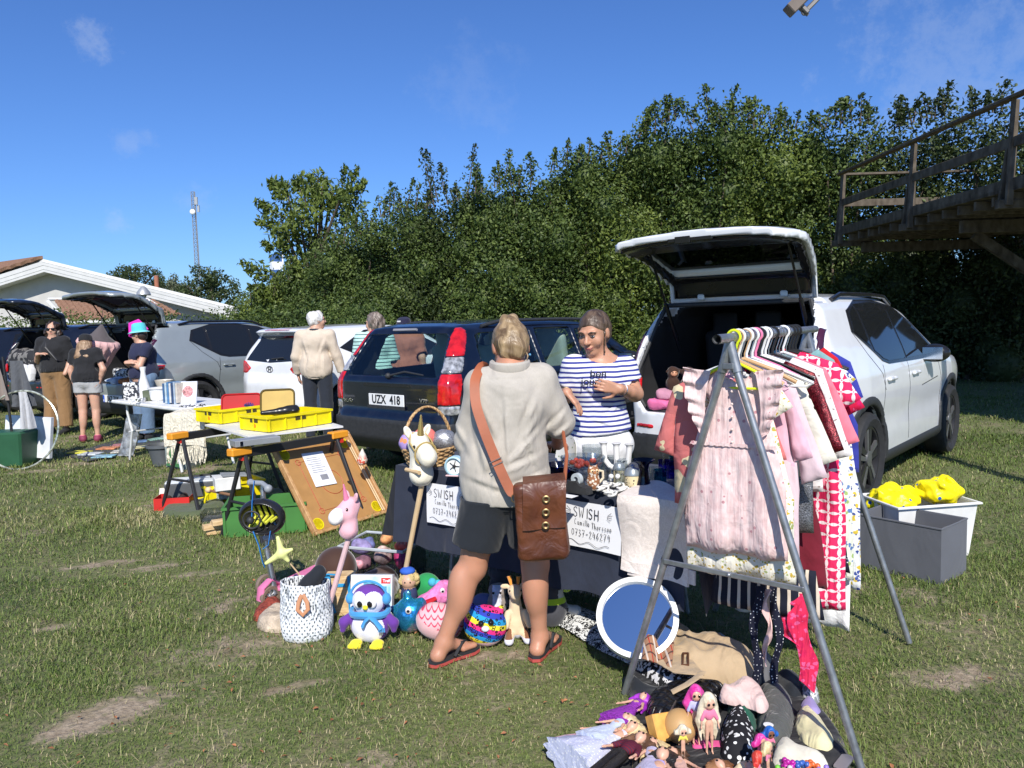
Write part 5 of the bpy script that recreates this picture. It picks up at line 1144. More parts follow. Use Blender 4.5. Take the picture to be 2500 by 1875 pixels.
# --- people farther away
def stand(px, d, dyaw=0, **k): pass
def jj(k=1.0, **o):
 J = dict(pel=(0,0,.93), wai=(0,0,1.06), che=(0,0,1.26), nec=(0,0,1.42), hea=(0,.02,1.555), shl=(-.17,0,1.37), shr=(.17,0,1.37), ell=(-.23,-.02,1.10), elr=(.23,-.02,1.10), wrl=(-.25,.05,.86), wrr=(.25,.05,.86),
      hil=(-.09,0,.88), hir=(.09,0,.88), knl=(-.10,.01,.47), knr=(.10,.01,.47), anl=(-.11,-.02,.08), anr=(.11,-.02,.08)); J.update(o)
 return {a: (v if a.startswith('fd') else tuple(c*k for c in v)) for a, v in J.items()}
def far_people():
 blk = FAB('black_tshirt', (.018,.018,.02), .5)
 # white haired man, back to us, looking right
 J = jj(1.02, shl=(-.18,0,1.35), shr=(.18,0,1.35), ell=(-.25,.0,1.09), elr=(.25,.03,1.09), wrl=(-.26,.10,.87), wrr=(.30,.06,.86), hea=(.03,.03,1.54))
 p = D(768,800,9.75); t, T, rt = person('white haired man in a beige bomber jacket, back turned, beside the white hatchback', (p.x,9.75,0), J, .012, 1.0, SKINL, yaw=-R_(62), hk=1.0, hands=[(J['wrr'], (0,.2,-1), (-1,0,0), -1, .6), (J['wrl'], (.1,.3,-1), (1,0,0), 1, .6)], shoes=blk)
 top_cloth(J, 1.16, FAB('beige_jacket', (.60,.50,.39), .5, 6), t, .83, 1.9, .013, .055, .006, 'jacket', seed=12, creases=[(.14,.06,.06,-.15,.012,.025),(-.14,.04,-.08,-.2,.012,.025),(.1,-.1,.12,-.4,.010,.025),(-.05,-.1,-.10,-.38,.010,.025),(.03,-.15,.02,-.4,.010,.025)]); pants(J, .95, FAB('navy_trousers', (.025,.03,.042), .4), t, 1.02, 1.97, .013, .012)
 hs = SDF(V3(J['hea'])-Vector((.15,.15,.12)), V3(J['hea'])+Vector((.15,.15,.18)), .008); hs.ell(T(0,-.020,.034), (.092,.108,.088), .02, rt); hs.ell(T(0,-.055,-.015), (.080,.062,.07), .03, rt); hs.ell(T(0,.10,-.02), (.07,.07,.10), .01, rt, '-'); hs.wrinkle(.006,45,1); hs.build('hair', hairmat('hair_white', (.62,.58,.52), (.86,.84,.80)), t)
 q = MB(); q.tube([T(.078,0,.01), T(.05,.10,.012), T(-.05,.10,.012)], .003, 5); q.build('glasses', INK, t)
 MB().tube([V3(J['nec'])+Vector((.062*math.cos(a),.062*math.sin(a),-.0)) for a in np.linspace(0,2*PI,16)[:-1]], .018, 8, closed=True).build('collar', FAB('navy_trousers', ()), t)
 # curly haired woman and capped man between the cars
 J = jj(.97, ell=(-.24,.04,1.10), elr=(.22,.06,1.10), wrl=(-.16,.26,1.06), wrr=(.12,.28,1.08)); p = D(912,800,9.2); t, T, rt = person('curly grey haired woman in a mint striped top seen through the dark estate car window', (p.x,9.2,0), J, .013, 1.05, SKINL, yaw=R_(60))
 def st(b): f = b.math('FRACT', b.math('MULTIPLY', b.xyz()[2], 24)); return b.mix(b.math('LESS_THAN', f, .25), (.50,.74,.68), (.03,.06,.07))
 top_cloth(J, 1.15, PAT('mint_stripes', st), t, .88, .9, .014, .06, .006, 'striped_top'); pants(J, 1.0, blk, t, 1.0, 1.9, .014)
 hs = SDF(V3(J['hea'])-Vector((.17,.17,.14)), V3(J['hea'])+Vector((.17,.17,.2)), .009); hs.ell(T(0,-.03,.04), (.098,.108,.095), .02, rt); hs.ell(T(0,-.06,-.02), (.085,.07,.085), .03, rt); hs.ell(T(0,.10,-.03), (.06,.07,.11), .01, rt, '-'); hs.wrinkle(.010,55,1,n=4); hs.build('hair', hairmat('hair_grey_brown', (.09,.065,.05), (.28,.22,.18)), t)
 q = MB(); q.tube([T(.078,0,.01), T(.05,.105,.012), T(-.05,.105,.012)], .003, 5); q.build('glasses', INK, t); q = MB(); q.tube([V3(J['shr'])+Vector((.0,-.06,.05)), V3(J['che'])+Vector((0,-.15,0)), V3(J['hil'])+Vector((-.05,-.14,.05))], .008, 6, flat=2); q.build('bag_strap', INK, t)
 J = jj(.97, hea=(0,.02,1.50), nec=(0,0,1.40)); p = D(985,800,9.9); t, T, rt = person('man in a navy cap and rust coloured shirt standing behind the dark estate car', (p.x,9.9,0), J, .014, 1.1, SKINL, yaw=PI-R_(30), pitch=-.1)
 top_cloth(J, 1.3, FAB('rust_shirt', (.40,.15,.10), .7, 6), t, .85, .8, .014, .06, .010, 'shirt'); pants(J, 1.05, blk, t, .98, 1.9, .014)
 cap(t, T, rt, FAB('navy_cap', (.018,.018,.045), .3), 1.0, logo=True)
 # woman in sunglasses
 J = jj(1.0, che=(0,0,1.24), ell=(-.24,.0,1.10), wrl=(-.12,-.20,1.20), elr=(.24,.02,1.09), wrr=(.20,-.1,.9), fdl=(0,-1,0), fdr=(0,-1,0)); p = D(128,820,11.4)
 t, T, rt = person('woman in sunglasses, black top and brown cargo trousers by the parked cars', (p.x,11.4,0), J, .012, 1.12, SKINL, yaw=PI+R_(12), shoes=blk, hands=[(J['wrl'], (.9,-.1,.1), (.1,.2,-1), 1, .3)])
 top_cloth(J, 1.22, blk, t, .93, .85, .013, .07, .006, 'top'); pants(J, 1.12, FAB('brown_cargo', (.27,.155,.07), .5), t, 1.02, 1.93, .013, .016, .03)
 hs = SDF(V3(J['hea'])-Vector((.19,.19,.2)), V3(J['hea'])+Vector((.19,.19,.18)), .009); hs.ell(T(0,-.02,.03), (.10,.105,.095), .02, rt);
 for g in (-1,1): hs.ell(T(g*.075,-.02,-.05), (.045,.06,.085), .02, rt)
 hs.ell(T(0,.09,-.04), (.062,.075,.118), .01, rt, '-'); hs.wrinkle(.010,50,4,n=4); hs.build('hair', hairmat('hair_dark', (.012,.009,.008), (.06,.035,.025)), t)
 q = MB();
 for g in (-1,1): q.ball(T(g*.032,.096,.004), (.028,.012,.020), 8, rt)
 q.tube([T(-.07,.02,.01),T(-.05,.095,.012),T(.05,.095,.012),T(.07,.02,.01)], .004, 5); q.build('sunglasses', M('black_lens',(.01,.01,.01),.08,var=0), t); MB().ball(T(0,.0905,-.0610),(.020,.008,.007),8).build('mouth', LIP, t)
 q = MB(); q.tube([V3(J['nec'])+Vector((-.06,-.05,.0)), V3(J['che'])+Vector((-.02,-.155,.06)), V3(J['wai'])+Vector((.13,-.15,.05)), V3(J['wai'])+Vector((.21,-.0,.0))], .016, 6, flat=.4); q.build('bag_strap', INK, t)
 # girl with long hair and cap, back to us
 J = jj(.885, elr=(.28,-.04,1.12), wrr=(.20,-.02,.92), ell=(-.24,.0,1.10), wrl=(-.20,.02,.84), che=(.0,.03,1.24), hea=(-.02,.07,1.53), knl=(-.10,.0,.47), anl=(-.12,-.02,.08), fdl=(-.6,.8,0), fdr=(-.25,1,0)); p = D(205,820,10.5)
 t, T, rt = person('girl with long hair, black cap and grey shorts, back turned, looking at the boot', (p.x,10.5,0), J, .010, .92, SKINL, yaw=R_(15), pitch=-.2, hk=.92, hands=[(J['wrr'], (-.2,0,-1), (-1,0,0), -1, .5, .9), (J['wrl'], (0,0,-1), (1,0,0), 1, .4, .9)], shoes=[M('maroon_shoe',(.22,.03,.07),.7), M('gum_sole',(.55,.27,.14),.6)])
 top_cloth(J, 1.12, blk, t, .83, .55, .012, .07, .006, 'tshirt'); pants(J, 1.06, FAB('grey_shorts', (.42,.42,.41), .4), t, .92, .30, .011, .01, .006, 'shorts')
 cap(t, T, rt, blk, .94)
 hs = SDF(V3(J['hea'])-Vector((.17,.22,.42)), V3(J['hea'])+Vector((.17,.17,.14)), .009); hs.ell(T(0,-.05,-.02), (.078,.055,.06), .02, rt); hc_ = V3(J['hea'])
 for i in range(9): a = (i-4)/4; hs.chain([T(a*.07,-.065-.02*(1-abs(a)),-.02), hc_+Vector((a*.075,-.13,-.18)), hc_+Vector((a*.06+.01,-.145,-.36+.05*abs(a)))], [.026,.026,.010], .012)
 hs.wrinkle(.004,35,2); hs.build('hair', hairmat('hair_long', (.15,.085,.045), (.40,.26,.15)), t)
 for g in ('l','r'): a = V3(J['an'+g]); MB().tube([a+Vector((0,0,-.01)), a+Vector((0,0,.025))], .038, 12).build('sock', M('pink_sock',(.75,.22,.32),.8), t)
 # person in a turquoise hat, arms folded
 J = jj(.93, shl=(-.12,.08,1.36), shr=(.12,-.10,1.36), ell=(-.20,.02,1.12), elr=(.04,-.20,1.10), wrl=(-.14,-.22,1.16), wrr=(-.18,-.10,1.15), hea=(-.03,.0,1.555), hir=(.05,-.06,.88), knr=(.04,-.05,.47), anr=(.04,-.05,.08)); p = D(345,820,10.5)
 t, T, rt = person('woman in a turquoise hat, navy T shirt and jeans with folded arms', (p.x,10.5,0), J, .010, 1.0, SKINL, yaw=R_(80), pitch=-.1, tyaw=R_(50), hands=[(J['wrl'], (.9,-.1,.1), (.1,.5,-.6), 1, .4)], shoes=blk)
 top_cloth(J, 1.08, FAB('navy_tshirt', (.022,.026,.06), .4), t, .86, .5, .012, .075, .005, 'tshirt', yaw=R_(50)); pants(J, 1.0, FAB('faded_jeans', (.13,.20,.30), .4), t, 1.03, 1.93, .012, .014, .02, 'jeans')
 q = MB(); q.lathe([(.090,-.005),(.088,.05),(.078,.095),(.05,.11),(.001,.112)], 22, Matrix.Translation(T(0,-.01,.05)) @ rotm(*rt).to_4x4(), ax=(1,1.12)); q.m = 1; q.lathe([(.086,.0),(.125,-.022),(.128,-.026),(.086,-.004)], 24, Matrix.Translation(T(0,.0,.052)) @ rotm(*rt).to_4x4(), closed=True, ax=(1,1.15))
 q.build('hat', [FAB('turquoise_hat', (.10,.55,.60), .3, weave=120), FAB('turquoise_brim', (.22,.62,.66), .3, weave=120)], t, 50)
 hs = SDF(V3(J['hea'])-Vector((.14,.14,.14)), V3(J['hea'])+Vector((.14,.14,.14)), .009); hs.ell(T(0,-.045,-.01), (.078,.062,.075), .02, rt); hs.build('hair', hairmat('hair_dark', (), ()), t)
 q = MB(); q.tube([T(-.075,0,.01),T(-.05,.10,.006),T(.05,.10,.006),T(.075,0,.01)], .010, 6); q.build('sunglasses', M('black_lens',()), t)
def cap(t, T, rt, mat, k=1.0, logo=False):
 Mx = Matrix.Translation(T(0,-.012,.035)) @ rotm(*rt).to_4x4(); q = MB(); q.lathe([(.090*k,-.008),(.090*k,.03),(.078*k,.066),(.045*k,.087),(.001,.092)], 22, Mx, ax=(1,1.14))
 q.sheet(lambda u, v: Mx @ Vector(((u-.5)*.15*k*(1-.25*v*v), (.088+.075*v*(1-1.6*(u-.5)**2))*k, .002+.018*math.cos((u-.5)*3)-.012*v)), 10, 5, .003); q.build('cap', mat, t)
 if logo: q = MB(); q.box((0,.097,.045),(.05,.012,.018)); o = q.build('cap_badge', PLW, t); o.data.transform(Mx)
far_people()
# ------------------------------------------------------------ handwriting
GL = {'S':[[(.85,.85),(.6,1),(.25,.92),(.15,.72),(.45,.52),(.78,.38),(.8,.15),(.5,0),(.12,.1)]],'W':[[(0,1),(.25,0),(.5,.7),(.75,0),(1,1)]],'I':[[(.5,1),(.5,0)]],'H':[[(.1,1),(.1,0)],[(.85,1),(.85,0)],[(.1,.5),(.85,.5)]],
 'C':[[(.8,.9),(.4,1),(.1,.6),(.2,.1),(.7,.05)]],'a':[[(.7,.5),(.3,.55),(.15,.2),(.4,0),(.7,.2),(.7,.5),(.8,0)]],'m':[[(.05,.5),(.1,0)],[(.1,.35),(.3,.52),(.45,.4),(.45,0)],[(.45,.35),(.7,.52),(.85,.4),(.85,0)]],'i':[[(.5,.5),(.5,0)],[(.5,.72),(.5,.76)]],'l':[[(.5,1),(.5,0)]],
 'T':[[(0,1),(1,.95)],[(.5,.97),(.5,0)]],'h':[[(.2,1),(.2,0)],[(.2,.35),(.5,.5),(.75,.35),(.75,0)]],'o':[[(.5,.5),(.15,.3),(.3,0),(.7,.02),(.8,.35),(.5,.5)]],'r':[[(.2,.5),(.25,0)],[(.25,.3),(.5,.5),(.75,.45)]],'s':[[(.75,.48),(.35,.5),(.3,.3),(.7,.2),(.65,0),(.2,.03)]],'n':[[(.2,.5),(.25,0)],[(.25,.35),(.55,.52),(.75,.35),(.75,0)]],
 '0':[[(.5,1),(.15,.75),(.15,.25),(.5,0),(.85,.3),(.85,.75),(.5,1)]],'7':[[(.1,1),(.85,1),(.4,0)],[(.25,.5),(.75,.5)]],'3':[[(.15,.95),(.7,.9),(.4,.55),(.8,.3),(.5,0),(.1,.05)]],'-':[[(.15,.45),(.85,.45)]],'2':[[(.15,.8),(.45,1),(.75,.8),(.15,.02),(.9,0)]],'4':[[(.3,1),(.15,.45),(.8,.45)],[(.7,.8),(.7,0)]],
 '6':[[(.7,1),(.25,.6),(.15,.2),(.5,0),(.8,.25),(.45,.5),(.2,.3)]],'9':[[(.8,.7),(.5,1),(.2,.75),(.45,.5),(.8,.7),(.75,0)]],' ':[]}
def write(mb, Mx, txt, x, y, h, w_, r):
 for ch in txt:
  for st in GL[ch]: mb.tube([Mx @ Vector((x+a*w_*.8, y+b*h, .0008)) for a, b in st], r, 4, flat=.25, up=tuple(Mx.to_3x3() @ Vector((0,0,1))))
  x += w_*(.55 if ch in 'liI' else 1.0)
 return x
PAPER = M('paper', (.80,.80,.82), .7, var=.02); MARK = M('marker_ink', (.02,.02,.03), .6, var=0)
def swish(label, o, xd, yd, grp=None):
 Mx = frame(o, xd, yd); t = thing('paper_sign', label, 'sign', Mx.translation)
 L = Matrix.Translation(-Mx.translation) @ Mx; W_, H = .297, .21
 MB().sheet(lambda u, v: L @ Vector((W_*u, -H*v, .004*math.sin(u*5+v*2)+.002)), 10, 6, .0006).build('sheet', PAPER, t)
 q = MB(); L2 = L @ Matrix.Translation((0,0,.0065)); write(q, L2, 'SWISH', .052, -.072, .045, .031, .0022); write(q, L2, 'Camilla', .060, -.107, .026, .0145, .0012); write(q, L2, 'Thorsson', .150, -.113, .026, .0130, .0012); write(q, L2, '0737-246279', .045, -.158, .030, .0185, .0014)
 q.tube([L2 @ Vector((.02+.22*i/30, -.185+.008*math.sin(i/30*15)-.004*i/30, .0008)) for i in range(31)], .0011, 4)
 for sx, s0 in ((.046, -1), (.222, 1)):
  for a in (-.8,-.35,.1,.6): q.tube([L2 @ Vector((sx+s0*.008*math.cos(a), -.052+.008*math.sin(a+.4), .0008)), L2 @ Vector((sx+s0*.032*math.cos(a), -.052+.030*math.sin(a+.3), .0008))], .0009, 4)
 q.build('writing', MARK, t)
 return t
# ------------------------------------------------------------ the seller's table
TO = Vector((-.62,4.17,0)); TE = Vector((.798,-.603,0)); TN = Vector((.603,.798,0)); TZ = .722; TL = 1.66; TD = .66
def TP(x, y, z=0): return TO+TE*x+TN*y+Vector((0,0,z))
TIN = M('galvanised', (.34,.35,.36), .42, .75, var=.25, vs=25)
def seller_table():
 t = thing('folding_table', 'folding table under a dark blue cloth between the two women', 'table', TO, math.atan2(TE.y, TE.x))
 MB().box((TL/2,TD/2,TZ-.035),(TL,TD,.035),None,.006).build('table_top', M('table_grey',(.35,.35,.34),.6), t)
 for x in (.22, TL-.22):
  for y in (.08, TD-.08): q = MB(); q.tube([(x,y,TZ-.05),(x,y,.5),(x+(.05 if x < 1 else -.05)*1.3,y,.28),(x+(.03 if x<1 else -.03),y,.0)], .013, 8); q.build('leg', TIN, t)
  q = MB(); q.tube([(x,.08,.30),(x,TD-.08,.30)], .010, 8); q.build('stretcher', TIN, t)
 cl = FAB('navy_tablecloth', (.026,.032,.052), .55, 5, 260, var=.14); q = MB()
 def wv(s, z): k = (TZ-z)/.42; return k*(.018*math.sin(s*9+1)+.012*math.sin(s*21+2)+.010*math.sin(s*4))
 def hem(s): return .29+.022*math.sin(s*3+1)-.01*s+.008*math.sin(s*17)
 q.sheet(lambda u, v: (-.02+(TL+.04)*u, -.02+(TD+.04)*v, TZ+.006+.003*math.sin(9*u+5*v)), 40, 16)
 q.sheet(lambda u, v: (-.02+(TL+.04)*u, -.02-.012*v-abs(wv(u*TL, TZ-.42*v))-.008*v, TZ+.006-(TZ+.006-hem(u*TL))*v+.002), 90, 14)
 q.sheet(lambda u, v: (-.02-.10*v*(1-u)-.02*v+wv(u*TD+3, TZ-.42*v)*.6, -.02+(TD+.04)*u-.02*v, TZ+.006-(.40+.05*math.sin(u*5))*v), 24, 10)
 q.sheet(lambda u, v: (TL+.02+.09*v*(1-u)+.02*v+wv(u*TD+6, TZ-.42*v)*.7, -.02+(TD+.04)*u-.03*v, TZ+.006-(.46-.10*u)*v), 24, 10)
 q.sheet(lambda u, v: (-.02+(TL+.04)*u, TD+.02+.012*v, TZ+.006-.30*v), 30, 4)
 me = q.build('tablecloth', cl, None, 60, TO, (0,0,math.atan2(TE.y, TE.x))); tag(me, 'dark navy cloth with a frayed hem draped over the seller\'s table', 'tablecloth')
 fr = MB()
 for i in range(240):
  s_ = random.uniform(0,TL); z = hem(s_); y = -.035-abs(wv(s_,TZ-.42)); fr.tube([(s_,y,z+.004),(s_+random.uniform(-.004,.004),y-.002,z-random.uniform(.004,.014))], .0007, 3, cap=False)
 tag(fr.build('fringe', cl, me, 0), kind='stuff')
 xd, up = TE, Vector((0,0,1));
 swish('handwritten payment sign to the right of the leather satchel', TP(1.105,-.062,.685)+Vector((0,0,.0)), TE+Vector((0,0,-.03)), up+TN*.02)
 swish('handwritten payment sign on the cloth left of the shopper', TP(.245,-.058,.668), TE, up+TN*.02)
seller_table()
GLS = GLASS('clear_glass', (.90,.93,.94), .02, 0, .17); GLB = GLASS('cobalt_glass', (.08,.10,.55), .01, .35); GLP = GLASS('violet_glass', (.35,.30,.85), .01); GLT2 = GLASS('teal_glass', (.20,.60,.75), .01)
def tt(px, py): return G(px, py, TZ+.010)
def on_table(name, label, cat, px, py, rz=0, group=None): p = tt(px, py); return thing(name, label, cat, p, rz, group)
def tumbler(px, py, r, h, mat, label, grp=None):
 t = on_table('drinking_glass', label, 'glass', px, py, 0, grp); MB().lathe([(r*.86,0),(r*.9,.004),(r,h),(r*.95,h),(r*.83,.010),(.001,.010)], 24).build('bowl', mat, t); return t
def wares():
 # footed crystal bowl with wavy rim
 t = on_table('crystal_bowl', 'footed crystal bowl with scalloped rim and red sweets inside', 'bowl', 1424, 1180); w_ = lambda i, a: 1+(.045*math.sin(a*24) if i > 4 else 0)
 MB().lathe([(.045,0),(.042,.006),(.012,.014),(.010,.040),(.030,.052),(.070,.075),(.098,.108),(.104,.128),(.100,.128),(.090,.108),(.060,.080),(.001,.060)], 96, wob=w_).build('bowl', GLS, t)
 q = MB();
 for i in range(26): a = random.uniform(0,6.3); r = random.uniform(0,.055); q.ball((r*math.cos(a), r*math.sin(a), .085+random.uniform(0,.02)), .012, 5)
 q.build('sweets', M('red_sweets',(.40,.05,.03),.3), t)
 # three armed white candle holder
 t = on_table('candelabrum', 'white ceramic candle holder with three flared arms', 'candle holder', 1506, 1170, -.6); wh = M('white_ceramic',(.80,.79,.76),.15,var=.04); q = MB()
 q.lathe([(.045,0),(.040,.012),(.014,.02),(.012,.06)], 20);
 for s_ in (-1,0,1): q.tube([(0,0,.05),(s_*.035,0,.06),(s_*.062,0,.09),(s_*.068,0,.16)], [.013,.013,.013,.014], 12); q.lathe([(.014,.0),(.016,.008),(.023,.014),(.023,.017),(.014,.016)], 18, Matrix.Translation((s_*.068,0,.158)))
 q.build('holder', wh, t)
 grp = 'clear drinking glasses in front of the white candle holder'
 for i, (px, py, h) in enumerate(((1470,1165,.10),(1475,1182,.075),(1520,1172,.10),(1518,1188,.08),(1493,1160,.095))): tumbler(px, py, .032, h, GLS, 'clear drinking glass among others before the white candle holder', grp)
 t = on_table('glass_vase', 'wide clear glass cylinder behind the crystal bowl', 'vase', 1452, 1150); MB().lathe([(.058,0),(.060,.005),(.062,.13),(.060,.13),(.056,.01),(.001,.008)], 32).build('cylinder', GLS, t)
 # cobalt vase
 t = on_table('blue_vase', 'dark blue glass vase with flared rim beside the patterned jars', 'vase', 1572, 1195); MB().lathe([(.038,0),(.036,.01),(.024,.05),(.020,.09),(.026,.115),(.052,.135),(.050,.136),(.022,.118),(.016,.09),(.028,.012),(.001,.012)], 32).build('vase', GLB, t)
 t = on_table('trumpet_vase', 'slender clear glass trumpet vase standing taller than its neighbours', 'vase', 1620, 1178); MB().lathe([(.026,0),(.004,.008),(.0035,.15),(.013,.215),(.0125,.215),(.003,.15),(.001,.149)], 18).build('vase', GLS, t)
 for px, py, mt, lb in ((1600,1180,GLS,'small clear tumbler right of the dark blue vase'),(1622,1160,GLP,'violet glass cup behind the small clear tumbler'),(1642,1165,GLP,'violet glass cup next to the salmon dress'),(1648,1150,GLT2,'teal glass cup nearest the salmon bird dress'),(1612,1186,GLT2,'teal glass cup beside the dark blue vase')): tumbler(px, py, .030, .075, mt, lb)
 # owl
 t = on_table('owl_figurine', 'small brown and white ceramic owl jug', 'figurine', 1449, 1198, .2); ow = PAT('owl_glaze', lambda b: b.mix(b.math('LESS_THAN', b.vor(70), .42), (.30,.13,.06), (.75,.66,.55)), .25, .1)
 s = SDF((-.05,-.05,0),(.05,.05,.13),.003); s.ell((0,0,.042),(.030,.026,.045),.01); s.ell((0,-.002,.088),(.027,.024,.026),.01); s.cone((.014,0,.105),(.018,0,.118),.008,.002,.005); s.cone((-.014,0,.105),(-.018,0,.118),.008,.002,.005); s.build('body', ow, t)
 for g in (-1,1): e = MB().ball((g*.011,-.022,.092),(.009,.004,.009),8).build('eye', M('owl_eye',(.85,.55,.30),.2), t); MB().ball((g*.011,-.026,.092),.0035,6).build('pupil', INK, e)
 q = MB(); q.tube([(0,-.025,.088),(0,-.031,.080)], [.004,.001], 6); q.build('beak', M('owl_beak',(.6,.25,.08),.3), t); q = MB(); q.tube([(.026,.0,.09),(.045,0,.085),(.046,0,.055),(.028,0,.035)], .006, 8); q.build('handle', M('cream_glaze',(.7,.6,.42),.25), t)
 # two patterned jars with grey lids
 jp = PAT('jar_glaze', lambda b: b.mix(b.math('LESS_THAN', b.vor(85), .33), (.72,.60,.36), (.03,.03,.04)), .2, 0)
 for px, py, r, lb in ((1512,1178,.028,'smaller patterned jar with grey lid behind the rope knots'),(1545,1192,.036,'larger patterned jar with star trimmed grey lid')):
  t = on_table('lidded_jar', lb, 'jar', px, py); MB().lathe([(r,0),(r*1.02,.004),(r,.062),(r*.9,.066)], 24).build('jar', jp, t); MB().lathe([(r*1.08,.062),(r*1.06,.072),(r*.75,.090),(r*.25,.096),(.008,.098),(.010,.104),(.001,.110)], 24).build('lid', M('pewter_blue',(.30,.34,.37),.35,.4), t)
 # rope knots
 rp = PAT('white_rope', lambda b: b.mix(b.ramp(b.noise(120,2),.4,.6),(.55,.53,.49),(.80,.79,.75)), .8, .3)
 for i, (px, py) in enumerate(((1470,1200),(1492,1212),(1520,1203),(1480,1190),(1508,1192))):
  t = on_table('rope_knot', 'white rope napkin knot in the heap below the two white balls', 'rope knot', px, py, i, 'white rope knots heaped on the table'); q = MB(); n = 60
  q.tube([((.020+.008*math.cos(3*a))*math.cos(2*a), (.020+.008*math.cos(3*a))*math.sin(2*a), .014+.008*math.sin(3*a)) for a in np.linspace(0,2*PI,n+1)[:-1]], .0055, 6, closed=True); q.build('rope', rp, t)
 for px, lb in ((1492,'left one of two smooth white balls on the rope knots'),(1508,'right one of two smooth white balls on the rope knots')): p = D(px, 1163, tt(1500,1192).y); tag(MB().ball((0,0,0),.0115,12).build('white_ball', wh, None, 180, p), lb, 'ball')
 # tape dispenser
 t = on_table('tape_dispenser', 'black tape dispenser right of the satchel strap', 'tape dispenser', 1414, 1203, -.75); q = MB(); q.poly([(-.06,0),(.06,0),(.055,.03),(.02,.035),(.0,.055),(-.045,.05),(-.06,.02)], .045, Matrix.Rotation(R_(90),4,'X') @ Matrix.Translation((0,0,-.022))); q.build('base', PLAS, t); MB().lathe([(.012,-.01),(.027,-.01),(.027,.01),(.012,.01)], 20, Matrix.Translation((-.01,0,.06)) @ Matrix.Rotation(R_(90),4,'X'), closed=True).build('tape_roll', M('tape',(.45,.5,.52),.3), t)
 # bowl and plates behind the shopper's elbow
 t = on_table('dark_bowl', 'dark violet glass bowl beside the shopper\'s right elbow', 'bowl', 1375, 1165); MB().lathe([(.04,0),(.075,.03),(.088,.065),(.085,.065),(.070,.03),(.001,.01)], 32).build('bowl', GLB, t)
 t = on_table('porcelain_plate', 'white floral plate propped upright behind the crystal bowl', 'plate', 1388, 1158); MB().lathe([(.001,.002),(.06,0),(.10,.012),(.10,.015),(.06,.006),(.001,.006)], 36, Matrix.Translation((0,0,.095)) @ rotm(R_(75),0,R_(-65)).to_4x4(), closed=False).build('plate', PAT('floral_plate', lambda b: b.mix(b.math('LESS_THAN', b.vor(45), .22), (.78,.77,.72), (.2,.3,.12)), .15, 0), t)
 t = on_table('price_note', 'small white paper note at the table edge right of the satchel', 'note', 1388, 1212, -.7); MB().box((0,0,.002),(.07,.05,.001)).build('sheet', PAPER, t)
 # cream quilt at the corner of the table
 qm = PAT('cream_quilt', lambda b: b.mix(b.ramp(b.noise(40,2,None,3),.45,.55),(.70,.62,.56),(.77,.69,.63)), .9, .5)
 q = MB(); x0, x1 = 1.40, 1.70
 q.sheet(lambda u, v: (x0+(x1-x0)*u+.10*max(0,.28-v)*math.sin(u*3), .16*(1-v*3.4)*(1-.4*u) if v < .29 else -.055-.02*math.sin(u*5+1)-.018*math.sin((v)*6), TZ+.018+.018*math.sin(u*8)*max(0,.29-v)*3 if v < .29 else TZ+.012-(v-.29)*.46-.03*u*v), 34, 34, .012)
 q.sheet(lambda u, v: (x0+.03+(x1-x0)*u, -.048-.02*math.sin(u*5+1), .45-.06*v), 16, 6, .008)
 o = q.build('quilt', qm, None, 60, TO, (0,0,math.atan2(TE.y, TE.x))); tag(o, 'cream quilted cloth folded over the right corner of the table', 'quilt')
 # round alarm clock left of the shopper
 t = on_table('table_clock', 'round clock with pale blue rim left of the shopper', 'clock', 1112, 1162, -.3); Mx = Matrix.Translation((0,0,.052)) @ Matrix.Rotation(R_(90),4,'X'); lb_ = M('pale_blue',(.42,.62,.70),.4)
 MB().lathe([(.050,-.02),(.050,.02),(.042,.024),(.040,.016),(.040,-.018)], 30, Mx, closed=True).build('case', lb_, t); MB().lathe([(.041,.010),(.001,.012)], 30, Mx).build('dial', PLW, t); q = MB()
 for a in (0,1.3,2.5,3.8,5): q.tube([(0,-.015,.052),(.028*math.cos(a),-.015,.052+.028*math.sin(a))], .002, 5)
 q.ball((0,-.015,.052),.009,8); q.build('hands', INK, t); MB().box((0,0,.004),(.09,.05,.008),None,.003).build('foot', M('pale_pink',(.7,.45,.45),.5), t)
 q = MB(); a = tt(992,1152)+Vector((0,0,.012)); b_ = tt(1024,1160)+Vector((0,0,.012)); q.tube([a, b_], .011, 8); tag(q.build('wooden_dowel', M('beech',(.62,.44,.24),.6), None), 'end of a pale wooden dowel at the left edge of the table', 'dowel')
 # wicker basket
 p = TP(.34,.14,TZ+.01); p = D(1048,1120,4.15); t = thing('wicker_basket', 'wicker basket with a tall arched handle full of soft toys', 'basket', (p.x,p.y,TZ+.008), .5)
 wk = PAT('wicker', lambda b: b.mix(b.ramp(b.noise(60,4),.35,.65),(.30,.16,.06),(.62,.42,.21)), .6, .3)
 for k in range(9):
  q = MB(); r = .105+.030*k/8; z = .008+.011*k; q.tube([((r+.004*math.sin(a*12+k*PI))*math.cos(a)*1.08, (r+.004*math.sin(a*12+k*PI))*math.sin(a), z) for a in np.linspace(0,2*PI,97)[:-1]], .0065, 6, closed=True)
  if k == 0: Q0 = q
  else: Q0.add(q.v, q.f)
 Q0.lathe([(.10,0),(.105,.004),(.001,.006)], 24); Q0.build('bowl', wk, t, 60)
 q = MB()
 for ph in (0, 2.1, 4.2): q.tube([((.142*math.cos(a))+.005*math.cos(a*16+ph), .006*math.sin(a*16+ph)+.012, .08+.235*math.sin(a)+.0) for a in np.linspace(0,PI,60)], .0055, 6)
 q.build('handle', wk, t, 60)
 def ballt(nm, lb, c, r, mat, ct='soft toy'):
  s = SDF((-r*1.5,)*3, (r*1.5,)*3, r/12); s.ell((0,0,0),(r,r*.95,r*.9)); s.wrinkle(r*.03, 3/r, 1); o = s.build(nm, mat, None, loc=V3(c)); tag(o, lb, ct); return o
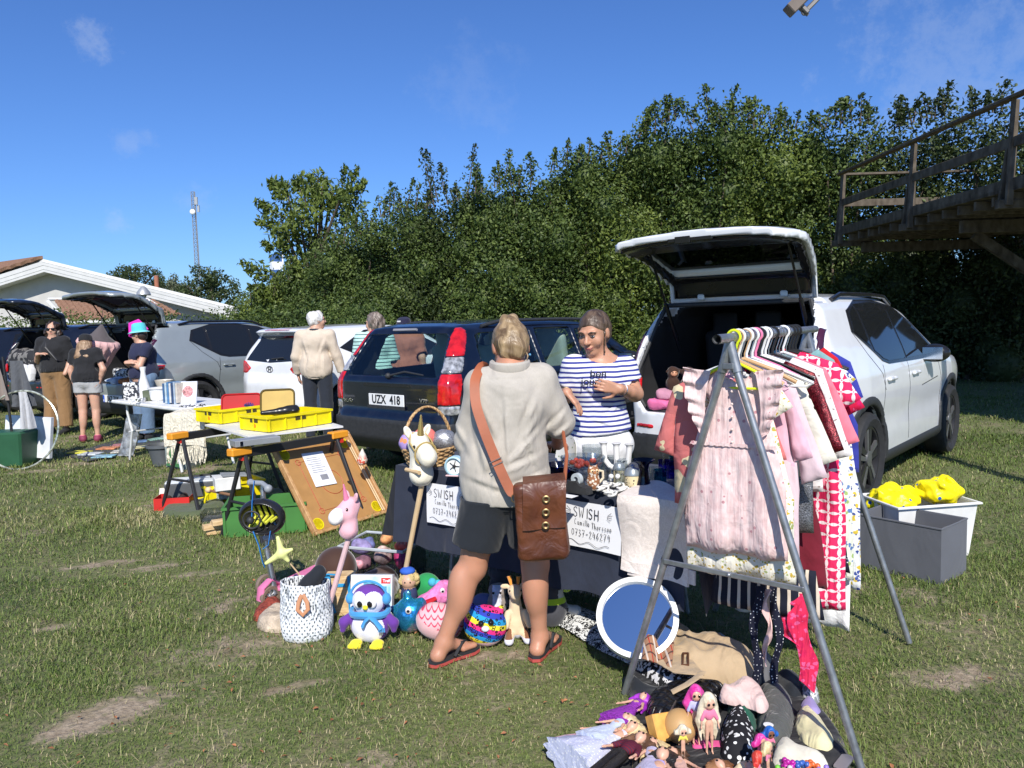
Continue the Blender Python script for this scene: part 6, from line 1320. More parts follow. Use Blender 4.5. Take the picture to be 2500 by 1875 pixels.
 base = Vector((p.x,p.y,TZ)); pf = PAT('purple_floral', lambda b: b.mix(b.math('LESS_THAN', b.vor(22), .25), b.mix(b.math('LESS_THAN', b.vor(16), .28), (.42,.30,.62), (.80,.30,.12)), (.7,.72,.4)), .7, .2)
 ballt('plush_ball', 'purple flowered soft ball in the basket left of the cream unicorn', base+Vector((-.085,-.03,.135)), .07, pf); ballt('plush_ball', 'coral pink soft ball half hidden in the middle of the basket', base+Vector((-.02,.0,.155)), .065, M('coral_plush',(.75,.17,.14),.8))
 ballt('plush_ball', 'silver sparkling soft ball in the basket right of the cream unicorn', base+Vector((.085,-.0,.14)), .068, M('silver_sequin',(.42,.42,.43),.35,.6,var=.5,vs=160,bump=.5,bs=200))
wares()
# ------------------------------------------------------------ stick horses
def stick_horse(lab, base, neck, hd_px, col, muz, horn, stick, yaw, d, k=1.0, bridle=None, nm='hobby_horse'):
 base = V3(base); neck = V3(neck); t = thing(nm, lab, 'hobby horse', base); n = neck-base; MB().tube([(0,0,0), n+(n.normalized()*.06)], .0135, 10).build('stick', stick, t)
 s = SDF(n-Vector((.17,.2,.1))*k, n+Vector((.17,.17,.34))*k, .006); Rm = rotm(0,0,yaw); P = lambda x, y, z: n+Rm @ Vector((x*k,y*k,z*k)); rt = (0,0,yaw)
 s.cone(P(0,0,.045), P(0,.01,.13), .056*k, .046*k, .03); s.ell(P(0,.02,.185), (.050*k,.062*k,.056*k), .03, rt); s.ell(P(0,-.035,.155), (.044*k,.062*k,.046*k), .03, rt); s.ell(P(0,-.082,.135), (.043*k,.042*k,.045*k), .015, rt)
 s.wrinkle(.0015, 50, 2); Cc = P(0,-.075,.135); fwd = Rm @ Vector((0,-1,0))
 b = s.build('head', [col, muz], t, mif=lambda c: (((c-np.array(n)) @ np.array(fwd) > .058*k) & (c[:,2] < n.z+.19*k))*1)
 for g in (-1,1):
  e = SDF(P(g*.05,.03,.235)-Vector((.06,.06,.07)), P(g*.05,.03,.235)+Vector((.06,.06,.07)), .005); e.ell(P(g*.046,.03,.240), (.018*k,.012*k,.036*k), 0, (0,g*.45,yaw)); e.ell(P(g*.047,.018,.242), (.010*k,.008*k,.026*k), .004, (0,g*.45,yaw), '-'); e.build('ear', col, t)
  MB().ball(P(g*.044,-.030,.180), (.007*k,.009*k,.010*k), 8).build('eye', M('toy_eye',(.015,.012,.012),.08,var=0), t, 180)
 q = MB(); a = P(0,-.005,.225); b_ = P(0,-.020,.325); q.tube([a.lerp(b_, i/14) for i in range(15)], [.015*k*(1-i/15)+.002+.0015*(i%2) for i in range(15)], 10); q.build('horn', horn, t)
 if bridle:
  q = MB(); c0 = P(0,-.052,.148)
  q.tube([P(.052*math.cos(a),-.056-.006*math.sin(a),.150+.052*math.sin(a)) for a in np.linspace(0,2*PI,22)[:-1]], .0035*k, 6, closed=True, flat=1.6); q.tube([P(-.050,-.05,.165), P(-.054,.0,.20), P(-.035,.03,.235), P(.035,.03,.235), P(.054,.0,.20), P(.050,-.05,.165)], .0035*k, 6, flat=1.6); q.build('bridle', bridle, t)
 return t
WOODST = M('beech_stick', (.66,.48,.27), .55, var=.1, vs=8)
stick_horse('cream unicorn hobby horse with a golden horn leaning on the table', D(980,1445,4.05), D(1030,1182,3.93), None, M('cream_plush',(.80,.75,.60),.9,bump=.3,bs=150,sheen=.3), M('cream_plush',()), M('gold_horn',(.70,.50,.18),.3,.8), WOODST, R_(30), 3.9, 1.12, M('gold_braid',(.45,.33,.12),.6))
stick_horse('pink unicorn hobby horse with a white muzzle on a pink stick', D(806,1470,3.72), D(852,1312,3.68), None, M('pink_plush',(.76,.42,.47),.9,bump=.3,bs=150,sheen=.4), M('white_plush',(.80,.76,.74),.9,bump=.3,bs=150), M('pink_horn',(.72,.22,.36),.4), M('pink_stick',(.74,.50,.50),.6), R_(-48), 3.7, .82)
# ------------------------------------------------------------ clothes rack
def rack():
 A, B_, Cc, Dd = G(1525,1692), G(2108,1893), G(2220,1570), G(1745,1490); m1 = (A+B_)/2; m2 = (Cc+Dd)/2; z1 = D(1778,850,m1.y).z; m1.z = z1; m2.z = z1
 t = thing('clothes_rack', 'grey steel tube rack on two A shaped frames holding the children\'s clothes', 'clothes rack', (m1.x,m1.y,0)); O = Vector((m1.x,m1.y,0)); r = .0135
 pipe = (m2-m1).normalized(); a0 = m1-pipe*.13+Vector((0,0,.035)); a1 = m2+pipe*.16+Vector((0,0,.035))
 q = MB(); P = [a0-O, a1-O]; q.tube(P, .0165, 16, cap=False); q.tube([P[1],P[0]], .0135, 16, cap=False); q.build('rail', TIN, t)
 for top, fe in ((m1,(A,B_)),(m2,(Cc,Dd))):
  for f in fe:
   d = (top-f); q = MB(); off = (f-top).normalized()*.02; q.tube([f-O, top-O+off], r, 14); q.build('leg', TIN, t); q = MB(); u = top+(f-top)*.06; q.tube([u-O, top-O+Vector((0,0,.02))], .018, 12); q.build('socket', TIN, t)
  q = MB(); x = fe[0].lerp(top,.42); y = fe[1].lerp(top,.42); bm = (x-O).lerp(y-O,.5)-Vector((0,0,.0)); nn = pipe*(-.016 if top is m1 else .016); beam(q, x-O+nn, y-O+nn, .006, .020); q.ball(bm+nn*1.3,.008,6); q.build('folding_brace', TIN, t)
  q = MB(); beam(q, top+(fe[0]-top)*.045-O-pipe*.018, top+(fe[1]-top)*.045-O-pipe*.018, .006, .022); q.build('clamp', TIN, t)
 return m1, m2, pipe
RM1, RM2, PIPE = rack(); QD = Vector((PIPE.y,-PIPE.x,0)).normalized(); RAILZ = RM1.z+.035
HG = {'white':M('hanger_white',(.80,.80,.78),.3,var=0),'black':M('hanger_black',(.02,.02,.02),.35,var=0),'pink':M('hanger_pink',(.80,.22,.38),.3,var=0),'yellow':M('hanger_yellow',(.75,.85,.02),.3,var=0),'wood':M('hanger_wood',(.55,.34,.16),.5),'wire':M('hanger_wire',(.6,.6,.6),.25,.9,var=0)}
HGL = {'white':'white plastic','black':'black plastic','pink':'pink plastic','yellow':'neon yellow plastic','wood':'wooden','wire':'metal wire'}
def hanger(u, kind, lab, hw=.20, tilt=0.0):
 c = RM1+PIPE*u; c.z = RAILZ; t = thing('clothes_hanger', lab, 'hanger', c); r = {'wire':.0018,'wood':.008}.get(kind, .0055); q = MB(); hk = .0022 if kind in ('wood','wire') else .005
 X = (QD+PIPE*tilt).normalized(); Z = Vector((0,0,1)); pts = [Z*(-.085), Z*(-.062), X*.006+Z*(-.045)]+[X*(.024*math.cos(a))+Z*(.002+.024*math.sin(a)) for a in np.linspace(-.9, 3.3, 13)]; q.tube(pts, hk, 7)
 q.tube([X*(-hw)+Z*(-.165), X*(-hw*.5)+Z*(-.118), Z*(-.082), X*(hw*.5)+Z*(-.118), X*hw+Z*(-.165)], r, 8)
 if kind not in ('wood',): q.tube([X*(-hw)+Z*(-.165), X*(-hw*.9)+Z*(-.178), X*(hw*.9)+Z*(-.178), X*hw+Z*(-.165)], r*.8, 6)
 q.build('frame', HG[kind], t, 50); return t
def half(pts): return pts+[(-a, b) for a, b in reversed(pts) if a > 1e-4]
def garment(u, lab, pts, mat, th=.022, fold=.02, fk=34, name='dress', dz=-.115, grow=1.2, yaw=0.0, cat=None, shift=0.0, extra=None, dx=0.0, seed=0, nofold=.12):
 dx *= .25 if dx > 0 else 1; c = RM1+PIPE*u+QD*dx; c.z = RAILZ+dz; th *= .62; P = half(pts) if extra is None else pts; vs, fs = cut_poly(P, .022); A = np.array([tuple(v) for v in vs]); ed = np.abs(polyd(P, A[:,0], A[:,1])); w_ = th*np.sqrt(np.clip(ed/.045, 0, 1))*np.clip(.45+np.abs(A[:,1])*1.2, 0, 1.3)
 dn = np.clip((-A[:,1]-nofold)*grow, 0, 1); g = np.random.default_rng(seed+int(u*1000)); p1, p2 = g.uniform(0, 6, 2)
 F = fold*dn*(np.sin(A[:,0]*fk*(1-.25*dn)+p1+2*np.sin(A[:,1]*3))+.45*np.sin(A[:,0]*fk*2.1+p2+3*A[:,1]))+.010*np.sin(A[:,1]*9+p1)+.011*fbm(A[:,0],A[:,1],20,seed,4)
 n = len(A); V = np.concatenate([np.stack([A[:,0], F-w_, A[:,1]],1), np.stack([A[:,0], F+w_, A[:,1]],1)]); F2 = [tuple(f) for f in fs]
 def ccw(f): a, b, c_ = [A[i] for i in f[:3]]; return f if (b[0]-a[0])*(c_[1]-a[1])-(b[1]-a[1])*(c_[0]-a[0]) > 0 else tuple(reversed(f))
 F2 = [ccw(f) for f in F2]; ec = {(f[i], f[(i+1)%len(f)]) for f in F2 for i in range(len(f))}; rim = [(b, a, a+n, b+n) for a, b in ec if (b, a) not in ec]
 me = bpy.data.meshes.new(name); me.from_pydata(V.tolist(), [], F2+[tuple(x+n for x in reversed(f)) for f in F2]+rim); me.update(); me.polygons.foreach_set('use_smooth', [True]*len(me.polygons))
 o = link(name, me, mat, None, c, (0,0,math.atan2(QD.y, QD.x)+yaw)); tag(o, lab, cat or name.replace('_', ' ')); return o
def TEE(W_, L, Wb, sl, sw=.075, drop=.45, nw=.07, nd=.05, waist=None):
 """half outline of a top: neck, shoulder, sleeve, side, hem"""
 ca, sa = math.cos(drop*PI/2), math.sin(drop*PI/2); sx, sz = W_, -.045; ex, ez = sx+sl*ca, sz-sl*sa
 p = [(0,-nd),(nw*.7,-nd*.6),(nw,0),(sx,sz),(ex,ez),(ex-sw*1.1*sa,ez-sw*1.1*ca),(sx-.012,sz-sw*1.35)]
 if waist: p += [(waist, -.24)]
 return p+[(Wb*.98,-L*.6),(Wb,-L),(Wb*.5,-L-.008),(0,-L)]
VF = lambda b: b.bump(b.noise(34, 2, b.vec(1,1,.09)), .7, .02)
def floral(name, base, c2, c3, sc, th=.25):
 return PAT(name, post=VF, fn=lambda b: b.mix(b.math('LESS_THAN', b.vor(sc, vec=b.dv(1.3/sc, sc)), th), b.mix(b.math('LESS_THAN', b.vor(sc*.63, vec=b.dv(1.6/sc, sc*.8)), th*.9), base, c3), c2), wr=.4)
def clothes():
 gauze = PAT('pink_gauze', lambda b: b.mix(b.math('LESS_THAN', b.vor(26,'F1'), .15), b.mix(b.ramp(b.noise(70,3,b.vec(1,1,.35)),.35,.65),(.68,.47,.45),(.80,.62,.59)), (.50,.25,.27)), .9, .4, VF)
 cr = floral('cream_floral', (.78,.74,.62), (.52,.36,.05), (.35,.40,.15), 60, .28)
 p = TEE(.125,.66,.185,.02,.07,.5,.062,.04); o = garment(.045, 'pale pink gauze dress with ruffled shoulders at the near end of the rack', p, gauze, .03, .022, 40, dz=-.118, seed=3, grow=1.6, nofold=.26)
 # ruffles over both shoulders
 for g in (-1, 1):
  q = MB();
  def rf(u, v, g=g):
   z = -.0-.235*v; fl = (.085*(1-v)**.7+.012)*u; x = g*(.080+.020*math.sin(v*2.6)+fl); return (x, -.020-.009*math.sin(v*31+u*2+math.sin(v*9))*u-.010*u+.03*max(0,.2-v), z+.012*u*(1-v)+.005*math.sin(v*27)*u)
  q.sheet(rf, 6, 60, .003); q.build('ruffle', gauze, o, 60)
 q = MB(); q.sheet(lambda u, v: ((u-.5)*.30*(1+.05*v), -.0215, -.255-.012*v+.002*math.sin(u*90)), 40, 1, .003); q.build('waist_seam', gauze, o)
 for i in range(5): MB().ball((0,-.024,-.07-.045*i), .005, 6).build('button', M('shell_button',(.75,.6,.55),.3), o)
 garment(.085, 'cream dress with tiny yellow flowers and puffed sleeves behind the pink gauze dress', TEE(.135,.76,.20,.10,.085,.62,.07), cr, .026, .018, 40, seed=5)
 bird = PAT('salmon_birds', lambda b: b.mix(b.math('LESS_THAN', b.vor(8.5, vec=b.dv(.16, 9)), .36), (.60,.17,.16), (.78,.64,.40)), .85, .5)
 garment(.12, 'salmon red dress with large cream birds hanging at the left side of the rack', TEE(.17,.50,.18,.26,.07,.80,.07), bird, .026, .014, 24, seed=6, dx=-.085, dz=-.14)
 lil = FAB('lilac_jersey', (.66,.50,.53), .5, 8)
 garment(.17, 'pale lilac sweatshirt dress with ribbed cuffs', TEE(.17,.68,.19,.33,.085,.78,.075), lil, .03, .012, 24, seed=7, dx=.035, dz=-.14)
 garment(.155, 'plain pale pink jersey dress half hidden behind the lilac sweatshirt', TEE(.15,.60,.18,.28,.07,.80,.07), FAB('pink_jersey',(.72,.42,.50),.4), .022, .012, 26, seed=8, dx=.02)
 dal = PAT('spotted_fur', lambda b: b.mix(b.math('LESS_THAN', b.vor(16), .17), (.72,.68,.58), (.02,.02,.02)), .95, .6)
 garment(.215, 'cream fluffy cardigan with black spots', TEE(.18,.44,.17,.30,.08,.74,.08), dal, .035, .012, 24, seed=9, dx=.05, name='cardigan', dz=-.12)
 garment(.255, 'cream fake fur gilet with fluffy collar', TEE(.17,.40,.18,.03,.09,.5,.08), M('cream_fur',(.68,.62,.50),.95,bump=.9,bs=90,bd=.01), .04, .01, 20, name='gilet', seed=4, dx=.07)
 garment(.30, 'silver grey glitter dress', TEE(.17,.62,.20,.03,.07,.5,.075), M('silver_glitter',(.22,.22,.23),.32,.7,var=.8,vs=260,bump=.6,bs=300,bd=.003), .02, .016, 30, seed=10, dx=.065)
 red_s = M('red_sequins', (.13,.008,.014), .3, .5, var=.9, vs=200, bump=.6, bs=260, bd=.003)
 garment(.36, 'dark red sequin top with long sleeves', TEE(.18,.38,.19,.30,.08,.76,.075), red_s, .026, .010, 22, seed=11, dx=.075, name='sequin_jumper', dz=-.10)
 garment(.375, 'dark red tulle skirt hanging below the sequin top', [(.0,-.36),(.15,-.36),(.20,-.60),(.23,-.86),(.0,-.86)], FAB('red_tulle',(.16,.010,.022),.4), .03, .028, 44, seed=12, dx=.06, name='tulle_skirt', nofold=.36)
 garment(.40, 'bright red jumper showing between the sequin top and the glitter dress', TEE(.16,.52,.18,.20,.08,.7), FAB('bright_red',(.55,.012,.02),.4), .02, .010, 22, seed=30, dx=.03, name='jumper')
 garment(.43, 'white cardigan with grey flecks', TEE(.19,.52,.19,.34,.085,.80,.08), PAT('grey_flecks', lambda b: b.mix(b.math('LESS_THAN', b.vor(40, vec=b.dv(.03, 30)), .2), (.78,.74,.72), (.35,.28,.26)), .9, .6), .035, .012, 22, seed=13, dx=.10, name='cardigan', dz=-.09)
 garment(.475, 'coral pink jumper left of the pink lattice dress', TEE(.19,.50,.19,.30,.08,.74,.08), FAB('coral_pink',(.82,.20,.26),.4), .02, .012, 24, seed=14, dx=.11, name='jumper', dz=-.09)
 def lat(b):   # overlapping circles leave white petals
  X = b.xyz(); u, v = [b.math('ABSOLUTE', b.math('SUBTRACT', b.math('FRACT', b.math('ADD', b.math('MULTIPLY', X[k], 23), 40)), .5)) for k in (0, 2)]
  D2 = lambda p, q: b.math('ADD', b.math('MULTIPLY', p, p), b.math('MULTIPLY', q, q)); a, c = b.math('SUBTRACT', .5, u), b.math('SUBTRACT', .5, v); d2 = b.math('MINIMUM', D2(b.math('ADD', u, .5), c), D2(a, b.math('ADD', v, .5)))
  w_ = b.math('MAXIMUM', b.math('LESS_THAN', d2, .42), b.math('MULTIPLY', b.math('LESS_THAN', D2(u, v), .022), b.math('GREATER_THAN', b.math('MULTIPLY', u, v), .0008))); return b.mix(w_, (.72,.025,.11), (.82,.68,.68))
 latm = PAT('pink_lattice', lat, .85, .3, VF)
 garment(.53, 'long hot pink dress with a white petal lattice', TEE(.22,1.02,.26,.16,.12,.62,.08), latm, .03, .028, 30, seed=15, dx=.10, dz=-.075)
 garment(.585, 'crimson blouse with a pink leaf print', TEE(.21,.44,.20,.20,.10,.66,.08), floral('crimson_leaf',(.62,.01,.06),(.75,.10,.25),(.55,.01,.10),40,.35), .025, .015, 26, seed=16, dx=.10, name='blouse', dz=-.075)
 garment(.63, 'white summer dress with blue and green flowers', TEE(.20,.90,.25,.05,.09,.5,.08), floral('meadow_floral',(.76,.76,.62),(.12,.22,.45),(.35,.48,.15),34,.30), .025, .026, 30, seed=17, dx=.15)
 dots = PAT('navy_dots', lambda b: b.mix(b.math('LESS_THAN', b.vor(80,'F1',None,'Distance',.3), .20), (.012,.014,.03), (.75,.75,.76)), .85, .3)
 garment(.60, 'navy dotted dress hem hanging below the pink lattice dress', [(.0,-.50),(.20,-.50),(.25,-.86),(.12,-.84),(.0,-.86)], dots, .02, .02, 30, seed=18, dx=.13, name='dress')
 lace = PAT('white_lace', lambda b: b.mix(b.math('LESS_THAN', b.vor(70), .16), (.80,.80,.79), (.50,.50,.50)), .9, .6)
 garment(.69, 'long white lace dress reaching lowest at the right of the rack', TEE(.19,1.12,.24,.04,.09,.5,.08), lace, .02, .022, 34, seed=19, dx=.13)
 garment(.735, 'blue and yellow flowered dress behind the white lace dress', TEE(.20,.96,.26,.05,.09,.5), floral('blue_yellow_floral',(.72,.72,.70),(.05,.08,.28),(.62,.45,.05),50,.33), .02, .024, 30, seed=20, dx=.17)
 garment(.79, 'sea green T shirt on a black hanger', TEE(.15,.36,.18,.12,.10,.72,.085,.03), FAB('sea_green',(.20,.36,.36),.4), .02, .008, 18, seed=21, dx=.13, name='tshirt', dz=-.075)
 garment(.84, 'bright red T shirt near the far end of the rack', TEE(.14,.30,.17,.11,.10,.72,.085,.03), FAB('bright_red',()), .02, .008, 18, seed=22, dx=.19, name='tshirt', dz=-.07)
 garment(.89, 'royal blue T shirt at the far end of the rack', TEE(.16,.52,.20,.16,.12,.78,.085,.03), FAB('royal_blue',(.035,.045,.30),.4), .02, .010, 18, seed=23, dx=.26, name='tshirt', dz=-.09)
 strip = PAT('navy_cream_stripes', lambda b: b.mix(b.math('LESS_THAN', b.math('FRACT', b.math('MULTIPLY', b.xyz()[0], 26)), .3), (.012,.014,.026), (.66,.56,.44)), .85, .3)
 garment(.34, 'navy skirt with cream vertical stripes hanging low behind the dresses', [(.0,-.84),(.19,-.84),(.22,-1.03),(.0,-1.04)], strip, .012, .022, 40, seed=24, dx=.10, name='striped_skirt', nofold=.8, dz=-.05)
 garment(.30, 'navy skirt with cream stripes at the left, lowest of the skirts', [(.0,-.86),(.16,-.86),(.18,-1.02),(.0,-1.03)], strip, .012, .022, 40, seed=25, dx=.02, name='striped_skirt', nofold=.8, dz=-.05)
 def sash(u, dx, z0, z1, w_, mat, lab, sway=.03, cat='sash'):
  c = RM1+PIPE*u+QD*dx; c.z = 0; q = MB(); q.sheet(lambda a, b_: ((a-.5)*w_*(1-.2*b_)+sway*b_+.012*math.sin(b_*9+dx*50), .010*math.sin(b_*14+a*3), z0+(z1-z0)*b_-(.03*a if b_ > .95 else 0)), 5, 24, .004); o = q.build('sash', mat, None, 50, c, (0,0,math.atan2(QD.y, QD.x))); tag(o, lab, cat)
 sash(.25,.02,.46,.06,.035,dots,'left one of two navy dotted sashes hanging below the striped skirts',-.01); sash(.27,.085,.46,.0,.030,dots,'right one of two navy dotted sashes, touching the grass',.005)
 pk = floral('pink_leaf',(.78,.03,.10),(.85,.12,.30),(.72,.02,.10),38,.35); sash(.30,.15,.44,.10,.075,pk,'wide bright pink leafy sash hanging to the grass',.05); sash(.31,.13,.44,.26,.10,pk,'shorter bright pink leafy tie beside the wide pink sash',.0)
 sash(.26,.055,.45,.18,.022,M('pale_peach',(.75,.5,.45),.8),'narrow pale peach ribbon between the navy dotted sashes',.0)
 hs = [(.045,'yellow','neon yellow plastic hanger carrying the pink gauze dress',.155),(.075,'wood','wooden hanger showing under the neon yellow hanger',.16),(.095,'white','first white plastic hanger behind the neon yellow one',.16),(.125,'wire','metal wire hanger carrying the salmon bird dress',.18),(.165,'wood','wooden hanger carrying the lilac sweatshirt',.18),(.19,'white','white plastic hanger with its end sticking out to the right of the fur gilet',.24),
      (.235,'wire','metal wire hanger carrying the spotted cardigan',.2),(.26,'white','white plastic hanger inside the cream fur gilet',.2),(.30,'pink','pink plastic hanger carrying the glitter dress',.18),(.345,'black','black plastic hanger carrying the sequin top',.2),(.385,'white','white plastic hanger carrying the bright red jumper',.2),(.43,'white','white plastic hanger carrying the flecked cardigan',.2),(.475,'wire','metal wire hanger carrying the coral jumper',.2),
      (.53,'black','black plastic hanger carrying the pink lattice dress',.21),(.585,'wire','metal wire hanger carrying the crimson blouse',.21),(.63,'wire','metal wire hanger carrying the meadow flower dress',.2),(.69,'white','white plastic hanger carrying the long lace dress',.2),(.735,'wire','metal wire hanger carrying the blue and yellow dress',.2),(.79,'black','black plastic hanger carrying the sea green T shirt',.22),(.84,'black','black plastic hanger carrying the red T shirt',.22),(.89,'black','black plastic hanger carrying the royal blue T shirt',.22)]
 for u, k, lb, hw in hs: hanger(u, k, lb, hw, random.uniform(-.12,.12))
clothes()
# ------------------------------------------------------------ small goods: helpers
def put(name, label, cat, px, py, rz=0, group=None, z=0.0): return thing(name, label, cat, G(px, py, z), rz, group)
def sd(c, r, h): return SDF([a-b for a, b in zip(c, r)], [a+b for a, b in zip(c, r)], h)
def eyes(t, pts, r, d, white=True, pr=.55):
 d = V3(d).normalized()
 for p in pts:
  p = V3(p)
  if white: e = MB().ball(p, (r,r,r*1.12), 10).build('eye', EYEW, t, 180); MB().ball(p+d*r*.62, r*pr, 8).build('pupil', M('toy_eye',()), e, 180)
  else: MB().ball(p, r, 8).build('eye', M('toy_eye',()), t, 180)
def crumple(label, cat, name, poly, mat, h=.05, z=0.0, wr=.012, fr=22, seed=1, res=.016, th=.004, par=None, grp=None, slope=None):
 """cloth lying in a heap: outline on the ground, raised by folds; poly in native pixels"""
 P = [G(*p, z) for p in poly]; c = sum(P, Vector((0,0,0)))/len(P); L = [((p-c).x, (p-c).y) for p in P]
 # round the outline
 for _ in range(2): L = [q for i in range(len(L)) for q in ((L[i][0]*.75+L[(i+1)%len(L)][0]*.25, L[i][1]*.75+L[(i+1)%len(L)][1]*.25), (L[i][0]*.25+L[(i+1)%len(L)][0]*.75, L[i][1]*.25+L[(i+1)%len(L)][1]*.75))]
 vs, fs = cut_poly(L, res); A = np.array([tuple(v) for v in vs]); ed = np.abs(polyd(L, A[:,0], A[:,1])); k = np.clip(ed/(h*.9), 0, 1)
 zz = h*np.sqrt(np.clip(1-(1-k)**2, 0, 1)); r1 = fbm(A[:,0], A[:,1], fr*.45, seed, 3); r2 = fbm(A[:,0], A[:,1], fr, seed+5, 3)
 zz = zz*(1+.30*r1)+wr*(1-2*np.abs(r1))*np.sqrt(k)+wr*.5*(1-2*np.abs(r2))*np.sqrt(k)
 if slope: zz = zz+(slope[0]*A[:,0]+slope[1]*A[:,1])*k
 n = len(A); V = np.concatenate([np.stack([A[:,0], A[:,1], np.maximum(zz, .002*k)], 1), np.stack([A[:,0]*.99, A[:,1]*.99, 0*zz-.004], 1)])
 def ccw(f): a, b, c_ = [A[i] for i in f[:3]]; return f if (b[0]-a[0])*(c_[1]-a[1])-(b[1]-a[1])*(c_[0]-a[0]) > 0 else tuple(reversed(f))
 F2 = [ccw(f) for f in fs]; ec = {(f[i], f[(i+1)%len(f)]) for f in F2 for i in range(len(f))}; rim = [(b, a, a+n, b+n) for a, b in ec if (b, a) not in ec]
 me = bpy.data.meshes.new(name); me.from_pydata(V.tolist(), [], F2+[tuple(x+n for x in reversed(f)) for f in F2]+rim); me.update(); me.polygons.foreach_set('use_smooth', [True]*len(me.polygons))
 o = link(name, me, mat, par, c if par is None else None);
 if par is None: tag(o, label, cat, grp)
 return o
def PL(n, c, **k): return M(n, c, .95, bump=.35, bs=120, bd=.003, sheen=.4, var=.08, vs=20, **k)
# ------------------------------------------------------------ toys on the grass
def toys():
 # penguin
 t = put('plush_penguin', 'purple and white plush penguin with blue scarf and earmuffs', 'plush toy', 905, 1568, -.12); pur, wht, blu, yel = PL('purple_plush',(.13,.035,.28)), PL('white_plush2',(.74,.73,.82)), PL('blue_plush',(.06,.30,.60)), PL('yellow_plush',(.85,.70,.03))
 s = SDF((-.16,-.10,0),(.16,.12,.32),.005); s.ell((0,.01,.085),(.095,.070,.088),.02); s.ell((0,.01,.205),(.082,.068,.072),.02); s.chain([(-.085,0,.13),(-.122,-.01,.10),(-.128,-.015,.065)],[.02,.024,.014],.01); s.chain([(.085,0,.13),(.118,-.01,.10),(.120,-.015,.07)],[.02,.024,.014],.01)
 def mf(c): b = ((c[:,0]/.078)**2+((c[:,2]-.085)/.075)**2 < 1) & (c[:,1] < -.005); f = (((np.abs(c[:,0])-.030)/.045)**2+((c[:,2]-.205)/.052)**2 < 1) & (c[:,1] < .0); return (b | f)*1
 s.build('body', [pur, wht], t, mif=mf)
 for g in (-1,1): MB().ball((g*.088,-.005,.215),(.022,.026,.028),10).build('earmuff', blu, t, 180)
 MB().tube([(.09*math.cos(a), 0, .215+.082*math.sin(a)) for a in np.linspace(.3,PI-.3,16)], .006, 8).build('headband', blu, t)
 for g in (-1,1): e = MB().ball((g*.030,-.056,.212),(.024,.010,.026),10).build('eye', EYEW, t, 180); p = MB().ball((g*.024,-.065,.208),(.013,.005,.016),8).build('pupil', M('toy_eye',()), e, 180)
 q = MB(); q.lathe([(.013,0),(.008,.010),(.001,.016)], 12, Matrix.Translation((0,-.058,.190)) @ Matrix.Rotation(R_(90),4,'X')); q.build('beak', yel, t)
 q = MB(); q.tube([(.088*math.cos(a),.01+.072*math.sin(a),.150+.004*math.sin(a*3)) for a in np.linspace(0,2*PI,26)[:-1]], .013, 8, closed=True, flat=1.3); q.tube([(.02,-.06,.15),(.05,-.07,.13),(.075,-.068,.095)], [.016,.014,.016], 8, flat=.6); q.tube([(.02,-.06,.15),(.0,-.075,.13),(-.012,-.075,.105)], [.014,.012,.014], 8, flat=.6)
 for i in range(4): q.tube([(.065+.008*i,-.07,.10),(.064+.009*i,-.07,.080)], .0035, 5)
 q.build('scarf', blu, t)
 for g in (-1,1): f = SDF((-.05+g*.052,-.13,-.01),(.05+g*.052,-.01,.06),.005); f.ell((g*.052,-.055,.018),(.030,.030,.018),.01); [f.ell((g*.052+o,-.082,.014),(.014,.018,.013),.008) for o in (-.019,0,.019)]; f.build('foot', yel, t)
 # puzzle box behind
 t = put('puzzle_box', 'ice blue children\'s puzzle box with a red logo behind the plush penguin', 'box', 905, 1520, -.10); W_, H = .215, .235; T_ = Matrix.Rotation(R_(-13),4,'X')
 MB().box((0,.022,H/2),(W_,.045,H),T=T_).build('box', M('box_white',(.72,.76,.80),.35), t, 0)
 pic = PAT('ice_picture', lambda b: b.mix(b.ramp(b.noise(14,5),.38,.62), b.mix(b.ramp(b.xyz()[0],-.05,.06),(.62,.52,.72),(.25,.55,.75)), (.72,.82,.90)), .3, 0); MB().box((0,-.0015,H/2),(W_-.014,.002,H-.014),T=T_).build('cover_picture', pic, t, 0)
 MB().box((0,-.003,.035),(W_-.02,.002,.05),T=T_).build('cover_band', M('deep_ice_blue',(.06,.08,.42),.3,var=.4,vs=40), t, 0); MB().box((.075,-.0035,H-.028),(.048,.002,.028),T=T_).build('logo_patch', M('logo_red',(.70,.04,.03),.4,var=0), t, 0)
 lettering('Trefl', .019, PAPER, t, T_ @ frame((.079,-.005,H-.029), (1,0,0), (0,0,1)), bold=.0006); lettering('24', .022, PAPER, t, T_ @ frame((.035,-.004,H-.06), (1,0,0), (0,0,1)))
 for x, z, w_, h_ in ((-.01,.18,.06,.05),(.055,.165,.05,.03),(-.02,.10,.05,.05)): MB().box((x,-.0032,z),(w_,.002,h_),T=T_).build('picture_tile', M('tile_teal',(.10,.32,.42),.4,var=.6,vs=60), t, 0)
 # dotted toy bag
 t = put('dotted_bag', 'white fabric toy basket with grey dots and leather handles', 'basket', 750, 1545, .1); dm = PAT('grey_dots', lambda b: b.mix(b.math('GREATER_THAN', b.math('MULTIPLY', b.math('COSINE', b.math('MULTIPLY', b.math('ARCTAN2', b.xyz()[1], b.xyz()[0]), 34)), b.math('COSINE', b.math('MULTIPLY', b.xyz()[2], 200))), .52), (.74,.76,.77), (.17,.19,.20)), .85, .35)
 s = SDF((-.18,-.18,-.01),(.18,.18,.34),.0065); s.cone((0,0,.05),(0,0,.36),.125,.112,.0); s.box((0,0,.04),(.105,.105,.045),.03,.03); s.wrinkle(.004,18,3); X, Y, Z = s.xyz((slice(None),)*3); s.d = np.maximum(s.d, -(np.maximum(s.d+.007, .02-Z))).astype(np.float32); s.plane((0,0,.265),(.10,.10,1)); s.build('basket', dm, t)
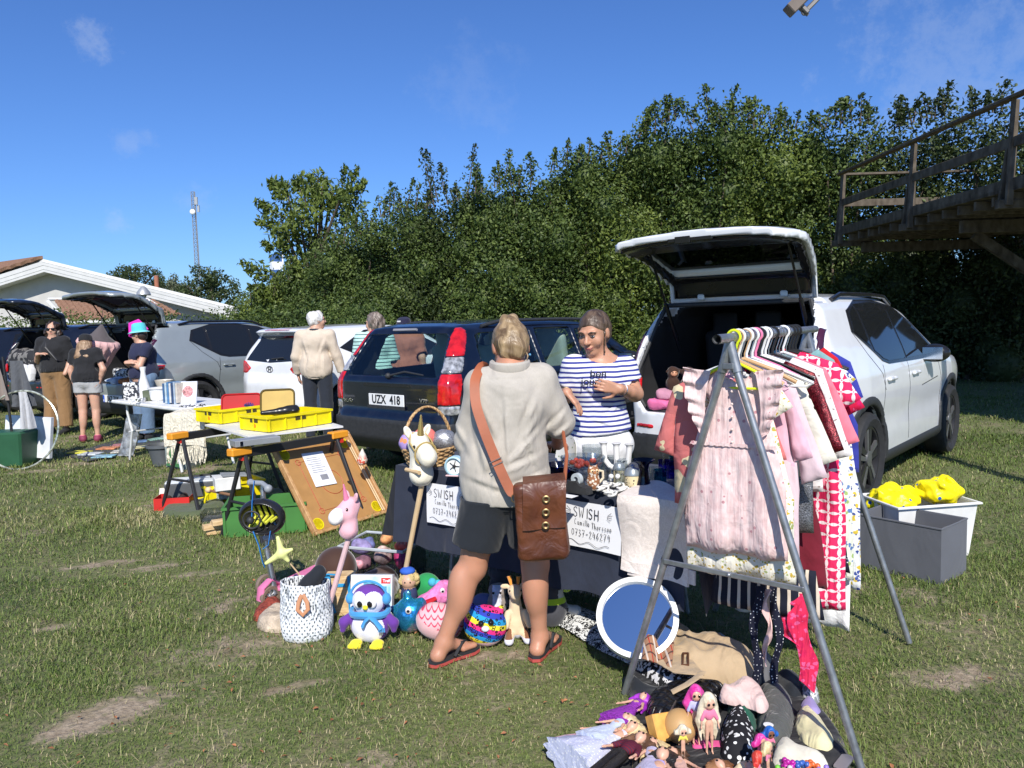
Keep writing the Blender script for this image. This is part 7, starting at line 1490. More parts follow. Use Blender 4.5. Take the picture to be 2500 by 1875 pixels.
 for y in (-.12,): q = MB(); q.tube([(.005,y,.235),(-.010,y-.012,.20),(-.014,y-.022,.17),(.010,y-.025,.145),(.034,y-.022,.17),(.030,y-.012,.20),(.010,y,.235)], .010, 8, flat=.35, up=(0,1,0)); q.build('handle', M('tan_leather',(.50,.22,.10),.55), t)
 s = sd((.02,.02,.22),(.13,.13,.12),.008); s.chain([(-.04,-.03,.18),(.02,.0,.235),(.06,.04,.285)],[.04,.045,.035],.03); s.wrinkle(.004,25,1); tag(s.build('cloth_hat', FAB('black_cloth',()), None, loc=G(750,1545)), 'black cloth hat sticking out of the dotted basket', 'hat')
 # yellow starfish wand
 p = G(700,1500); t = thing('star_wand', 'pale yellow star shaped wand stuck in the dotted basket', 'toy', (p.x,p.y,.0)); s = SDF((-.10,-.08,.2),(.12,.08,.46),.005); c = Vector((0,-.03,.335))
 for a, L in ((1.75,.085),(.35,.055),(-.9,.05),(-2.6,.095),(3.6,.03)): s.cone(c, c+Vector((L*math.cos(a),0,L*math.sin(a))), .022, .010, .012)
 s.build('star', M('pale_yellow',(.72,.74,.28),.6), t); MB().tube([c, (.08,.01,.2)], .004, 6).build('stick', WOODST, t)
 # kick scooter with a bike helmet
 t = put('kick_scooter', 'child\'s three wheeled scooter with silver steering pole and pink deck', 'scooter', 668, 1462, .9); o = t.location; im = Matrix.Translation(-o); R3 = Matrix.Rotation(-.9,4,'Z') @ im
 al = M('scooter_alu',(.50,.51,.53),.3,.85); P = lambda px, py, d: R3 @ D(px, py, d); base = P(672,1450,4.05); top = P(640,1178,4.1); mid = P(652,1345,4.07)
 q = MB(); q.tube([base, mid], .017, 12); q.tube([mid, top], .0135, 12); q.build('steering_pole', al, t)
 q = MB(); hb = P(640,1180,4.05); q.tube([P(612,1178,4.08), hb, P(655,1192,3.98)], .014, 10); q.build('handlebar', M('grip_grey',(.28,.30,.32),.5), t); q = MB(); q.ball(P(655,1193,3.97), .022, 8); q.ball(P(612,1178,4.09), .020, 8); q.build('grip', M('grip_grey',()), t)
 q = MB(); q.tube([P(645,1312,4.05), P(668,1308,4.05)], .022, 12); q.build('pole_clamp', M('clamp_grey',(.35,.36,.42),.4), t)
 pk = M('scooter_pink',(.75,.20,.38),.35);
 for k, (px, py, d) in enumerate(((648,1430,4.22),(660,1468,4.02))):
  c = P(px, py, d); Mx = Matrix.Translation((c.x,c.y,.06)) @ Matrix.Rotation(R_(90),4,'X'); w_ = MB().lathe([(.042,-.014),(.056,-.014),(.060,-.006),(.060,.006),(.056,.014),(.042,.014)], 28, Mx, closed=True).build('wheel', M('smoke_wheel',(.22,.16,.12),.35), t)
  q = MB(); [q.tube([Mx @ Vector((.008*math.cos(a),.008*math.sin(a),0)), Mx @ Vector((.044*math.cos(a),.044*math.sin(a),0))], .0035, 5) for a in np.linspace(0,2*PI,11)[:-1]]; q.lathe([(.014,-.016),(.014,.016)], 12, Mx); q.build('spokes', M('wheel_silver',(.55,.55,.56),.3,.7), w_)
 c = P(660,1468,4.05); q = MB(); q.tube([Vector((c.x-.070,c.y-.01,.05)), Vector((c.x-.058,c.y-.01,.115)), Vector((c.x+.0,c.y-.0,.142)), Vector((c.x+.055,c.y,.11))], .03, 10, flat=.35); q.build('mudguard', pk, t)
 q = MB(); b0 = Vector((base.x,base.y,.09)); beam(q, b0, b0+Vector((.40,.10,0)), .11, .02); q.build('deck', pk, t)
 th = thing('bike_helmet', 'black bicycle helmet with blue straps hanging from the scooter handlebar', 'helmet', D(640,1262,3.98)); s = SDF((-.14,-.13,-.12),(.15,.13,.12),.005); s.ell((0,0,0),(.122,.085,.098),0,(0,.15,0)); s.ell((0,-.045,0),(.098,.085,.076),.01,(0,.15,0),'-')
 for a in np.linspace(-1.9,1.9,7): s.cone((.02,.09,.06*math.sin(a)),(.085*math.cos(a)*1.1,.0,.078*math.sin(a)),.012,.008,.008,'-')
 s.build('shell', M('helmet_black',(.02,.02,.022),.25), th); q = MB()
 for i in range(5): q.tube([(-.07+.03*i,-.02,-.06+.01*i),(-.04+.03*i,.03,.0),(-.05+.03*i,-.0,.065)], .009, 6)
 q.build('padding', M('helmet_pad',(.55,.55,.04),.7), th); bs = M('strap_blue',(.02,.22,.62),.6); q = MB(); q.tube([(-.02,-.03,.20),(-.03,-.05,.09),(-.035,-.055,.0)], .008, 6, flat=.3); q.tube([(-.03,-.06,-.06),(.0,-.075,-.13),(.015,-.075,-.22),(.02,-.06,-.25)], .008, 6, flat=.3); q.tube([(.06,-.06,-.06),(.05,-.075,-.13),(.02,-.075,-.15)], .008, 6, flat=.3); q.build('chin_strap', bs, th)
 q = MB(); q.lathe([(.045,-.004),(.05,0),(.045,.004),(.040,0)], 20, Matrix.Translation((-.035,-.06,.0)) @ Matrix.Rotation(R_(90),4,'X'), closed=True); q.ball((-.04,-.065,0),.02,8); q.build('fit_dial', PLAS, th)
 # furry things and doll hair left of the dotted bag
 crumple('beige furry cloth lying left of the dotted basket', 'fur', 'fur_scarf', [(620,1525),(650,1500),(700,1492),(716,1520),(700,1545),(645,1545)], M('beige_fur',(.52,.42,.31),.95,bump=.9,bs=90,bd=.01,var=.3,vs=30), .06, seed=3)
 crumple('rust red curly doll hair below the scooter wheel', 'doll hair', 'curly_wig', [(612,1508),(640,1480),(680,1472),(698,1490),(660,1505),(630,1520)], M('rust_wool',(.28,.05,.03),.9,bump=1,bs=120,bd=.01,var=.5,vs=50), .05, seed=4)
 # brown cushions and wooden toy crate behind the bag
 def blob(nm, lab, ct, px, py, R3_, mat, z=None, rot=None, wr=.006, seed=1, h=None):
  p = G(px, py); s = SDF([-a*1.25 for a in R3_], [a*1.25 for a in R3_], h or min(R3_)/9); s.ell((0,0,0), [a*.95 for a in R3_]); s.wrinkle(wr, .8/min(R3_), seed); o = s.build(nm, mat, None, loc=(p.x,p.y,z if z is not None else R3_[2]*.88), rot=rot); tag(o, lab, ct); return o
 brn = M('brown_velvet',(.055,.022,.012),.8,bump=.5,bs=20,sheen=.6); blob('brown_cushion','dark brown velvet bundle behind the pink stick horse pole','cushion',825,1440,(.13,.12,.135),brn,seed=2); crumple('chocolate brown cloth in front of the clear toy box', 'cloth', 'brown_cloth', [(850,1450),(900,1420),(940,1400),(985,1420),(960,1465),(880,1478)], brn, .09, seed=6)
 t = put('wooden_toy_crate', 'small pine box with blue trim beside the dotted basket', 'box', 832, 1505, .05); pine = PAT('pine', lambda b: b.mix(b.ramp(b.noise(14,3,b.vec(1,1,6)),.4,.6),(.55,.36,.17),(.72,.52,.29)), .6, .1)
 MB().box((0,.05,.105),(.155,.10,.21),None,.004).build('box', pine, t, 0); bl = M('ribbon_blue',(.02,.28,.55),.7); MB().box((.050,-.003,.105),(.014,.006,.21)).build('trim', bl, t); MB().box((.0,-.002,.165),(.06,.006,.018),None,.002).build('slot', bl, t)
 q = MB(); q.tube([(-.06,-.01,.225),(-.052,-.03,.15),(-.05,-.035,.09),(-.03,-.035,.03)], .017, 8, flat=.3, up=(0,1,0)); q.tube([(-.09,-.01,.222),(-.05,-.02,.232),(.0,-.01,.222)], .010, 8, flat=.5); q.build('ribbon', bl, t)
 # clear plastic tub with toys
 t = put('clear_toy_tub', 'clear plastic storage tub full of pink dolls at the left end of the table', 'tub', 940, 1402, -.35); cg = GLASS('milky_plastic',(.80,.82,.84),.15,.06); W_, Dp, H = .40,.30,.20; q = MB()
 for (x, y, a, b_) in ((0,-Dp/2,W_,.004),(0,Dp/2,W_,.004),(-W_/2,0,.004,Dp),(W_/2,0,.004,Dp)): q.box((x,y,H/2),(a,b_,H))
 q.box((0,0,.004),(W_,Dp,.004)); q.build('tub', cg, t, 0); rim = MB(); rim.tube([(-W_/2-.012,-Dp/2-.012,H),(W_/2+.012,-Dp/2-.012,H),(W_/2+.012,Dp/2+.012,H),(-W_/2-.012,Dp/2+.012,H)], .010, 6, closed=True); rim.build('rim', M('milky_rim',(.45,.48,.50),.3), t)
 cols = [(.72,.32,.38),(.62,.42,.38),(.75,.06,.22),(.30,.25,.48),(.70,.50,.42),(.55,.10,.05),(.14,.16,.36),(.66,.30,.12),(.72,.62,.60)]
 base = G(940,1402)
 nm = ['pink plush bundle','peach doll limb bundle','magenta plastic toy','violet dotted cloth','beige doll body','dark red toy','navy dotted bonnet','orange toy','pale pink cloth']
 for i, c_ in enumerate(cols):
  x, y = ((i%3)-1)*.125, ((i//3)-1)*.085; s = SDF((-.085,)*3, (.085,)*3, .008); s.ell((0,0,0),(.060,.045,.040)); s.ell((.03,.01,.03),(.03,.03,.025),.02); s.wrinkle(.008,22,i); o = s.build('soft_toy', M('tub_toy_%s' % 'abcdefghi'[i], c_, .7, var=.4, vs=40), None, loc=(base.x+x, base.y+y, .10+.035*(i%2)+.05*(i//3)*.6), rot=(0,0,i*1.1)); tag(o, nm[i]+' inside the clear storage tub', 'toy')
 # the row of plush toys under the table
 t = put('plush_doll', 'plush doll with curly blond hair right of the puzzle box', 'plush toy', 1000, 1478, 0); s = SDF((-.08,-.07,0),(.08,.07,.2),.005); s.ell((0,0,.06),(.045,.04,.06),.01); s.ell((0,-.005,.135),(.042,.040,.042),.01); s.build('body', [M('navy_dress',(.03,.04,.12),.8), skinmat('doll_skin',(.70,.45,.32))], t, mif=lambda c: (c[:,2] > .10)*1); h_ = SDF((-.09,-.08,.08),(.09,.08,.22),.005); h_.ell((0,.012,.145),(.055,.045,.050),.01); h_.ell((0,-.055,.125),(.034,.03,.036),.01,None,'-'); h_.wrinkle(.006,90,2); h_.build('hair', M('curly_blond',(.66,.50,.22),.8,bump=1,bs=200,bd=.008), t); eyes(t, [(-.014,-.044,.14),(.014,-.044,.14)], .004, (0,-1,0), False); MB().ball((-.005,.01,.185),(.042,.038,.022),8).build('cap', M('cap_blue',(.03,.12,.55),.8), t, 180)
 blob('green_cushion','bright green plush ball behind the curly haired plush doll','plush toy',1042,1462,(.075,.06,.075),PL('green_plush',(.02,.30,.09)),seed=3)
 t = put('plush_dragon', 'pink plush creature with a wide open red mouth', 'plush toy', 1045, 1510, .2); s = SDF((-.11,-.09,0),(.14,.09,.19),.006); s.chain([(-.08,-.02,.07),(0,0,.075),(.07,0,.12),(.09,0,.16)],[.03,.05,.045,.035],.03); s.wrinkle(.003,40,1); s.build('body', M('magenta_plush',(.72,.20,.45),.9,bump=.5,bs=80,var=.4,vs=40), t); q = MB(); q.tube([(-.09,-.055,.09),(-.02,-.06,.10),(.04,-.05,.12)], [.018,.028,.018], 10, flat=.5); q.build('mouth', M('mouth_red',(.55,.01,.02),.6), t); q = MB(); [q.ball((.03+.03*i,.02,.18-.012*i),.022,8) for i in range(3)]; q.build('mane', M('turquoise_mane',(.06,.42,.55),.9,bump=.8,bs=90), t, 180); eyes(t, [(.075,-.035,.15)], .013, (0,-1,0), True)
 t = put('sequin_plush', 'round plush fish covered in blue and green sequins', 'plush toy', 1003, 1545, 0); seq = PAT('blue_sequins', lambda b: b.mix(b.vor(150,'F1',None,'Distance'), b.mix(b.ramp(b.noise(12,2),.42,.58),(.01,.16,.32),(.02,.34,.24)), b.mix(b.ramp(b.noise(9,2),.5,.6),(.05,.35,.75),(.75,.40,.72))), .18, 0); seq.node_tree.nodes['Principled BSDF'].inputs['Metallic'].default_value = .7
 s = SDF((-.11,-.10,0),(.13,.10,.22),.006); s.ell((0,0,.09),(.078,.068,.085),.02); s.ell((.055,0,.14),(.03,.02,.035),.02); s.ell((-.075,0,.12),(.03,.014,.022),.015); s.ell((-.01,0,.19),(.02,.012,.026),.015); s.wrinkle(.002,70,1); s.build('body', seq, t); eyes(t, [(.002,-.062,.135)], .016, (0,-1,.1), True)
 t = put('scaled_plush', 'pale pink round plush with a printed red fish scale pattern', 'plush toy', 1075, 1560, 0); sc = PAT('fish_scales', lambda b: b.mix(b.math('GREATER_THAN', b.math('FRACT', b.math('ADD', b.math('MULTIPLY', b.xyz()[2], 34), b.math('MULTIPLY', b.math('ABSOLUTE', b.math('SINE', b.math('MULTIPLY', b.xyz()[0], 100))), .6))), .72), (.78,.44,.46), (.66,.06,.12)), .85, 0)
 s = SDF((-.15,-.12,-.0),(.15,.12,.21),.007); s.ell((0,0,.085),(.115,.085,.088),.02,(0,.35,0)); s.wrinkle(.002,30,1); s.build('body', [PL('pale_pink_plush',(.78,.46,.46)), sc], t, mif=lambda c: (c[:,0]*.5+c[:,2] > .075)*1)
 t = put('rainbow_plush', 'round plush cat with rainbow leopard stripes between the shopper\'s legs', 'plush toy', 1186, 1575, 0)
 def rbw(b):
  x = b.xyz(); r = b.n('ShaderNodeValToRGB'); r.color_ramp.interpolation = 'CONSTANT'; e = r.color_ramp.elements; e[0].position = 0; e[0].color = (.75,.03,.20,1); e[1].position = .25; e[1].color = (.75,.65,.04,1); a_ = e.new(.5); a_.color = (.02,.30,.60,1); a_ = e.new(.75); a_.color = (.03,.05,.40,1)
  b.l(b.math('FRACT', b.math('MULTIPLY', b.math('ADD', x[2], b.math('MULTIPLY', x[0], .35)), 11)), r.inputs[0]); v = b.vor(52); return b.mix(b.math('MULTIPLY', b.math('GREATER_THAN', v, .24), b.math('LESS_THAN', v, .42)), r.outputs[0], (.01,.01,.012))
 s = SDF((-.13,-.11,0),(.13,.11,.23),.0065); s.ell((0,0,.095),(.100,.080,.095),.02,(0,.2,0)); s.cone((.07,0,.165),(.082,0,.185),.02,.008,.01); s.cone((-.05,0,.175),(-.055,0,.195),.02,.008,.01); s.build('body', [PAT('rainbow_leopard', rbw, .85, 0), PL('pale_pink_plush',())], t, mif=lambda c: (c[:,2] < .035)*1)
 eyes(t, [(-.015,-.078,.135),(.03,-.076,.138)], .014, (0,-1,0), False); MB().ball((.004,-.084,.112),(.018,.010,.014),8).build('muzzle', M('white_plush2',()), t, 180)
 t = put('plush_giraffe', 'cream plush giraffe with orange horns', 'plush toy', 1262, 1558, .1); cr = PL('giraffe_cream',(.72,.56,.36)); s = SDF((-.08,-.10,0),(.10,.08,.33),.006); s.ell((0,0,.06),(.052,.045,.06),.02); s.cone((0,0,.1),(-.005,-.005,.21),.036,.024,.02); s.ell((-.005,-.02,.235),(.033,.042,.032),.015); s.ell((-.005,-.055,.225),(.022,.02,.018),.01)
 for g in (-1,1): s.cone((g*.04,-.02,.13),(g*.055,-.05,.08),.017,.015,.01); s.cone((g*.03,-.02,.04),(g*.045,-.075,.02),.022,.022,.01); s.ell((g*.045-.005,0,.255),(.024,.008,.013),.006)
 s.build('body', [cr, PL('giraffe_brown',(.22,.09,.04)), PL('white_plush2',())], t, mif=lambda c: np.where(c[:,2] < .032, 2, np.where((c[:,2] < .065) & (np.abs(c[:,0]) > .03), 1, 0))); q = MB(); q.tube([(-.02,0,.26),(-.028,.01,.30)], [.006,.011], 8); q.tube([(.012,0,.26),(.016,.01,.295)], [.006,.010], 8); q.build('horns', PL('horn_orange',(.80,.30,.04)), t); eyes(t, [(-.030,-.040,.245),(.022,-.042,.245)], .005, (0,-1,0), False)
 t = put('plush_owl', 'grey and white plush animal behind the giraffe', 'plush toy', 1215, 1500, 0); s = SDF((-.08,-.08,0),(.09,.08,.18),.006); s.ell((0,0,.06),(.055,.05,.06),.02); s.ell((0,-.01,.125),(.045,.042,.040),.02); s.wrinkle(.004,60,1); s.build('body', [PL('grey_plush',(.30,.25,.22)), PL('white_plush2',())], t, mif=lambda c: ((np.abs(c[:,0]) < .022) & (c[:,1] < -.02))*1); eyes(t, [(-.018,-.048,.13),(.018,-.048,.13)], .006, (0,-1,0), False)
 t = put('plush_dog', 'dark grey plush dog leaning behind the grey and white animal', 'plush toy', 1222, 1470, 0); s = SDF((-.09,-.08,0),(.09,.08,.22),.007); s.ell((0,0,.08),(.06,.05,.08),.02); s.ell((0,-.015,.165),(.048,.045,.040),.02); [s.ell((g*.045,0,.17),(.014,.022,.034),.01) for g in (-1,1)]; s.build('body', PL('charcoal_plush',(.06,.06,.07)), t)
 blob('blue_plush_ball','blue grey plush ball left of the dark plush dog','plush toy',1178,1492,(.06,.055,.055),PL('blue_grey_plush',(.16,.20,.38)),seed=4); blob('white_plush_tuft','fluffy white tuft left of the blue grey plush ball','plush toy',1150,1485,(.035,.03,.05),M('white_fluff',(.75,.68,.74),.95,bump=1,bs=100,bd=.01),seed=5,wr=.01)
 blob('teal_plush','small teal plush between the pink scaled plush and the rainbow cat','plush toy',1138,1528,(.045,.04,.04),PL('teal_plush',(.05,.28,.34)),seed=6); blob('olive_plush','small olive yellow plush above the teal plush','plush toy',1148,1508,(.04,.035,.035),PL('olive_plush',(.40,.40,.12)),seed=7)
 t = put('plush_penguin_lime', 'dark grey and lime plush with pompoms beside the shopper\'s right leg', 'plush toy', 1358, 1530, .2); lm = PL('lime_plush',(.50,.70,.03)); s = SDF((-.10,-.09,0),(.13,.09,.30),.007); s.ell((-.02,0,.10),(.075,.06,.10),.02); s.ell((-.02,0,.20),(.06,.055,.055),.02); s.cone((.05,0,.09),(.10,-.01,.075),.018,.026,.01)
 s.build('body', [PL('charcoal_plush',()), lm, PL('pale_grey_plush',(.55,.55,.54))], t, mif=lambda c: np.where(c[:,0] > .055, 2, np.where((c[:,2] > .13) & (c[:,2] < .155), 1, np.where((c[:,2] > .155) & (c[:,2] < .20) & (c[:,0] > .0), 2, 0)))); q = MB(); q.ball((.052,-.01,.20),.028,10); q.build('pompom', lm, t, 180)
 q = MB(); q.tube([(.05,0,.22),(.02,-.01,.27),(-.03,0,.275)], .005, 6); q.build('headband', lm, t)
 # mirror leaning under the cloth and patterned rug
 c = D(1556,1509,3.13); t = thing('round_mirror', 'round mirror in a white rim leaning under the table edge', 'mirror', c); ax_ = Vector((-.14,-.74,.58)).normalized(); z_ = ax_; x_ = Vector((0,0,1)).cross(z_).normalized(); Mx = Matrix((x_, z_.cross(x_), z_)).transposed().to_4x4(); rr = .165
 MB().lathe([(rr*.88,-.02),(rr*1.03,-.02),(rr*1.03,.024),(rr*.90,.026),(rr*.88,.006)], 64, Mx, closed=True).build('rim', M('white_lacquer',(.80,.79,.74),.3,var=.02), t); MB().lathe([(rr*.93,-.002),(rr*.93,.006)], 64, Mx).build('mirror_glass', M('mirror_silver',(.62,.66,.70),.0,1.0,var=0), t, 20); MB().lathe([(.001,-.016),(rr*.93,-.016)], 48, Mx).build('back', PLAS, t)
 rugm = PAT('black_white_rug', lambda b: b.mix(b.math('GREATER_THAN', b.math('ABSOLUTE', b.math('SUBTRACT', b.noise(26,2,None,2.2), .5)), .055), (.02,.02,.022), (.70,.70,.67)), .9, .2)
 A, B_, Cc, Dd = G(1350,1528), G(1745,1745), G(1800,1650), G(1410,1490); q = MB(); cen = (A+Cc)/2
 q.sheet(lambda u, v: (A.lerp(B_,u).lerp(Dd.lerp(Cc,u), v)-cen)+Vector((0,0,.014+.045*max(0,math.sin(v*PI*.95))*max(0,1-u*1.2)*(1+.3*math.sin(u*7))+.006*math.sin(u*15))), 50, 16, .006); tag(q.build('patterned_rug', rugm, None, 60, cen), 'black and white ornamental rug rolled out under the mirror', 'rug')
toys()
# ------------------------------------------------------------ boxes at the right
def right_boxes():
 p = G(2296,1430); a = G(2142,1393); b_ = G(2385,1383); gm = FAB('grey_box_cloth',(.115,.12,.135),.25,4,500,var=.05); t = thing('grey_storage_box', 'open grey fabric storage box on the grass behind the rack', 'box', p); H = .31; u = (a-p); v = (b_-p); th = .008; q = MB()
 v = Vector((-u.y,u.x,0)).normalized()*-1*.30 if False else v*1.0; v = v.normalized()*.33; u = u.normalized()*.47
 def wall(o, d, n): q.sheet(lambda s, z: o+d*s+n*(.010*math.sin(s*PI)*math.sin(z*PI)*1.2)+Vector((0,0,H*z+(.004*math.sin(s*9) if z == 1 else 0))), 16, 8, th)
 un = Vector((-v.y,v.x,0)).normalized(); wall(Vector((0,0,0)), v, v.cross(Vector((0,0,1))).normalized()); wall(u, -u, Vector((0,0,1)).cross(u).normalized()*0); wall(u+v, -v, Vector()); wall(v, u, Vector()); q.add([(0,0,.006),tuple(v+Vector((0,0,.006))),tuple(u+v+Vector((0,0,.006))),tuple(u+Vector((0,0,.006)))],[(0,1,2,3)])
 q.build('fabric', gm, t, 40); q = MB(); q.tube([Vector((0,0,H)), v+Vector((0,0,H)), u+v+Vector((0,0,H)), u+Vector((0,0,H))], .006, 6, closed=True); q.build('hem', gm, t)
 # white crate with yellow bags
 c = G(2240,1345); t = thing('white_crate', 'white plastic crate full of yellow carrier bags behind the grey box', 'crate', c, .15); wp = M('white_plastic',(.74,.74,.72),.4); W_, Dp, H = .52,.36,.33; q = MB(); q.lathe([(1,0),(1,0)],4) if False else None
 for s in (1,-1):
  q.sheet(lambda a_, z: ((a_-.5)*(W_-.06+.06*z)*s, -s*(Dp/2-.03+.03*z), H*z), 2, 2, .004); q.sheet(lambda a_, z: (s*(W_/2-.03+.03*z), (a_-.5)*(Dp-.06+.06*z)*s, H*z), 2, 2, .004)
 q.box((0,0,.004),(W_-.06,Dp-.06,.006)); q.build('crate', wp, t, 0); q = MB(); q.tube([(-W_/2-.01,-Dp/2-.01,H),(W_/2+.01,-Dp/2-.01,H),(W_/2+.01,Dp/2+.01,H),(-W_/2-.01,Dp/2+.01,H)], .014, 6, closed=True, flat=.6); q.build('rim', wp, t)
 ym = PAT('yellow_bag_print', lambda b: b.mix(b.math('LESS_THAN', b.vor(15), .17), (.88,.74,.01), (.02,.10,.42)), .35, .5)
 for i, (x, y, r) in enumerate(((-.13,0,.14),(.10,.03,.16))):
  s = SDF((-.24,-.2,-.13),(.24,.2,.16),.009); s.ell((0,0,0),(r,.13,.065)); s.wrinkle(.020,17,i+2,n=7); s.wrinkle(.010,48,i+7); o = s.build('carrier_bag', ym, None, loc=(c.x+x, c.y+y, H-.01+.04*i)); tag(o, ['left crumpled yellow carrier bag in the white crate','right and higher crumpled yellow carrier bag in the white crate'][i], 'bag')
right_boxes()
# ------------------------------------------------------------ heap of clothes and dolls in the foreground
def doll(label, px, py, ang, hair, dress, skin=(.66,.38,.26), k=1.0, kind='dress', stand=False, z=.02, legs=None, hk=1.0, hairlen=.11, nm='fashion_doll', dark=None, tilt=0.0):
 p = G(px, py, z)
 if not stand: p = p-Vector((-math.sin(ang),math.cos(ang),0))*.27*k
 t = thing(nm, label, 'doll', p, ang, rot=None if stand else (R_(-90+tilt), 0, ang)); S_ = lambda *a: tuple(x*k for x in a); s = SDF(S_(-.075,-.035,-.01), S_(.075,.04,.30), .0042*max(.8,k))
 s.ell(S_(0,0,.205), S_(.019,.012,.026), .01); s.ell(S_(0,0,.160), S_(.020,.013,.018), .01); s.cone(S_(0,0,.225), S_(0,0,.25), .007*k, .006*k, .006); s.ell(S_(0,-.002,.268), S_(.017*hk,.018*hk,.021*hk), .004)
 for g in (-1,1): s.chain([S_(g*.010,0,.15),S_(g*.013,-.002,.08),S_(g*.014,0,.008)], [.012*k,.0085*k,.005*k], .004); s.cone(S_(g*.014,0,.008), S_(g*.014,-.016,.002), .005*k, .004*k, .003); s.chain([S_(g*.022,0,.222),S_(g*.040,-.004,.18),S_(g*.046,-.014,.145)], [.006*k,.005*k,.004*k], .004); s.cone(S_(g*.046,-.014,.145), S_(g*.047,-.018,.132), .005*k, .003*k, .003)
 s.build('body', M('doll_skin_'+('d' if skin[0] < .4 else 'l'), skin, .45, var=.08), t)
 if kind == 'dress': MB().lathe([(.019*k,.235*k),(.021*k,.20*k),(.016*k,.178*k),(.030*k,.15*k),(.055*k,.07*k),(.062*k,.03*k)], 26, ax=(1,.55), wob=lambda i, a: 1+.10*math.sin(a*9)*max(0,i-2)/3).build('dress', dress, t, 60)
 elif kind == 'long': MB().lathe([(.020*k,.225*k),(.017*k,.178*k),(.045*k,.13*k),(.080*k,.05*k),(.100*k,.0)], 32, ax=(1,.5), wob=lambda i, a: 1+.12*math.sin(a*11+i)*max(0,i-1)/3).build('gown', dress, t, 60)
 else: q = SDF(S_(-.065,-.03,.0), S_(.065,.03,.25), .0045*k); q.ell(S_(0,0,.205), S_(.024,.017,.032), .01); [q.chain([S_(g*.022,0,.222),S_(g*.040,-.004,.182)], [.010*k,.009*k], .006) for g in (-1,1)]; q.build('top', dress, t);
 if kind == 'suit': q = SDF(S_(-.04,-.025,.0), S_(.04,.025,.18), .0045*k); q.ell(S_(0,0,.158), S_(.024,.016,.02), .01); [q.chain([S_(g*.011,0,.15),S_(g*.014,0,.02)], [.016*k,.011*k], .004) for g in (-1,1)]; q.build('trousers', dark, t)
 h_ = SDF(S_(-.085,-.03,.268-.24), S_(.085,.06,.345), .0045*k); h_.ell(S_(0,.006,.274), S_(.021*hk,.022*hk,.024*hk), .004); h_.ell(S_(0,-.022*hk,.262), S_(.017*hk,.014*hk,.022*hk), .003, None, '-')
 for i in range(5): a = (i-2)/2; h_.chain([S_(a*.017*hk,.012,.27), S_(a*.028*hk,.018,.27-hairlen*.5), S_(a*.036,.016,.27-hairlen)], [.009*hk*k,.010*hk*k,.004*k], .006)
 if not stand:
  for i in range(9): a = -1.9+3.8*i/8; h_.chain([S_(math.sin(a)*.014,.006,.270+math.cos(a)*.012), S_(math.sin(a)*.034,.010,.272+math.cos(a)*.030), S_(math.sin(a+.3)*.055,.014,.262+math.cos(a)*.042)], [.010*k,.009*k,.005*k], .006)
 h_.wrinkle(.0012*k, 160, 1); h_.build('hair', hair, t)
 for g in (-1,1): MB().ball(S_(g*.007*hk,-.018*hk,.270), (.0042*k*hk,.003*k,.0045*k*hk), 6).build('eye', M('toy_eye',()), t, 180)
 return t
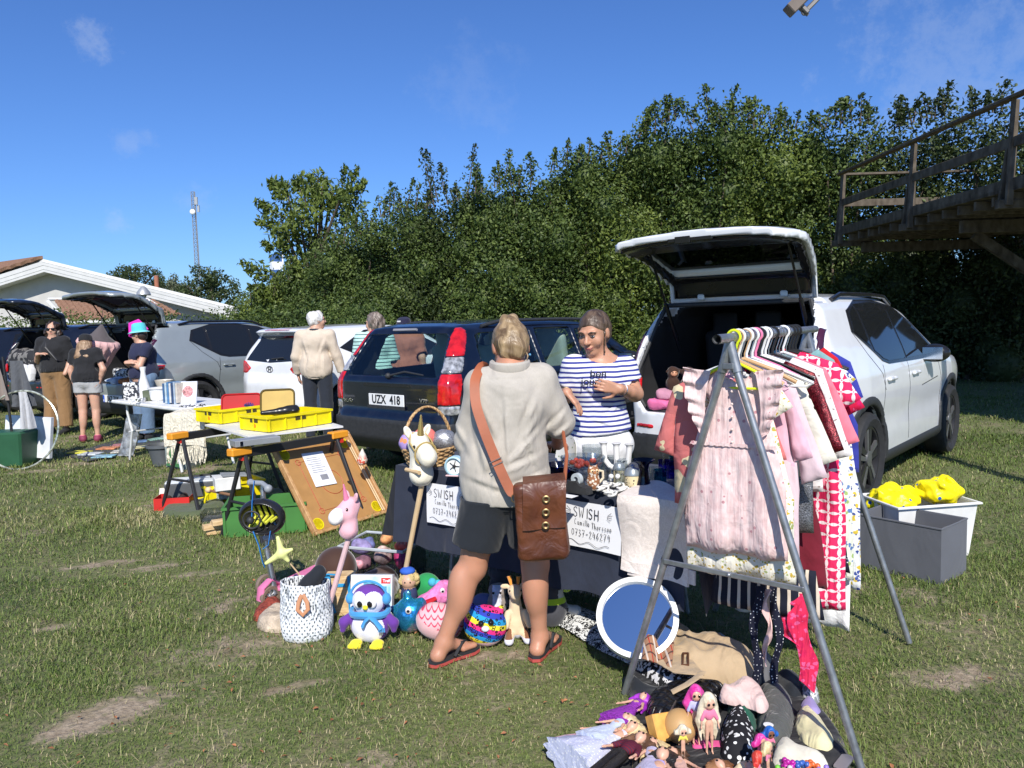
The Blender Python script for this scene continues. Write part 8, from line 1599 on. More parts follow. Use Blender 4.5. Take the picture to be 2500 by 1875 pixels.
def heap():
 crumple('black cloth spread under the heap of clothes and dolls', 'blanket', 'black_blanket', [(1495,1640),(1700,1640),(1950,1680),(2040,1760),(2085,1880),(2110,1990),(1430,1990),(1490,1860),(1560,1740)], FAB('black_blanket',(.014,.014,.016),.6,8), .022, seed=2, res=.03, wr=.006)
 tan = FAB('trench_cotton', (.47,.345,.21), .45, 9, 350)
 crumple('black puffy jacket under the trench coat', 'jacket', 'black_jacket', [(1530,1660),(1580,1690),(1720,1710),(1830,1700),(1840,1740),(1740,1755),(1600,1740),(1540,1710)], FAB('black_cloth',()), .07, seed=9)
 crumple('black and white patterned cloth peeping out under the trench coat', 'cloth', 'patterned_cloth', [(1560,1625),(1700,1690),(1740,1710),(1700,1730),(1600,1690),(1545,1650)], PAT('black_white_blots', lambda b: b.mix(b.math('GREATER_THAN', b.noise(60,2), .5), (.02,.02,.02), (.72,.70,.68)), .85, .2), .075, seed=31)
 o = crumple('beige trench coat with belt and brown buttons folded on the heap', 'coat', 'trench_coat', [(1568,1628),(1600,1590),(1660,1570),(1740,1600),(1830,1625),(1870,1670),(1850,1700),(1780,1700),(1740,1690),(1690,1702),(1640,1680),(1590,1665)], tan, .115, seed=12, wr=.030, fr=17, res=.012)
 c0 = Vector(o.location)
 q = MB(); P = lambda px, py, z: G(px, py, z)-c0; q.sheet(lambda u, v: P(1600+75*u+(45*v), 1618+6*u+26*v-(30*u*(1-v)), .122+.006*math.sin(u*4)), 10, 3, .004); q.build('belt', tan, o); q = MB(); q.tube([P(1668,1595,.135),P(1680,1595,.135),P(1680,1624,.13),P(1666,1624,.13)], .005, 6, closed=True); q.build('buckle', M('tortoise',(.10,.04,.02),.25), o)
 for px, py in ((1648,1640),(1700,1678)): q = MB(); q.lathe([(.001,.0),(.014,.0),(.016,.004),(.012,.006),(.001,.004)], 16, Matrix.Translation(P(px,py,.118))); q.build('button', M('tortoise',()), o)
 q = MB(); q.tube([P(1640,1690,.09),P(1675,1672,.115),P(1700,1655,.125),P(1715,1640,.13)], .018, 8, flat=.25); q.build('belt_end', tan, o)
 pl = PAT('tan_check', lambda b: b.mix(b.math('LESS_THAN', b.math('FRACT', b.math('MULTIPLY', b.xyz()[0], 24)), .16), b.mix(b.math('LESS_THAN', b.math('FRACT', b.math('MULTIPLY', b.xyz()[1], 24)), .2), b.mix(b.math('LESS_THAN', b.math('FRACT', b.math('ADD', b.math('MULTIPLY', b.xyz()[0], 24), .45)), .10), (.36,.19,.11), (.40,.03,.02)), (.10,.05,.04)), (.60,.52,.44)), .85, .3)
 q = MB(); q.sheet(lambda u, v: P(1576+(70)*u-6*v, 1548+22*u+62*v, .135+.05*(1-v)-.02*u+.01*math.sin(u*8)), 14, 12, .006); q.build('checked_lining', pl, o, 50)
 crumple('light blue denim garment right of the trench coat', 'garment', 'denim_garment', [(1705,1610),(1740,1575),(1775,1580),(1800,1612),(1850,1640),(1850,1655),(1790,1655),(1740,1640)], FAB('light_denim',(.27,.42,.55),.4,8), .10, z=.03, seed=14)
 crumple('pale pink jersey lying behind the denim garment', 'garment', 'pink_jersey', [(1830,1640),(1870,1630),(1885,1650),(1870,1675),(1845,1672)], FAB('pale_pink_cloth',(.66,.48,.45),.4), .10, seed=15); crumple('mid grey cloth at the back edge of the heap', 'garment', 'grey_cloth', [(1838,1625),(1880,1620),(1893,1640),(1888,1680),(1860,1690),(1842,1660)], FAB('mid_grey',(.13,.13,.135),.5), .09, seed=16)
 crumple('crumpled pale peach blouse on the dark grey jumper', 'blouse', 'peach_blouse', [(1760,1690),(1820,1675),(1855,1690),(1882,1720),(1865,1745),(1830,1728),(1790,1722),(1752,1712)], FAB('peach_blouse',(.70,.50,.45),.6,14), .055, z=.085, seed=17, wr=.016, fr=34)
 qm = PAT('quilted_leather', lambda b: (.012,.012,.014), .28, 0); n_ = qm.node_tree;
 b = NB('quilted_black'); x = b.xyz(); a_ = b.math('ABSOLUTE', b.math('SINE', b.math('MULTIPLY', b.math('ADD', x[0], x[1]), 62))); c_ = b.math('ABSOLUTE', b.math('SINE', b.math('MULTIPLY', b.math('SUBTRACT', x[0], x[1]), 62))); b.col((.010,.010,.012)); b.rough(.3); b.bump(b.math('POWER', b.math('MINIMUM', a_, c_), .5), .9, .02); b.bump(b.noise(12,3), .4, .02)
 o = crumple('black quilted leather jacket with a zip in the middle of the heap', 'jacket', 'quilted_jacket', [(1570,1745),(1600,1700),(1660,1690),(1740,1702),(1790,1715),(1770,1745),(1745,1800),(1690,1810),(1610,1800),(1575,1775)], b.m, .085, seed=18, wr=.006, res=.012); c0 = Vector(o.location)
 q = MB(); q.tube([G(1650,1712,.10)-c0, G(1632,1745,.10)-c0, G(1612,1795,.07)-c0], .003, 6, flat=1.5); q.build('zip', M('zip_metal',(.45,.40,.35),.3,.9), o)
 crumple('dark green velvet top under the flowered cloth', 'garment', 'velvet_garment', [(1778,1725),(1810,1705),(1845,1725),(1853,1800),(1840,1830),(1790,1800),(1768,1760)], FAB('bottle_green',(.012,.09,.055),.5,9), .085, seed=19)
 o = crumple('dark grey knitted jumper with a round white button', 'jumper', 'grey_jumper', [(1845,1690),(1890,1690),(1935,1720),(1945,1770),(1935,1830),(1880,1850),(1850,1830),(1840,1760)], FAB('charcoal_knit',(.085,.088,.08),.8,14,110), .075, seed=20); c0 = Vector(o.location); q = MB(); q.lathe([(.001,0),(.016,0),(.017,.003),(.012,.004),(.001,.003)], 20, Matrix.Translation(G(1876,1771,.088)-c0)); q.build('button', PLW, o)
 crumple('black scarf with fringes beside the grey jumper', 'scarf', 'black_scarf', [(1885,1660),(1930,1655),(1975,1680),(1960,1720),(1935,1725),(1900,1700)], FAB('black_cloth',()), .07, seed=21); crumple('black and grey panelled cap at the right edge of the heap', 'cap', 'panelled_cap', [(1945,1690),(1985,1680),(2005,1705),(1995,1730),(1960,1725)], PAT('cracked_grey', lambda b: b.mix(b.math('LESS_THAN', b.vor(30,'DISTANCE_TO_EDGE'), .08), (.25,.26,.26), (.70,.70,.68)), .7, .2), .06, seed=22, wr=.003)
 crumple('lilac top with a navy stripe', 'top', 'lilac_top', [(1945,1735),(1975,1715),(2000,1735),(2015,1765),(1985,1770),(1950,1752)], FAB('lilac_cloth',(.32,.26,.50),.4), .045, seed=23); crumple('pale yellow rolled blanket at the right of the heap', 'blanket', 'yellow_blanket', [(1935,1765),(1965,1745),(1990,1760),(2035,1800),(2045,1850),(2010,1860),(1960,1840),(1935,1810)], FAB('pale_yellow_cloth',(.72,.65,.38),.6,10), .085, seed=24, wr=.020, fr=26)
 crumple('black cloth with small white flowers in front of the green top', 'dress', 'flowered_cloth', [(1770,1770),(1800,1750),(1840,1770),(1850,1830),(1850,1890),(1760,1890),(1750,1830)], PAT('white_on_black_floral', lambda b: b.mix(b.math('LESS_THAN', b.vor(48), .34), (.015,.015,.018), (.74,.74,.72)), .85, .4), .085, seed=25)
 crumple('off white cloth with yellow tint at the lower edge of the heap', 'cloth', 'cream_cloth', [(1880,1850),(1910,1815),(1960,1850),(2020,1865),(2040,1900),(1880,1920)], FAB('offwhite_cloth',(.72,.68,.55),.5), .05, seed=26)
 W = lambda n, c: FAB(n, c, .4, 20); bl, br, rd, pk = hairmat('doll_blond',(.55,.42,.20),(.78,.66,.42)), hairmat('doll_brown',(.06,.03,.015),(.20,.10,.05)), hairmat('doll_red',(.55,.03,.02),(.75,.10,.05)), hairmat('doll_pink',(.60,.02,.25),(.85,.12,.45)); bk = hairmat('doll_black',(.008,.007,.007),(.03,.025,.02)); wl = hairmat('doll_platinum',(.66,.56,.38),(.82,.75,.58))
 lacew = PAT('doll_lace', lambda b: b.mix(b.math('LESS_THAN', b.vor(90), .3), (.58,.60,.76), (.80,.80,.84)), .8, .5)
 doll('fashion doll with platinum hair and a pink bodice lying at the far left', 1508, 1772, R_(-54), bl, W('doll_pink_floral',(.62,.30,.40)), z=.045)
 doll('fashion doll in a wide white lace gown', 1546, 1776, R_(-52), bl, lacew, k=1.15, kind='long', z=.06, nm='bride_doll')
 doll('male doll in a plaid maroon shirt and black trousers', 1566, 1802, R_(-42), br, PAT('maroon_plaid', lambda b: b.mix(b.math('LESS_THAN', b.math('FRACT', b.math('MULTIPLY', b.xyz()[2], 110)), .25), (.12,.01,.025), (.03,.02,.04)), .8, 0), k=1.12, kind='suit', dark=W('doll_black',(.015,.015,.018)), z=.09, hairlen=.03)
 doll('fashion doll with bare legs and purple feather skirt leaning on the quilted jacket', 1572, 1702, R_(-38), hairmat('doll_purple',(.20,.01,.30),(.45,.05,.60)), M('purple_feathers',(.30,.03,.42),.9,bump=1,bs=120,bd=.01), k=.95, z=.055, hairlen=.09)
 doll('fashion doll in a pale blue sleeveless dress behind the white lace gown', 1530, 1752, R_(-46), bl, W('doll_pale_blue',(.52,.58,.72)), z=.07, k=.9)
 doll('blond doll whose head rests by the ochre ball', 1594, 1815, R_(-14), bl, W('doll_silver',(.50,.46,.62)), k=1.0, z=.075)
 doll('doll with long black hair near the bottom edge', 1618, 1842, R_(-22), bk, W('doll_lilac',(.42,.34,.60)), k=1.1, kind='long', z=.085, hk=1.15)
 doll('doll with brown hair lying beside the black haired doll', 1642, 1838, R_(8), br, W('doll_peach',(.66,.40,.32)), k=1.0, z=.07)
 doll('doll with loose chestnut hair in a pale peach dress below the pink stand', 1755, 1868, R_(25), hairmat('doll_chestnut',(.16,.06,.02),(.36,.18,.08)), W('doll_peach',()), k=1.0, z=.07)
 doll('doll with blond curls in a violet dress below the flowered cloth', 1830, 1872, R_(-15), bl, W('doll_lilac',()), k=.9, kind='long', z=.08)
 doll('big headed doll with very long pale blond hair standing on a pink stand', 1732, 1838, R_(6), wl, W('doll_pink_top',(.75,.20,.32)), k=.66, kind='top', stand=True, z=.03, hk=1.75, hairlen=.21, nm='standing_doll')
 doll('big headed doll with magenta and purple hair standing behind the blond one', 1700, 1815, R_(-4), pk, W('doll_white_blue',(.45,.45,.70)), k=.66, kind='top', stand=True, z=.03, hk=1.7, hairlen=.12, nm='standing_doll')
 p = G(1730,1835,.0); tag(MB().box((0,0,0),(.11,.05,.018),None,.006).build('doll_stand', M('hot_pink_plastic',(.80,.12,.32),.3), None, 40, (p.x,p.y,.022), (0,0,-.15)), 'hot pink plastic stand under the long haired doll', 'stand')
 doll('small doll with pale yellow hair buns in a yellow suit', 1668, 1850, R_(5), wl, W('doll_yellow',(.75,.62,.10)), k=.34, kind='top', stand=True, z=.06, hk=2.3, hairlen=.04, nm='baby_doll')
 for i, (px, py, h_, sk, lb) in enumerate(((1880,1860,hairmat('doll_blue',(.01,.06,.30),(.03,.20,.60)),(.22,.09,.05),'small dark skinned doll with glittery blue hair'),(1858,1880,pk,(.66,.38,.26),'small doll with pink glasses and pink hair'),(1875,1900,bl,(.66,.38,.26),'small doll between the pink haired and red haired ones'),(1852,1925,rd,(.66,.38,.26),'small doll with bright red hair'))): doll(lb, px, py, R_(10+i*20), h_, W('doll_pink_top',()), sk, .36, 'top', True, .06, hk=2.3, hairlen=.05, nm='baby_doll')
 p = G(1660,1830,.0); tag(MB().ball((0,0,0),.058,20).build('beige_ball', M('ochre_rubber',(.50,.30,.12),.5,var=.08), None, 180, (p.x,p.y,.085)), 'matt ochre ball among the dolls', 'ball')
 t = thing('orange_card_box', 'orange cardboard toy packet left of the ochre ball', 'packet', G(1618,1790,.06), .4); MB().box((0,0,.02),(.09,.05,.09),(-.6,.1,0),.002).build('packet', M('orange_card',(.70,.36,.08),.5,var=.2,vs=30), t);
 cs = [(.45,.02,.30),(.05,.12,.40),(.70,.15,.04),(.30,.20,.60),(.20,.60,.06),(.65,.62,.60)]
 nms = ['violet beaded trinket on the cream cloth','navy toy piece beside the beaded trinket','orange and blue woven band','lilac glass bead cluster','small bright green toy','white trinket beside the green toy']
 for i, c_ in enumerate(cs):
  p = G(1925+28*(i%4)-10*(i//4), 1868+22*(i//3), .05); q = MB(); [q.ball((random.uniform(-.02,.02),random.uniform(-.02,.02),random.uniform(0,.012)),.009,6) for _ in range(9)]; tag(q.build('bead_trinket', M('bead_%s' % 'abcdef'[i], c_, .25), None, 180, p), nms[i], 'trinket')
 q = MB(); q.poly([(.016*math.cos(a)*(1 if math.cos(a)>0 else 1)+(.045 if math.cos(a)>0 else -.045), .020*math.sin(a)) for a in np.linspace(-PI/2,3*PI/2,24)], .004); tag(q.build('metal_tag', M('brushed_metal',(.55,.55,.56),.35,.9), None, 40, G(2060,1862,.03), (0,.1,.9)), 'brushed metal plate with holes at the lower right of the heap', 'metal plate')
heap()
# ------------------------------------------------------------ trestles, crates and goods at the left
def left_goods():
 ORG = M('trestle_orange',(.75,.30,.02),.45); BLT = M('trestle_black',(.02,.02,.022),.45); TZ2 = .66
 def trestle(label, near, far):
  n = V3(near); f = V3(far); d = (f-n).normalized(); t = thing('trestle', label, 'trestle', n, math.atan2(d.y, d.x)); L = (f-n).length; z = TZ2
  MB().box((L/2,0,z-.035),(L-.04,.05,.06),None,.004).build('beam', BLT, t)
  for x in (0.03, L-.03): q = MB(); q.box((x,0,z-.02),(.16,.075,.055),None,.008); q.build('end_bracket', ORG, t); MB().box((x+.02,-.0,z-.065),(.03,.05,.04)).build('lock', M('lock_red',(.6,.03,.02),.5), t)
  for x, sx in ((.06,-1),(L-.06,1)):
   for s in (-1,1): q = MB(); beam(q, (x,s*.02,z-.05), (x+sx*.05,s*.25,0), .028, .028); q.build('leg', BLT, t)
   q = MB(); beam(q, (x+sx*.03,-.16,.27), (x+sx*.03,.16,.27), .02, .02); q.build('crossbar', BLT, t)
  return t
 trestle('front folding trestle with orange brackets under the yellow crates', D(575,1098,5.3)*1-Vector((0,0,D(575,1098,5.3).z)), D(832,1060,6.05)-Vector((0,0,D(832,1060,6.05).z)))
 trestle('rear left folding trestle with orange brackets under the knitted blanket', D(425,1055,6.2)-Vector((0,0,D(425,1055,6.2).z)), D(640,1040,6.95)-Vector((0,0,D(640,1040,6.95).z)))
 def zp(px, py, z): return G(px, py, z)
 a, b_, c_, d_ = zp(605,1070,TZ2+.01), zp(838,1044,TZ2+.01), zp(720,1008,TZ2+.01), zp(500,1040,TZ2+.01); q = MB(); q.add([tuple(p+Vector((0,0,k))) for k in (0,.014) for p in (a,b_,c_,d_)], [(3,2,1,0),(4,5,6,7),(0,1,5,4),(1,2,6,5),(2,3,7,6),(3,0,4,7)]); tag(q.build('white_board', M('white_melamine',(.72,.72,.70),.4), None, 0), 'thin white board lying across the two trestles', 'board')
 p = zp(600,1092,TZ2+.012); t = thing('grey_case', 'flat grey metal case at the near end of the front trestle', 'case', p, .65); MB().box((.09,.06,.028),(.32,.13,.045),None,.004).build('shell', M('grey_metal',()), t); q = MB(); q.box((-.03,-.007,.03),(.02,.006,.03)); q.build('latch', CHR, t)
 YEL = M('crate_yellow',(.80,.66,.005),.45,var=.10,vs=10)
 def crate(label, p, rz, dim, mat, name='plastic_crate', ribs=4, logo=True, cat='crate'):
  W_, Dp, H = dim; t = thing(name, label, cat, p, rz); q = MB(); th = .006
  for s in (1,-1):
   q.box((0,s*(Dp/2-th/2),H/2),(W_,th,H)); q.box((s*(W_/2-th/2),0,H/2),(th,Dp-2*th-.001,H)); q.box((0,s*(Dp/2+.006),H-.010),(W_+.030,.016,.018)); q.box((s*(W_/2+.006),0,H-.010),(.016,Dp+.002,.018))
   for i in range(ribs+1): q.box((-W_/2+.006+(W_-.012)*i/ribs,s*(Dp/2+.005),H/2-.01),(.008,.012,H-.03))
   for i in range(3): q.box((s*(W_/2+.005),-Dp/2+.01+(Dp-.02)*i/2,H/2-.01),(.012,.008,H-.03))
  q.box((0,0,.004),(W_-.02,Dp-.02,.007)); q.build('crate', mat, t, 0); dk = M('slot_dark',(.05,.04,.01),.8)
  MB().box((.0,-Dp/2-.0015,H*.66),(.10,.004,.028)).build('hand_slot', dk, t); MB().box((-W_/2-.0015,0,H*.66),(.004,.10,.028)).build('hand_slot', dk, t)
  if logo: MB().lathe([(.001,0),(.020,0),(.020,.002),(.001,.0025)], 8, Matrix.Translation((-W_/2-.0005,0,H*.32)) @ Matrix.Rotation(R_(-90),4,'Y')).build('logo', M('logo_orange',(.75,.10,.02),.5), t)
  return t
 c1 = zp(700,1040,TZ2+.03); crate('front yellow plastic crate holding a black bicycle saddle', c1, R_(52), (.60,.38,.12), YEL); c2 = zp(585,1022,TZ2+.03); crate('rear yellow plastic crate with a red tray standing in it', c2, R_(52), (.60,.38,.12), YEL)
 t = thing('bicycle_saddle', 'black bicycle saddle in the front yellow crate', 'saddle', c1+Vector((-.04,-.02,.10)), .4); s = SDF((-.17,-.1,-.03),(.17,.1,.07),.006); s.chain([(-.14,0,.02),(0,0,.022),(.10,0,.03)],[.018,.03,.05],.02); s.ell((.10,0,.028),(.05,.07,.025),.02); s.plane((0,0,0),(0,0,-1)); s.build('saddle', M('saddle_black',(.015,.015,.016),.3), t)
 def tray(label, px, py, z, rz, mat, W_=.36, H=.20, tilt=20):
  p = D(px, py, z); q = MB(); pts = [(sx*(W_/2-.04)+.04*math.cos(a), sy*(H/2-.04)+.04*math.sin(a)) for sx, sy, a0 in ((1,1,0),(-1,1,PI/2),(-1,-1,PI),(1,-1,1.5*PI)) for a in np.linspace(a0,a0+PI/2,6)]; T_ = rotm(R_(90-tilt),0,rz).to_4x4(); q.poly(pts, .004, T_); q.tube([T_ @ Vector((x,y,.008)) for x, y in pts], .008, 6, closed=True); o = q.build('tray', mat, None, 40, p); tag(o, label, 'tray')
 tray('red metal tray standing in the rear yellow crate', 590, 985, c2.y+.02, R_(8), M('tray_red',(.42,.0,.004),.5,spec=.2), .34, .17); tray('gold coloured metal tray standing between the two yellow crates', 678, 980, c1.y+.15, R_(10), M('tray_gold',(.13,.09,.022),.4,.4,spec=.2), .27, .20)
 q = MB(); [q.tube([(0,0,0),(.05*math.cos(a)*math.cos(b),.05*math.sin(a)*math.cos(b),.05*abs(math.sin(b)))], .004, 5) for a, b in ((i*.7, .3+.25*(i%4)) for i in range(16))]; o = q.build('gift_bow', M('bow_blue',(.06,.07,.30),.3,.3), None, 40, D(608,995,c2.y-.08)); tag(o, 'dark blue and white gift bow in the rear yellow crate', 'bow')
 wool = FAB('cream_wool',(.74,.68,.54),.9,30,90,var=.12); p = zp(470,1020,TZ2+.03); q = MB(); q.sheet(lambda u, v: (-.20+.42*u+.03*v, .16-.30*min(v,.5)*2-.04*max(0,v-.5)+.012*math.sin(u*12+v*5), .035+.012*math.sin(u*14+v*8) if v < .5 else .035-(v-.5)*.55+.02*math.sin(u*3)), 30, 24, .018); o = q.build('blanket', wool, None, 60, p, (0,0,-.25)); tag(o, 'cream knitted blanket with long fringes hanging off the rear trestle', 'blanket'); f = MB(); [f.tube([(x,.16-.30-.022,-.235+.02*math.sin((x+.2)*7)),(x+random.uniform(-.02,.02),-.165,-.31),(x+random.uniform(-.03,.03),-.16,-.36-random.uniform(0,.05))], .0045, 4) for x in np.linspace(-.16,.24,44)]; tag(f.build('fringe', wool, o), kind='stuff')
 tag(MB().sheet(lambda u, v: ((u-.5)*.22,(v-.5)*.12,.01*math.sin(u*14)*math.cos(v*9)), 20, 10, .003).build('patterned_scarf', PAT('navy_white_leaves', lambda b: b.mix(b.math('GREATER_THAN', b.noise(45,2), .5), (.02,.02,.05), (.75,.75,.74)), .8, .2), None, 40, zp(470,990,TZ2+.09)), 'navy and white leafy scarf on top of the knitted blanket', 'scarf')
 # couronne board leaning on the trestle
 BL, BR, TLp = G(770,1309), G(951,1251), D(696,1086,5.75); e = (BR-BL).normalized(); up = (TLp-BL).normalized(); Wd_ = (BR-BL).length; H = (TLp-BL).length; Mx = frame(BL, e, up); Mx.translation = Vector(); t = thing('game_board', 'square wooden carrom style game board with four yellow pockets leaning on the trestle', 'game board', BL)
 bw = M('hardboard',(.44,.23,.075),.5,var=.08,vs=12); fw = PAT('frame_wood', lambda b: b.mix(b.ramp(b.noise(30,3),.35,.65),(.42,.22,.09),(.58,.34,.15)), .5, .1)
 MB().box((Wd_/2,H/2,-.02),(Wd_,H,.012),T=Mx).build('board', bw, t, 0)
 for c, dm in (((Wd_/2,.012,0),(Wd_,.024,.045)),((Wd_/2,H-.012,0),(Wd_,.024,.045)),((.012,H/2,0),(.024,H-.05,.045)),((Wd_-.012,H/2,0),(.024,H-.05,.045))): MB().box(c, dm, None, .003, Mx).build('frame', fw, t)
 for x in (.085,Wd_-.085):
  for y in (.085,H-.085): q = MB(); q.lathe([(.040,-.004),(.046,-.004),(.046,.002),(.040,.002)], 24, Mx @ Matrix.Translation((x,y,-.012)), closed=True); q.lathe([(.042,-.001),(.001,-.001)], 20, Mx @ Matrix.Translation((x,y,-.012))); q.build('pocket', YEL, t)
 q = MB(); a, b2 = .17, .17; pts = [(a,b2),(Wd_-a,b2),(Wd_-a,H-b2),(a,H-b2)]; q.tube([Mx @ Vector((x,y,-.0125)) for x, y in pts], .0022, 4, closed=True)
 for x, y, r in [(x,y,.022) for x, y in pts]+[(Wd_/2,H/2,.105)]: q.tube([Mx @ Vector((x+r*math.cos(s),y+r*math.sin(s),-.0125)) for s in np.linspace(0,2*PI,30)[:-1]], .0022, 4, closed=True)
 q.build('red_lines', M('line_red',(.42,.03,.02),.5), t)
 q = MB(); q.box((Wd_*.42,H*.66,-.004),(.205,.29,.001),(0,0,-.06),T=Mx); s_ = q.build('rules_sheet', PAPER, t, 0); q = MB(); [q.box((Wd_*.42-.02+.01*(i%3),H*.66+.10-.018*i,-.0025),(.10+.03*(i%2),.004,.0006),(0,0,-.06),T=Mx) for i in range(8)]; q.box((Wd_*.42+.01,H*.66-.075,-.0025),(.07,.045,.0006),(0,0,-.06),T=Mx); q.build('print', M('print_grey',(.25,.25,.27),.7), s_, 0)
 for k in range(2): q = MB(); q.tube([Mx @ Vector((Wd_-.045-.02*k,.03,.01)), Mx @ Vector((Wd_-.045-.02*k,H*.9,.01))], .006, 8); tag(q.build('cue_stick', WOODST, None, 40, BL), ['outer wooden cue stick along the right edge of the game board','inner wooden cue stick along the right edge of the game board'][k], 'stick')
 s = SDF((-.07,-.05,-.09),(.07,.05,.09),.006); s.cone((0,0,-.045),(0,0,.05),.042,.008,.02); s.wrinkle(.005,40,1); o = s.build('net_bag', PAT('net_with_rings', lambda b: b.mix(b.math('LESS_THAN', b.vor(70), .5), b.mix(b.ramp(b.xyz()[2],-.04,.0),(.60,.10,.06),(.66,.60,.52)), (.70,.60,.48)), .6, .3), None, loc=D(885,1108,5.95)); tag(o, 'small net bag of red playing rings hanging at the top of the game board', 'bag')
 # below the trestles
 q_ = lambda nm, lb, px, py, dim, rz, mat, **k: crate(lb, G(px, py), rz, dim, mat, nm, **k)
 g_ = q_('plastic_crate','green plastic crate on the grass behind the scooter pole',655,1290,(.56,.36,.22),R_(12),M('crate_green',(.055,.19,.04),.5),logo=False); lettering('KLIPPS', .06, M('crate_green',()), g_, frame((.05,-.187,.09),(1,0,0),(0,0,1)), th=.003)
 q_('plastic_crate','yellow plastic crate on the grass under the trestles',560,1215,(.50,.34,.16),R_(40),YEL,logo=False); p = D(552,1150,6.35); t = thing('white_box', 'translucent white box on the yellow crate under the trestles', 'box', (p.x,p.y,.16), .5); MB().box((0,0,.055),(.20,.15,.11),None,.006).build('box', M('white_plastic',()), t); MB().box((.06,0,.118),(.20,.15,.012),(0,.1,0)).build('lid', M('grip_grey',()), t)
 t = put('red_shoe_box','red cardboard box with shoes at the foot of the rear trestle','box',428,1238,.15); q = MB(); [q.box((x,y,.05),(a,b,.10)) for x,y,a,b in ((-.14,0,.004,.20),(.14,0,.004,.20),(0,-.10,.28,.004),(0,.10,.28,.004))]; q.box((0,0,.004),(.28,.2,.006)); q.build('box', M('box_red',(.55,.02,.015),.5), t, 0); MB().box((-.03,.13,.10),(.26,.005,.09),(-.5,0,0)).build('lid', M('box_cream',(.60,.55,.48),.6), t, 0); lettering('ecco', .04, PAPER, t, frame((.02,-.104,.045),(1,0,0),(0,0,1)), bold=.001)
 for x, lb in ((-.06,'left dark shoe in the red cardboard box'),(.06,'right dark shoe in the red cardboard box')): s = SDF((-.06,-.1,-.05),(.06,.1,.06),.007); s.chain([(0,-.06,0),(0,.05,0)],[.028,.035],.02); s.ell((0,.05,.02),(.03,.03,.03),.02); o = s.build('dark_shoe', M('shoe_brown',(.05,.03,.025),.4), None, loc=t.location+Vector((x,0,.07))); tag(o, lb, 'shoe')
 crumple('olive green tarpaulin under the red cardboard box', 'tarpaulin', 'green_tarpaulin', [(385,1255),(440,1225),(520,1215),(560,1235),(530,1262),(470,1268),(420,1268)], FAB('olive_tarp',(.09,.11,.055),.5), .04, seed=41, res=.03); crumple('olive green cloth behind the green crate', 'cloth', 'green_cloth', [(640,1205),(680,1200),(705,1215),(680,1225),(640,1222)], FAB('olive_tarp',()), .05, seed=42, res=.03)
 t = put('grey_tool_case','long grey case lying across the yellow things under the rear trestle','case',490,1225,.25); q = MB(); q.box((0,0,.13),(.50,.22,.13),None,.008,taper=1.08); q.build('case', M('case_grey',(.10,.105,.11),.5), t); MB().box((0,0,.202),(.52,.22,.012)).build('inner_tray', M('box_white',()), t); q = MB(); q.tube([(-.05,-.02,.21),(-.04,-.02,.235),(.09,-.01,.235),(.10,-.01,.21)], .009, 6); q.build('handle', PLAS, t); MB().box((0,0,.03),(.46,.2,.055),None,.004).build('base', YEL, t)
 t = put('hacksaw','yellow bow saw leaning among the tools under the trestles','saw',535,1240,.3); q = MB(); q.tube([(-.12,0,.03),(-.09,-.02,.12),(0,-.03,.21),(.06,-.03,.22)], .010, 8); q.tube([(-.12,0,.03),(-.02,-.03,.02)], .010, 8); q.build('frame', YEL, t); q = MB(); q.tube([(.05,-.03,.215),(.14,-.03,.20)], .014, 8); q.build('grip', PLAS, t)
 t = put('glass_brick','ribbed clear container beside the bow saw','container',550,1228,.3); MB().box((0,0,.10),(.13,.07,.13),(.1,0,0),.01).build('body', M('pale_ribbed',(.40,.45,.46),.12,.2,var=.5,vs=60), t)
 t = put('wooden_mallet','wooden mallet lying on the small clear box','mallet',545,1246,-.35); q = MB(); q.tube([(-.13,0,.16),(.12,0,.13)], .012, 8); q.build('handle', M('dark_handle',(.20,.10,.05),.6), t); MB().ball((-.14,0,.165),.026,10).build('knob', WOODST, t)
 t = put('small_clear_box','small clear plastic box of screws in front of the tools','box',535,1272,.15); q = MB(); [q.box((x,y,.045),(a,b,.09)) for x,y,a,b in ((-.12,0,.003,.16),(.12,0,.003,.16),(0,-.08,.24,.003),(0,.08,.24,.003))]; q.build('box', GLASS('milky_plastic',()), t, 0); MB().box((0,0,.02),(.22,.14,.03)).build('screws', M('screws',(.25,.25,.24),.5,.5,var=.8,vs=80), t)
 t = put('wood_offcuts','short pale timber offcuts stacked beside the green crate','timber',550,1300,.2); [MB().box((x,y,z),(.26,.07,.035),(0,0,r),.002).build('offcut', PAT('pine',()) if 'pine' in _m else WOODST, t, 0) for x,y,z,r in ((0,0,.02,.2),(.02,.05,.058,.1),(-.02,-.01,.060,.35),(.05,-.04,.096,.3))]
 p = G(600,1262); t = put('black_wheel','black rimmed child bicycle wheel hanging in front of the green crate','wheel',620,1285,.0) if False else None
 # planter and painted box
 t = put('grey_flower_pot','round grey plastic flower pot behind the rear trestle','flower pot',398,1135,0); MB().lathe([(.10,0),(.145,.20),(.165,.205),(.165,.235),(.150,.235),(.135,.20),(.09,.02),(.001,.02)], 30).build('pot', M('pot_grey',(.10,.11,.12),.55), t)
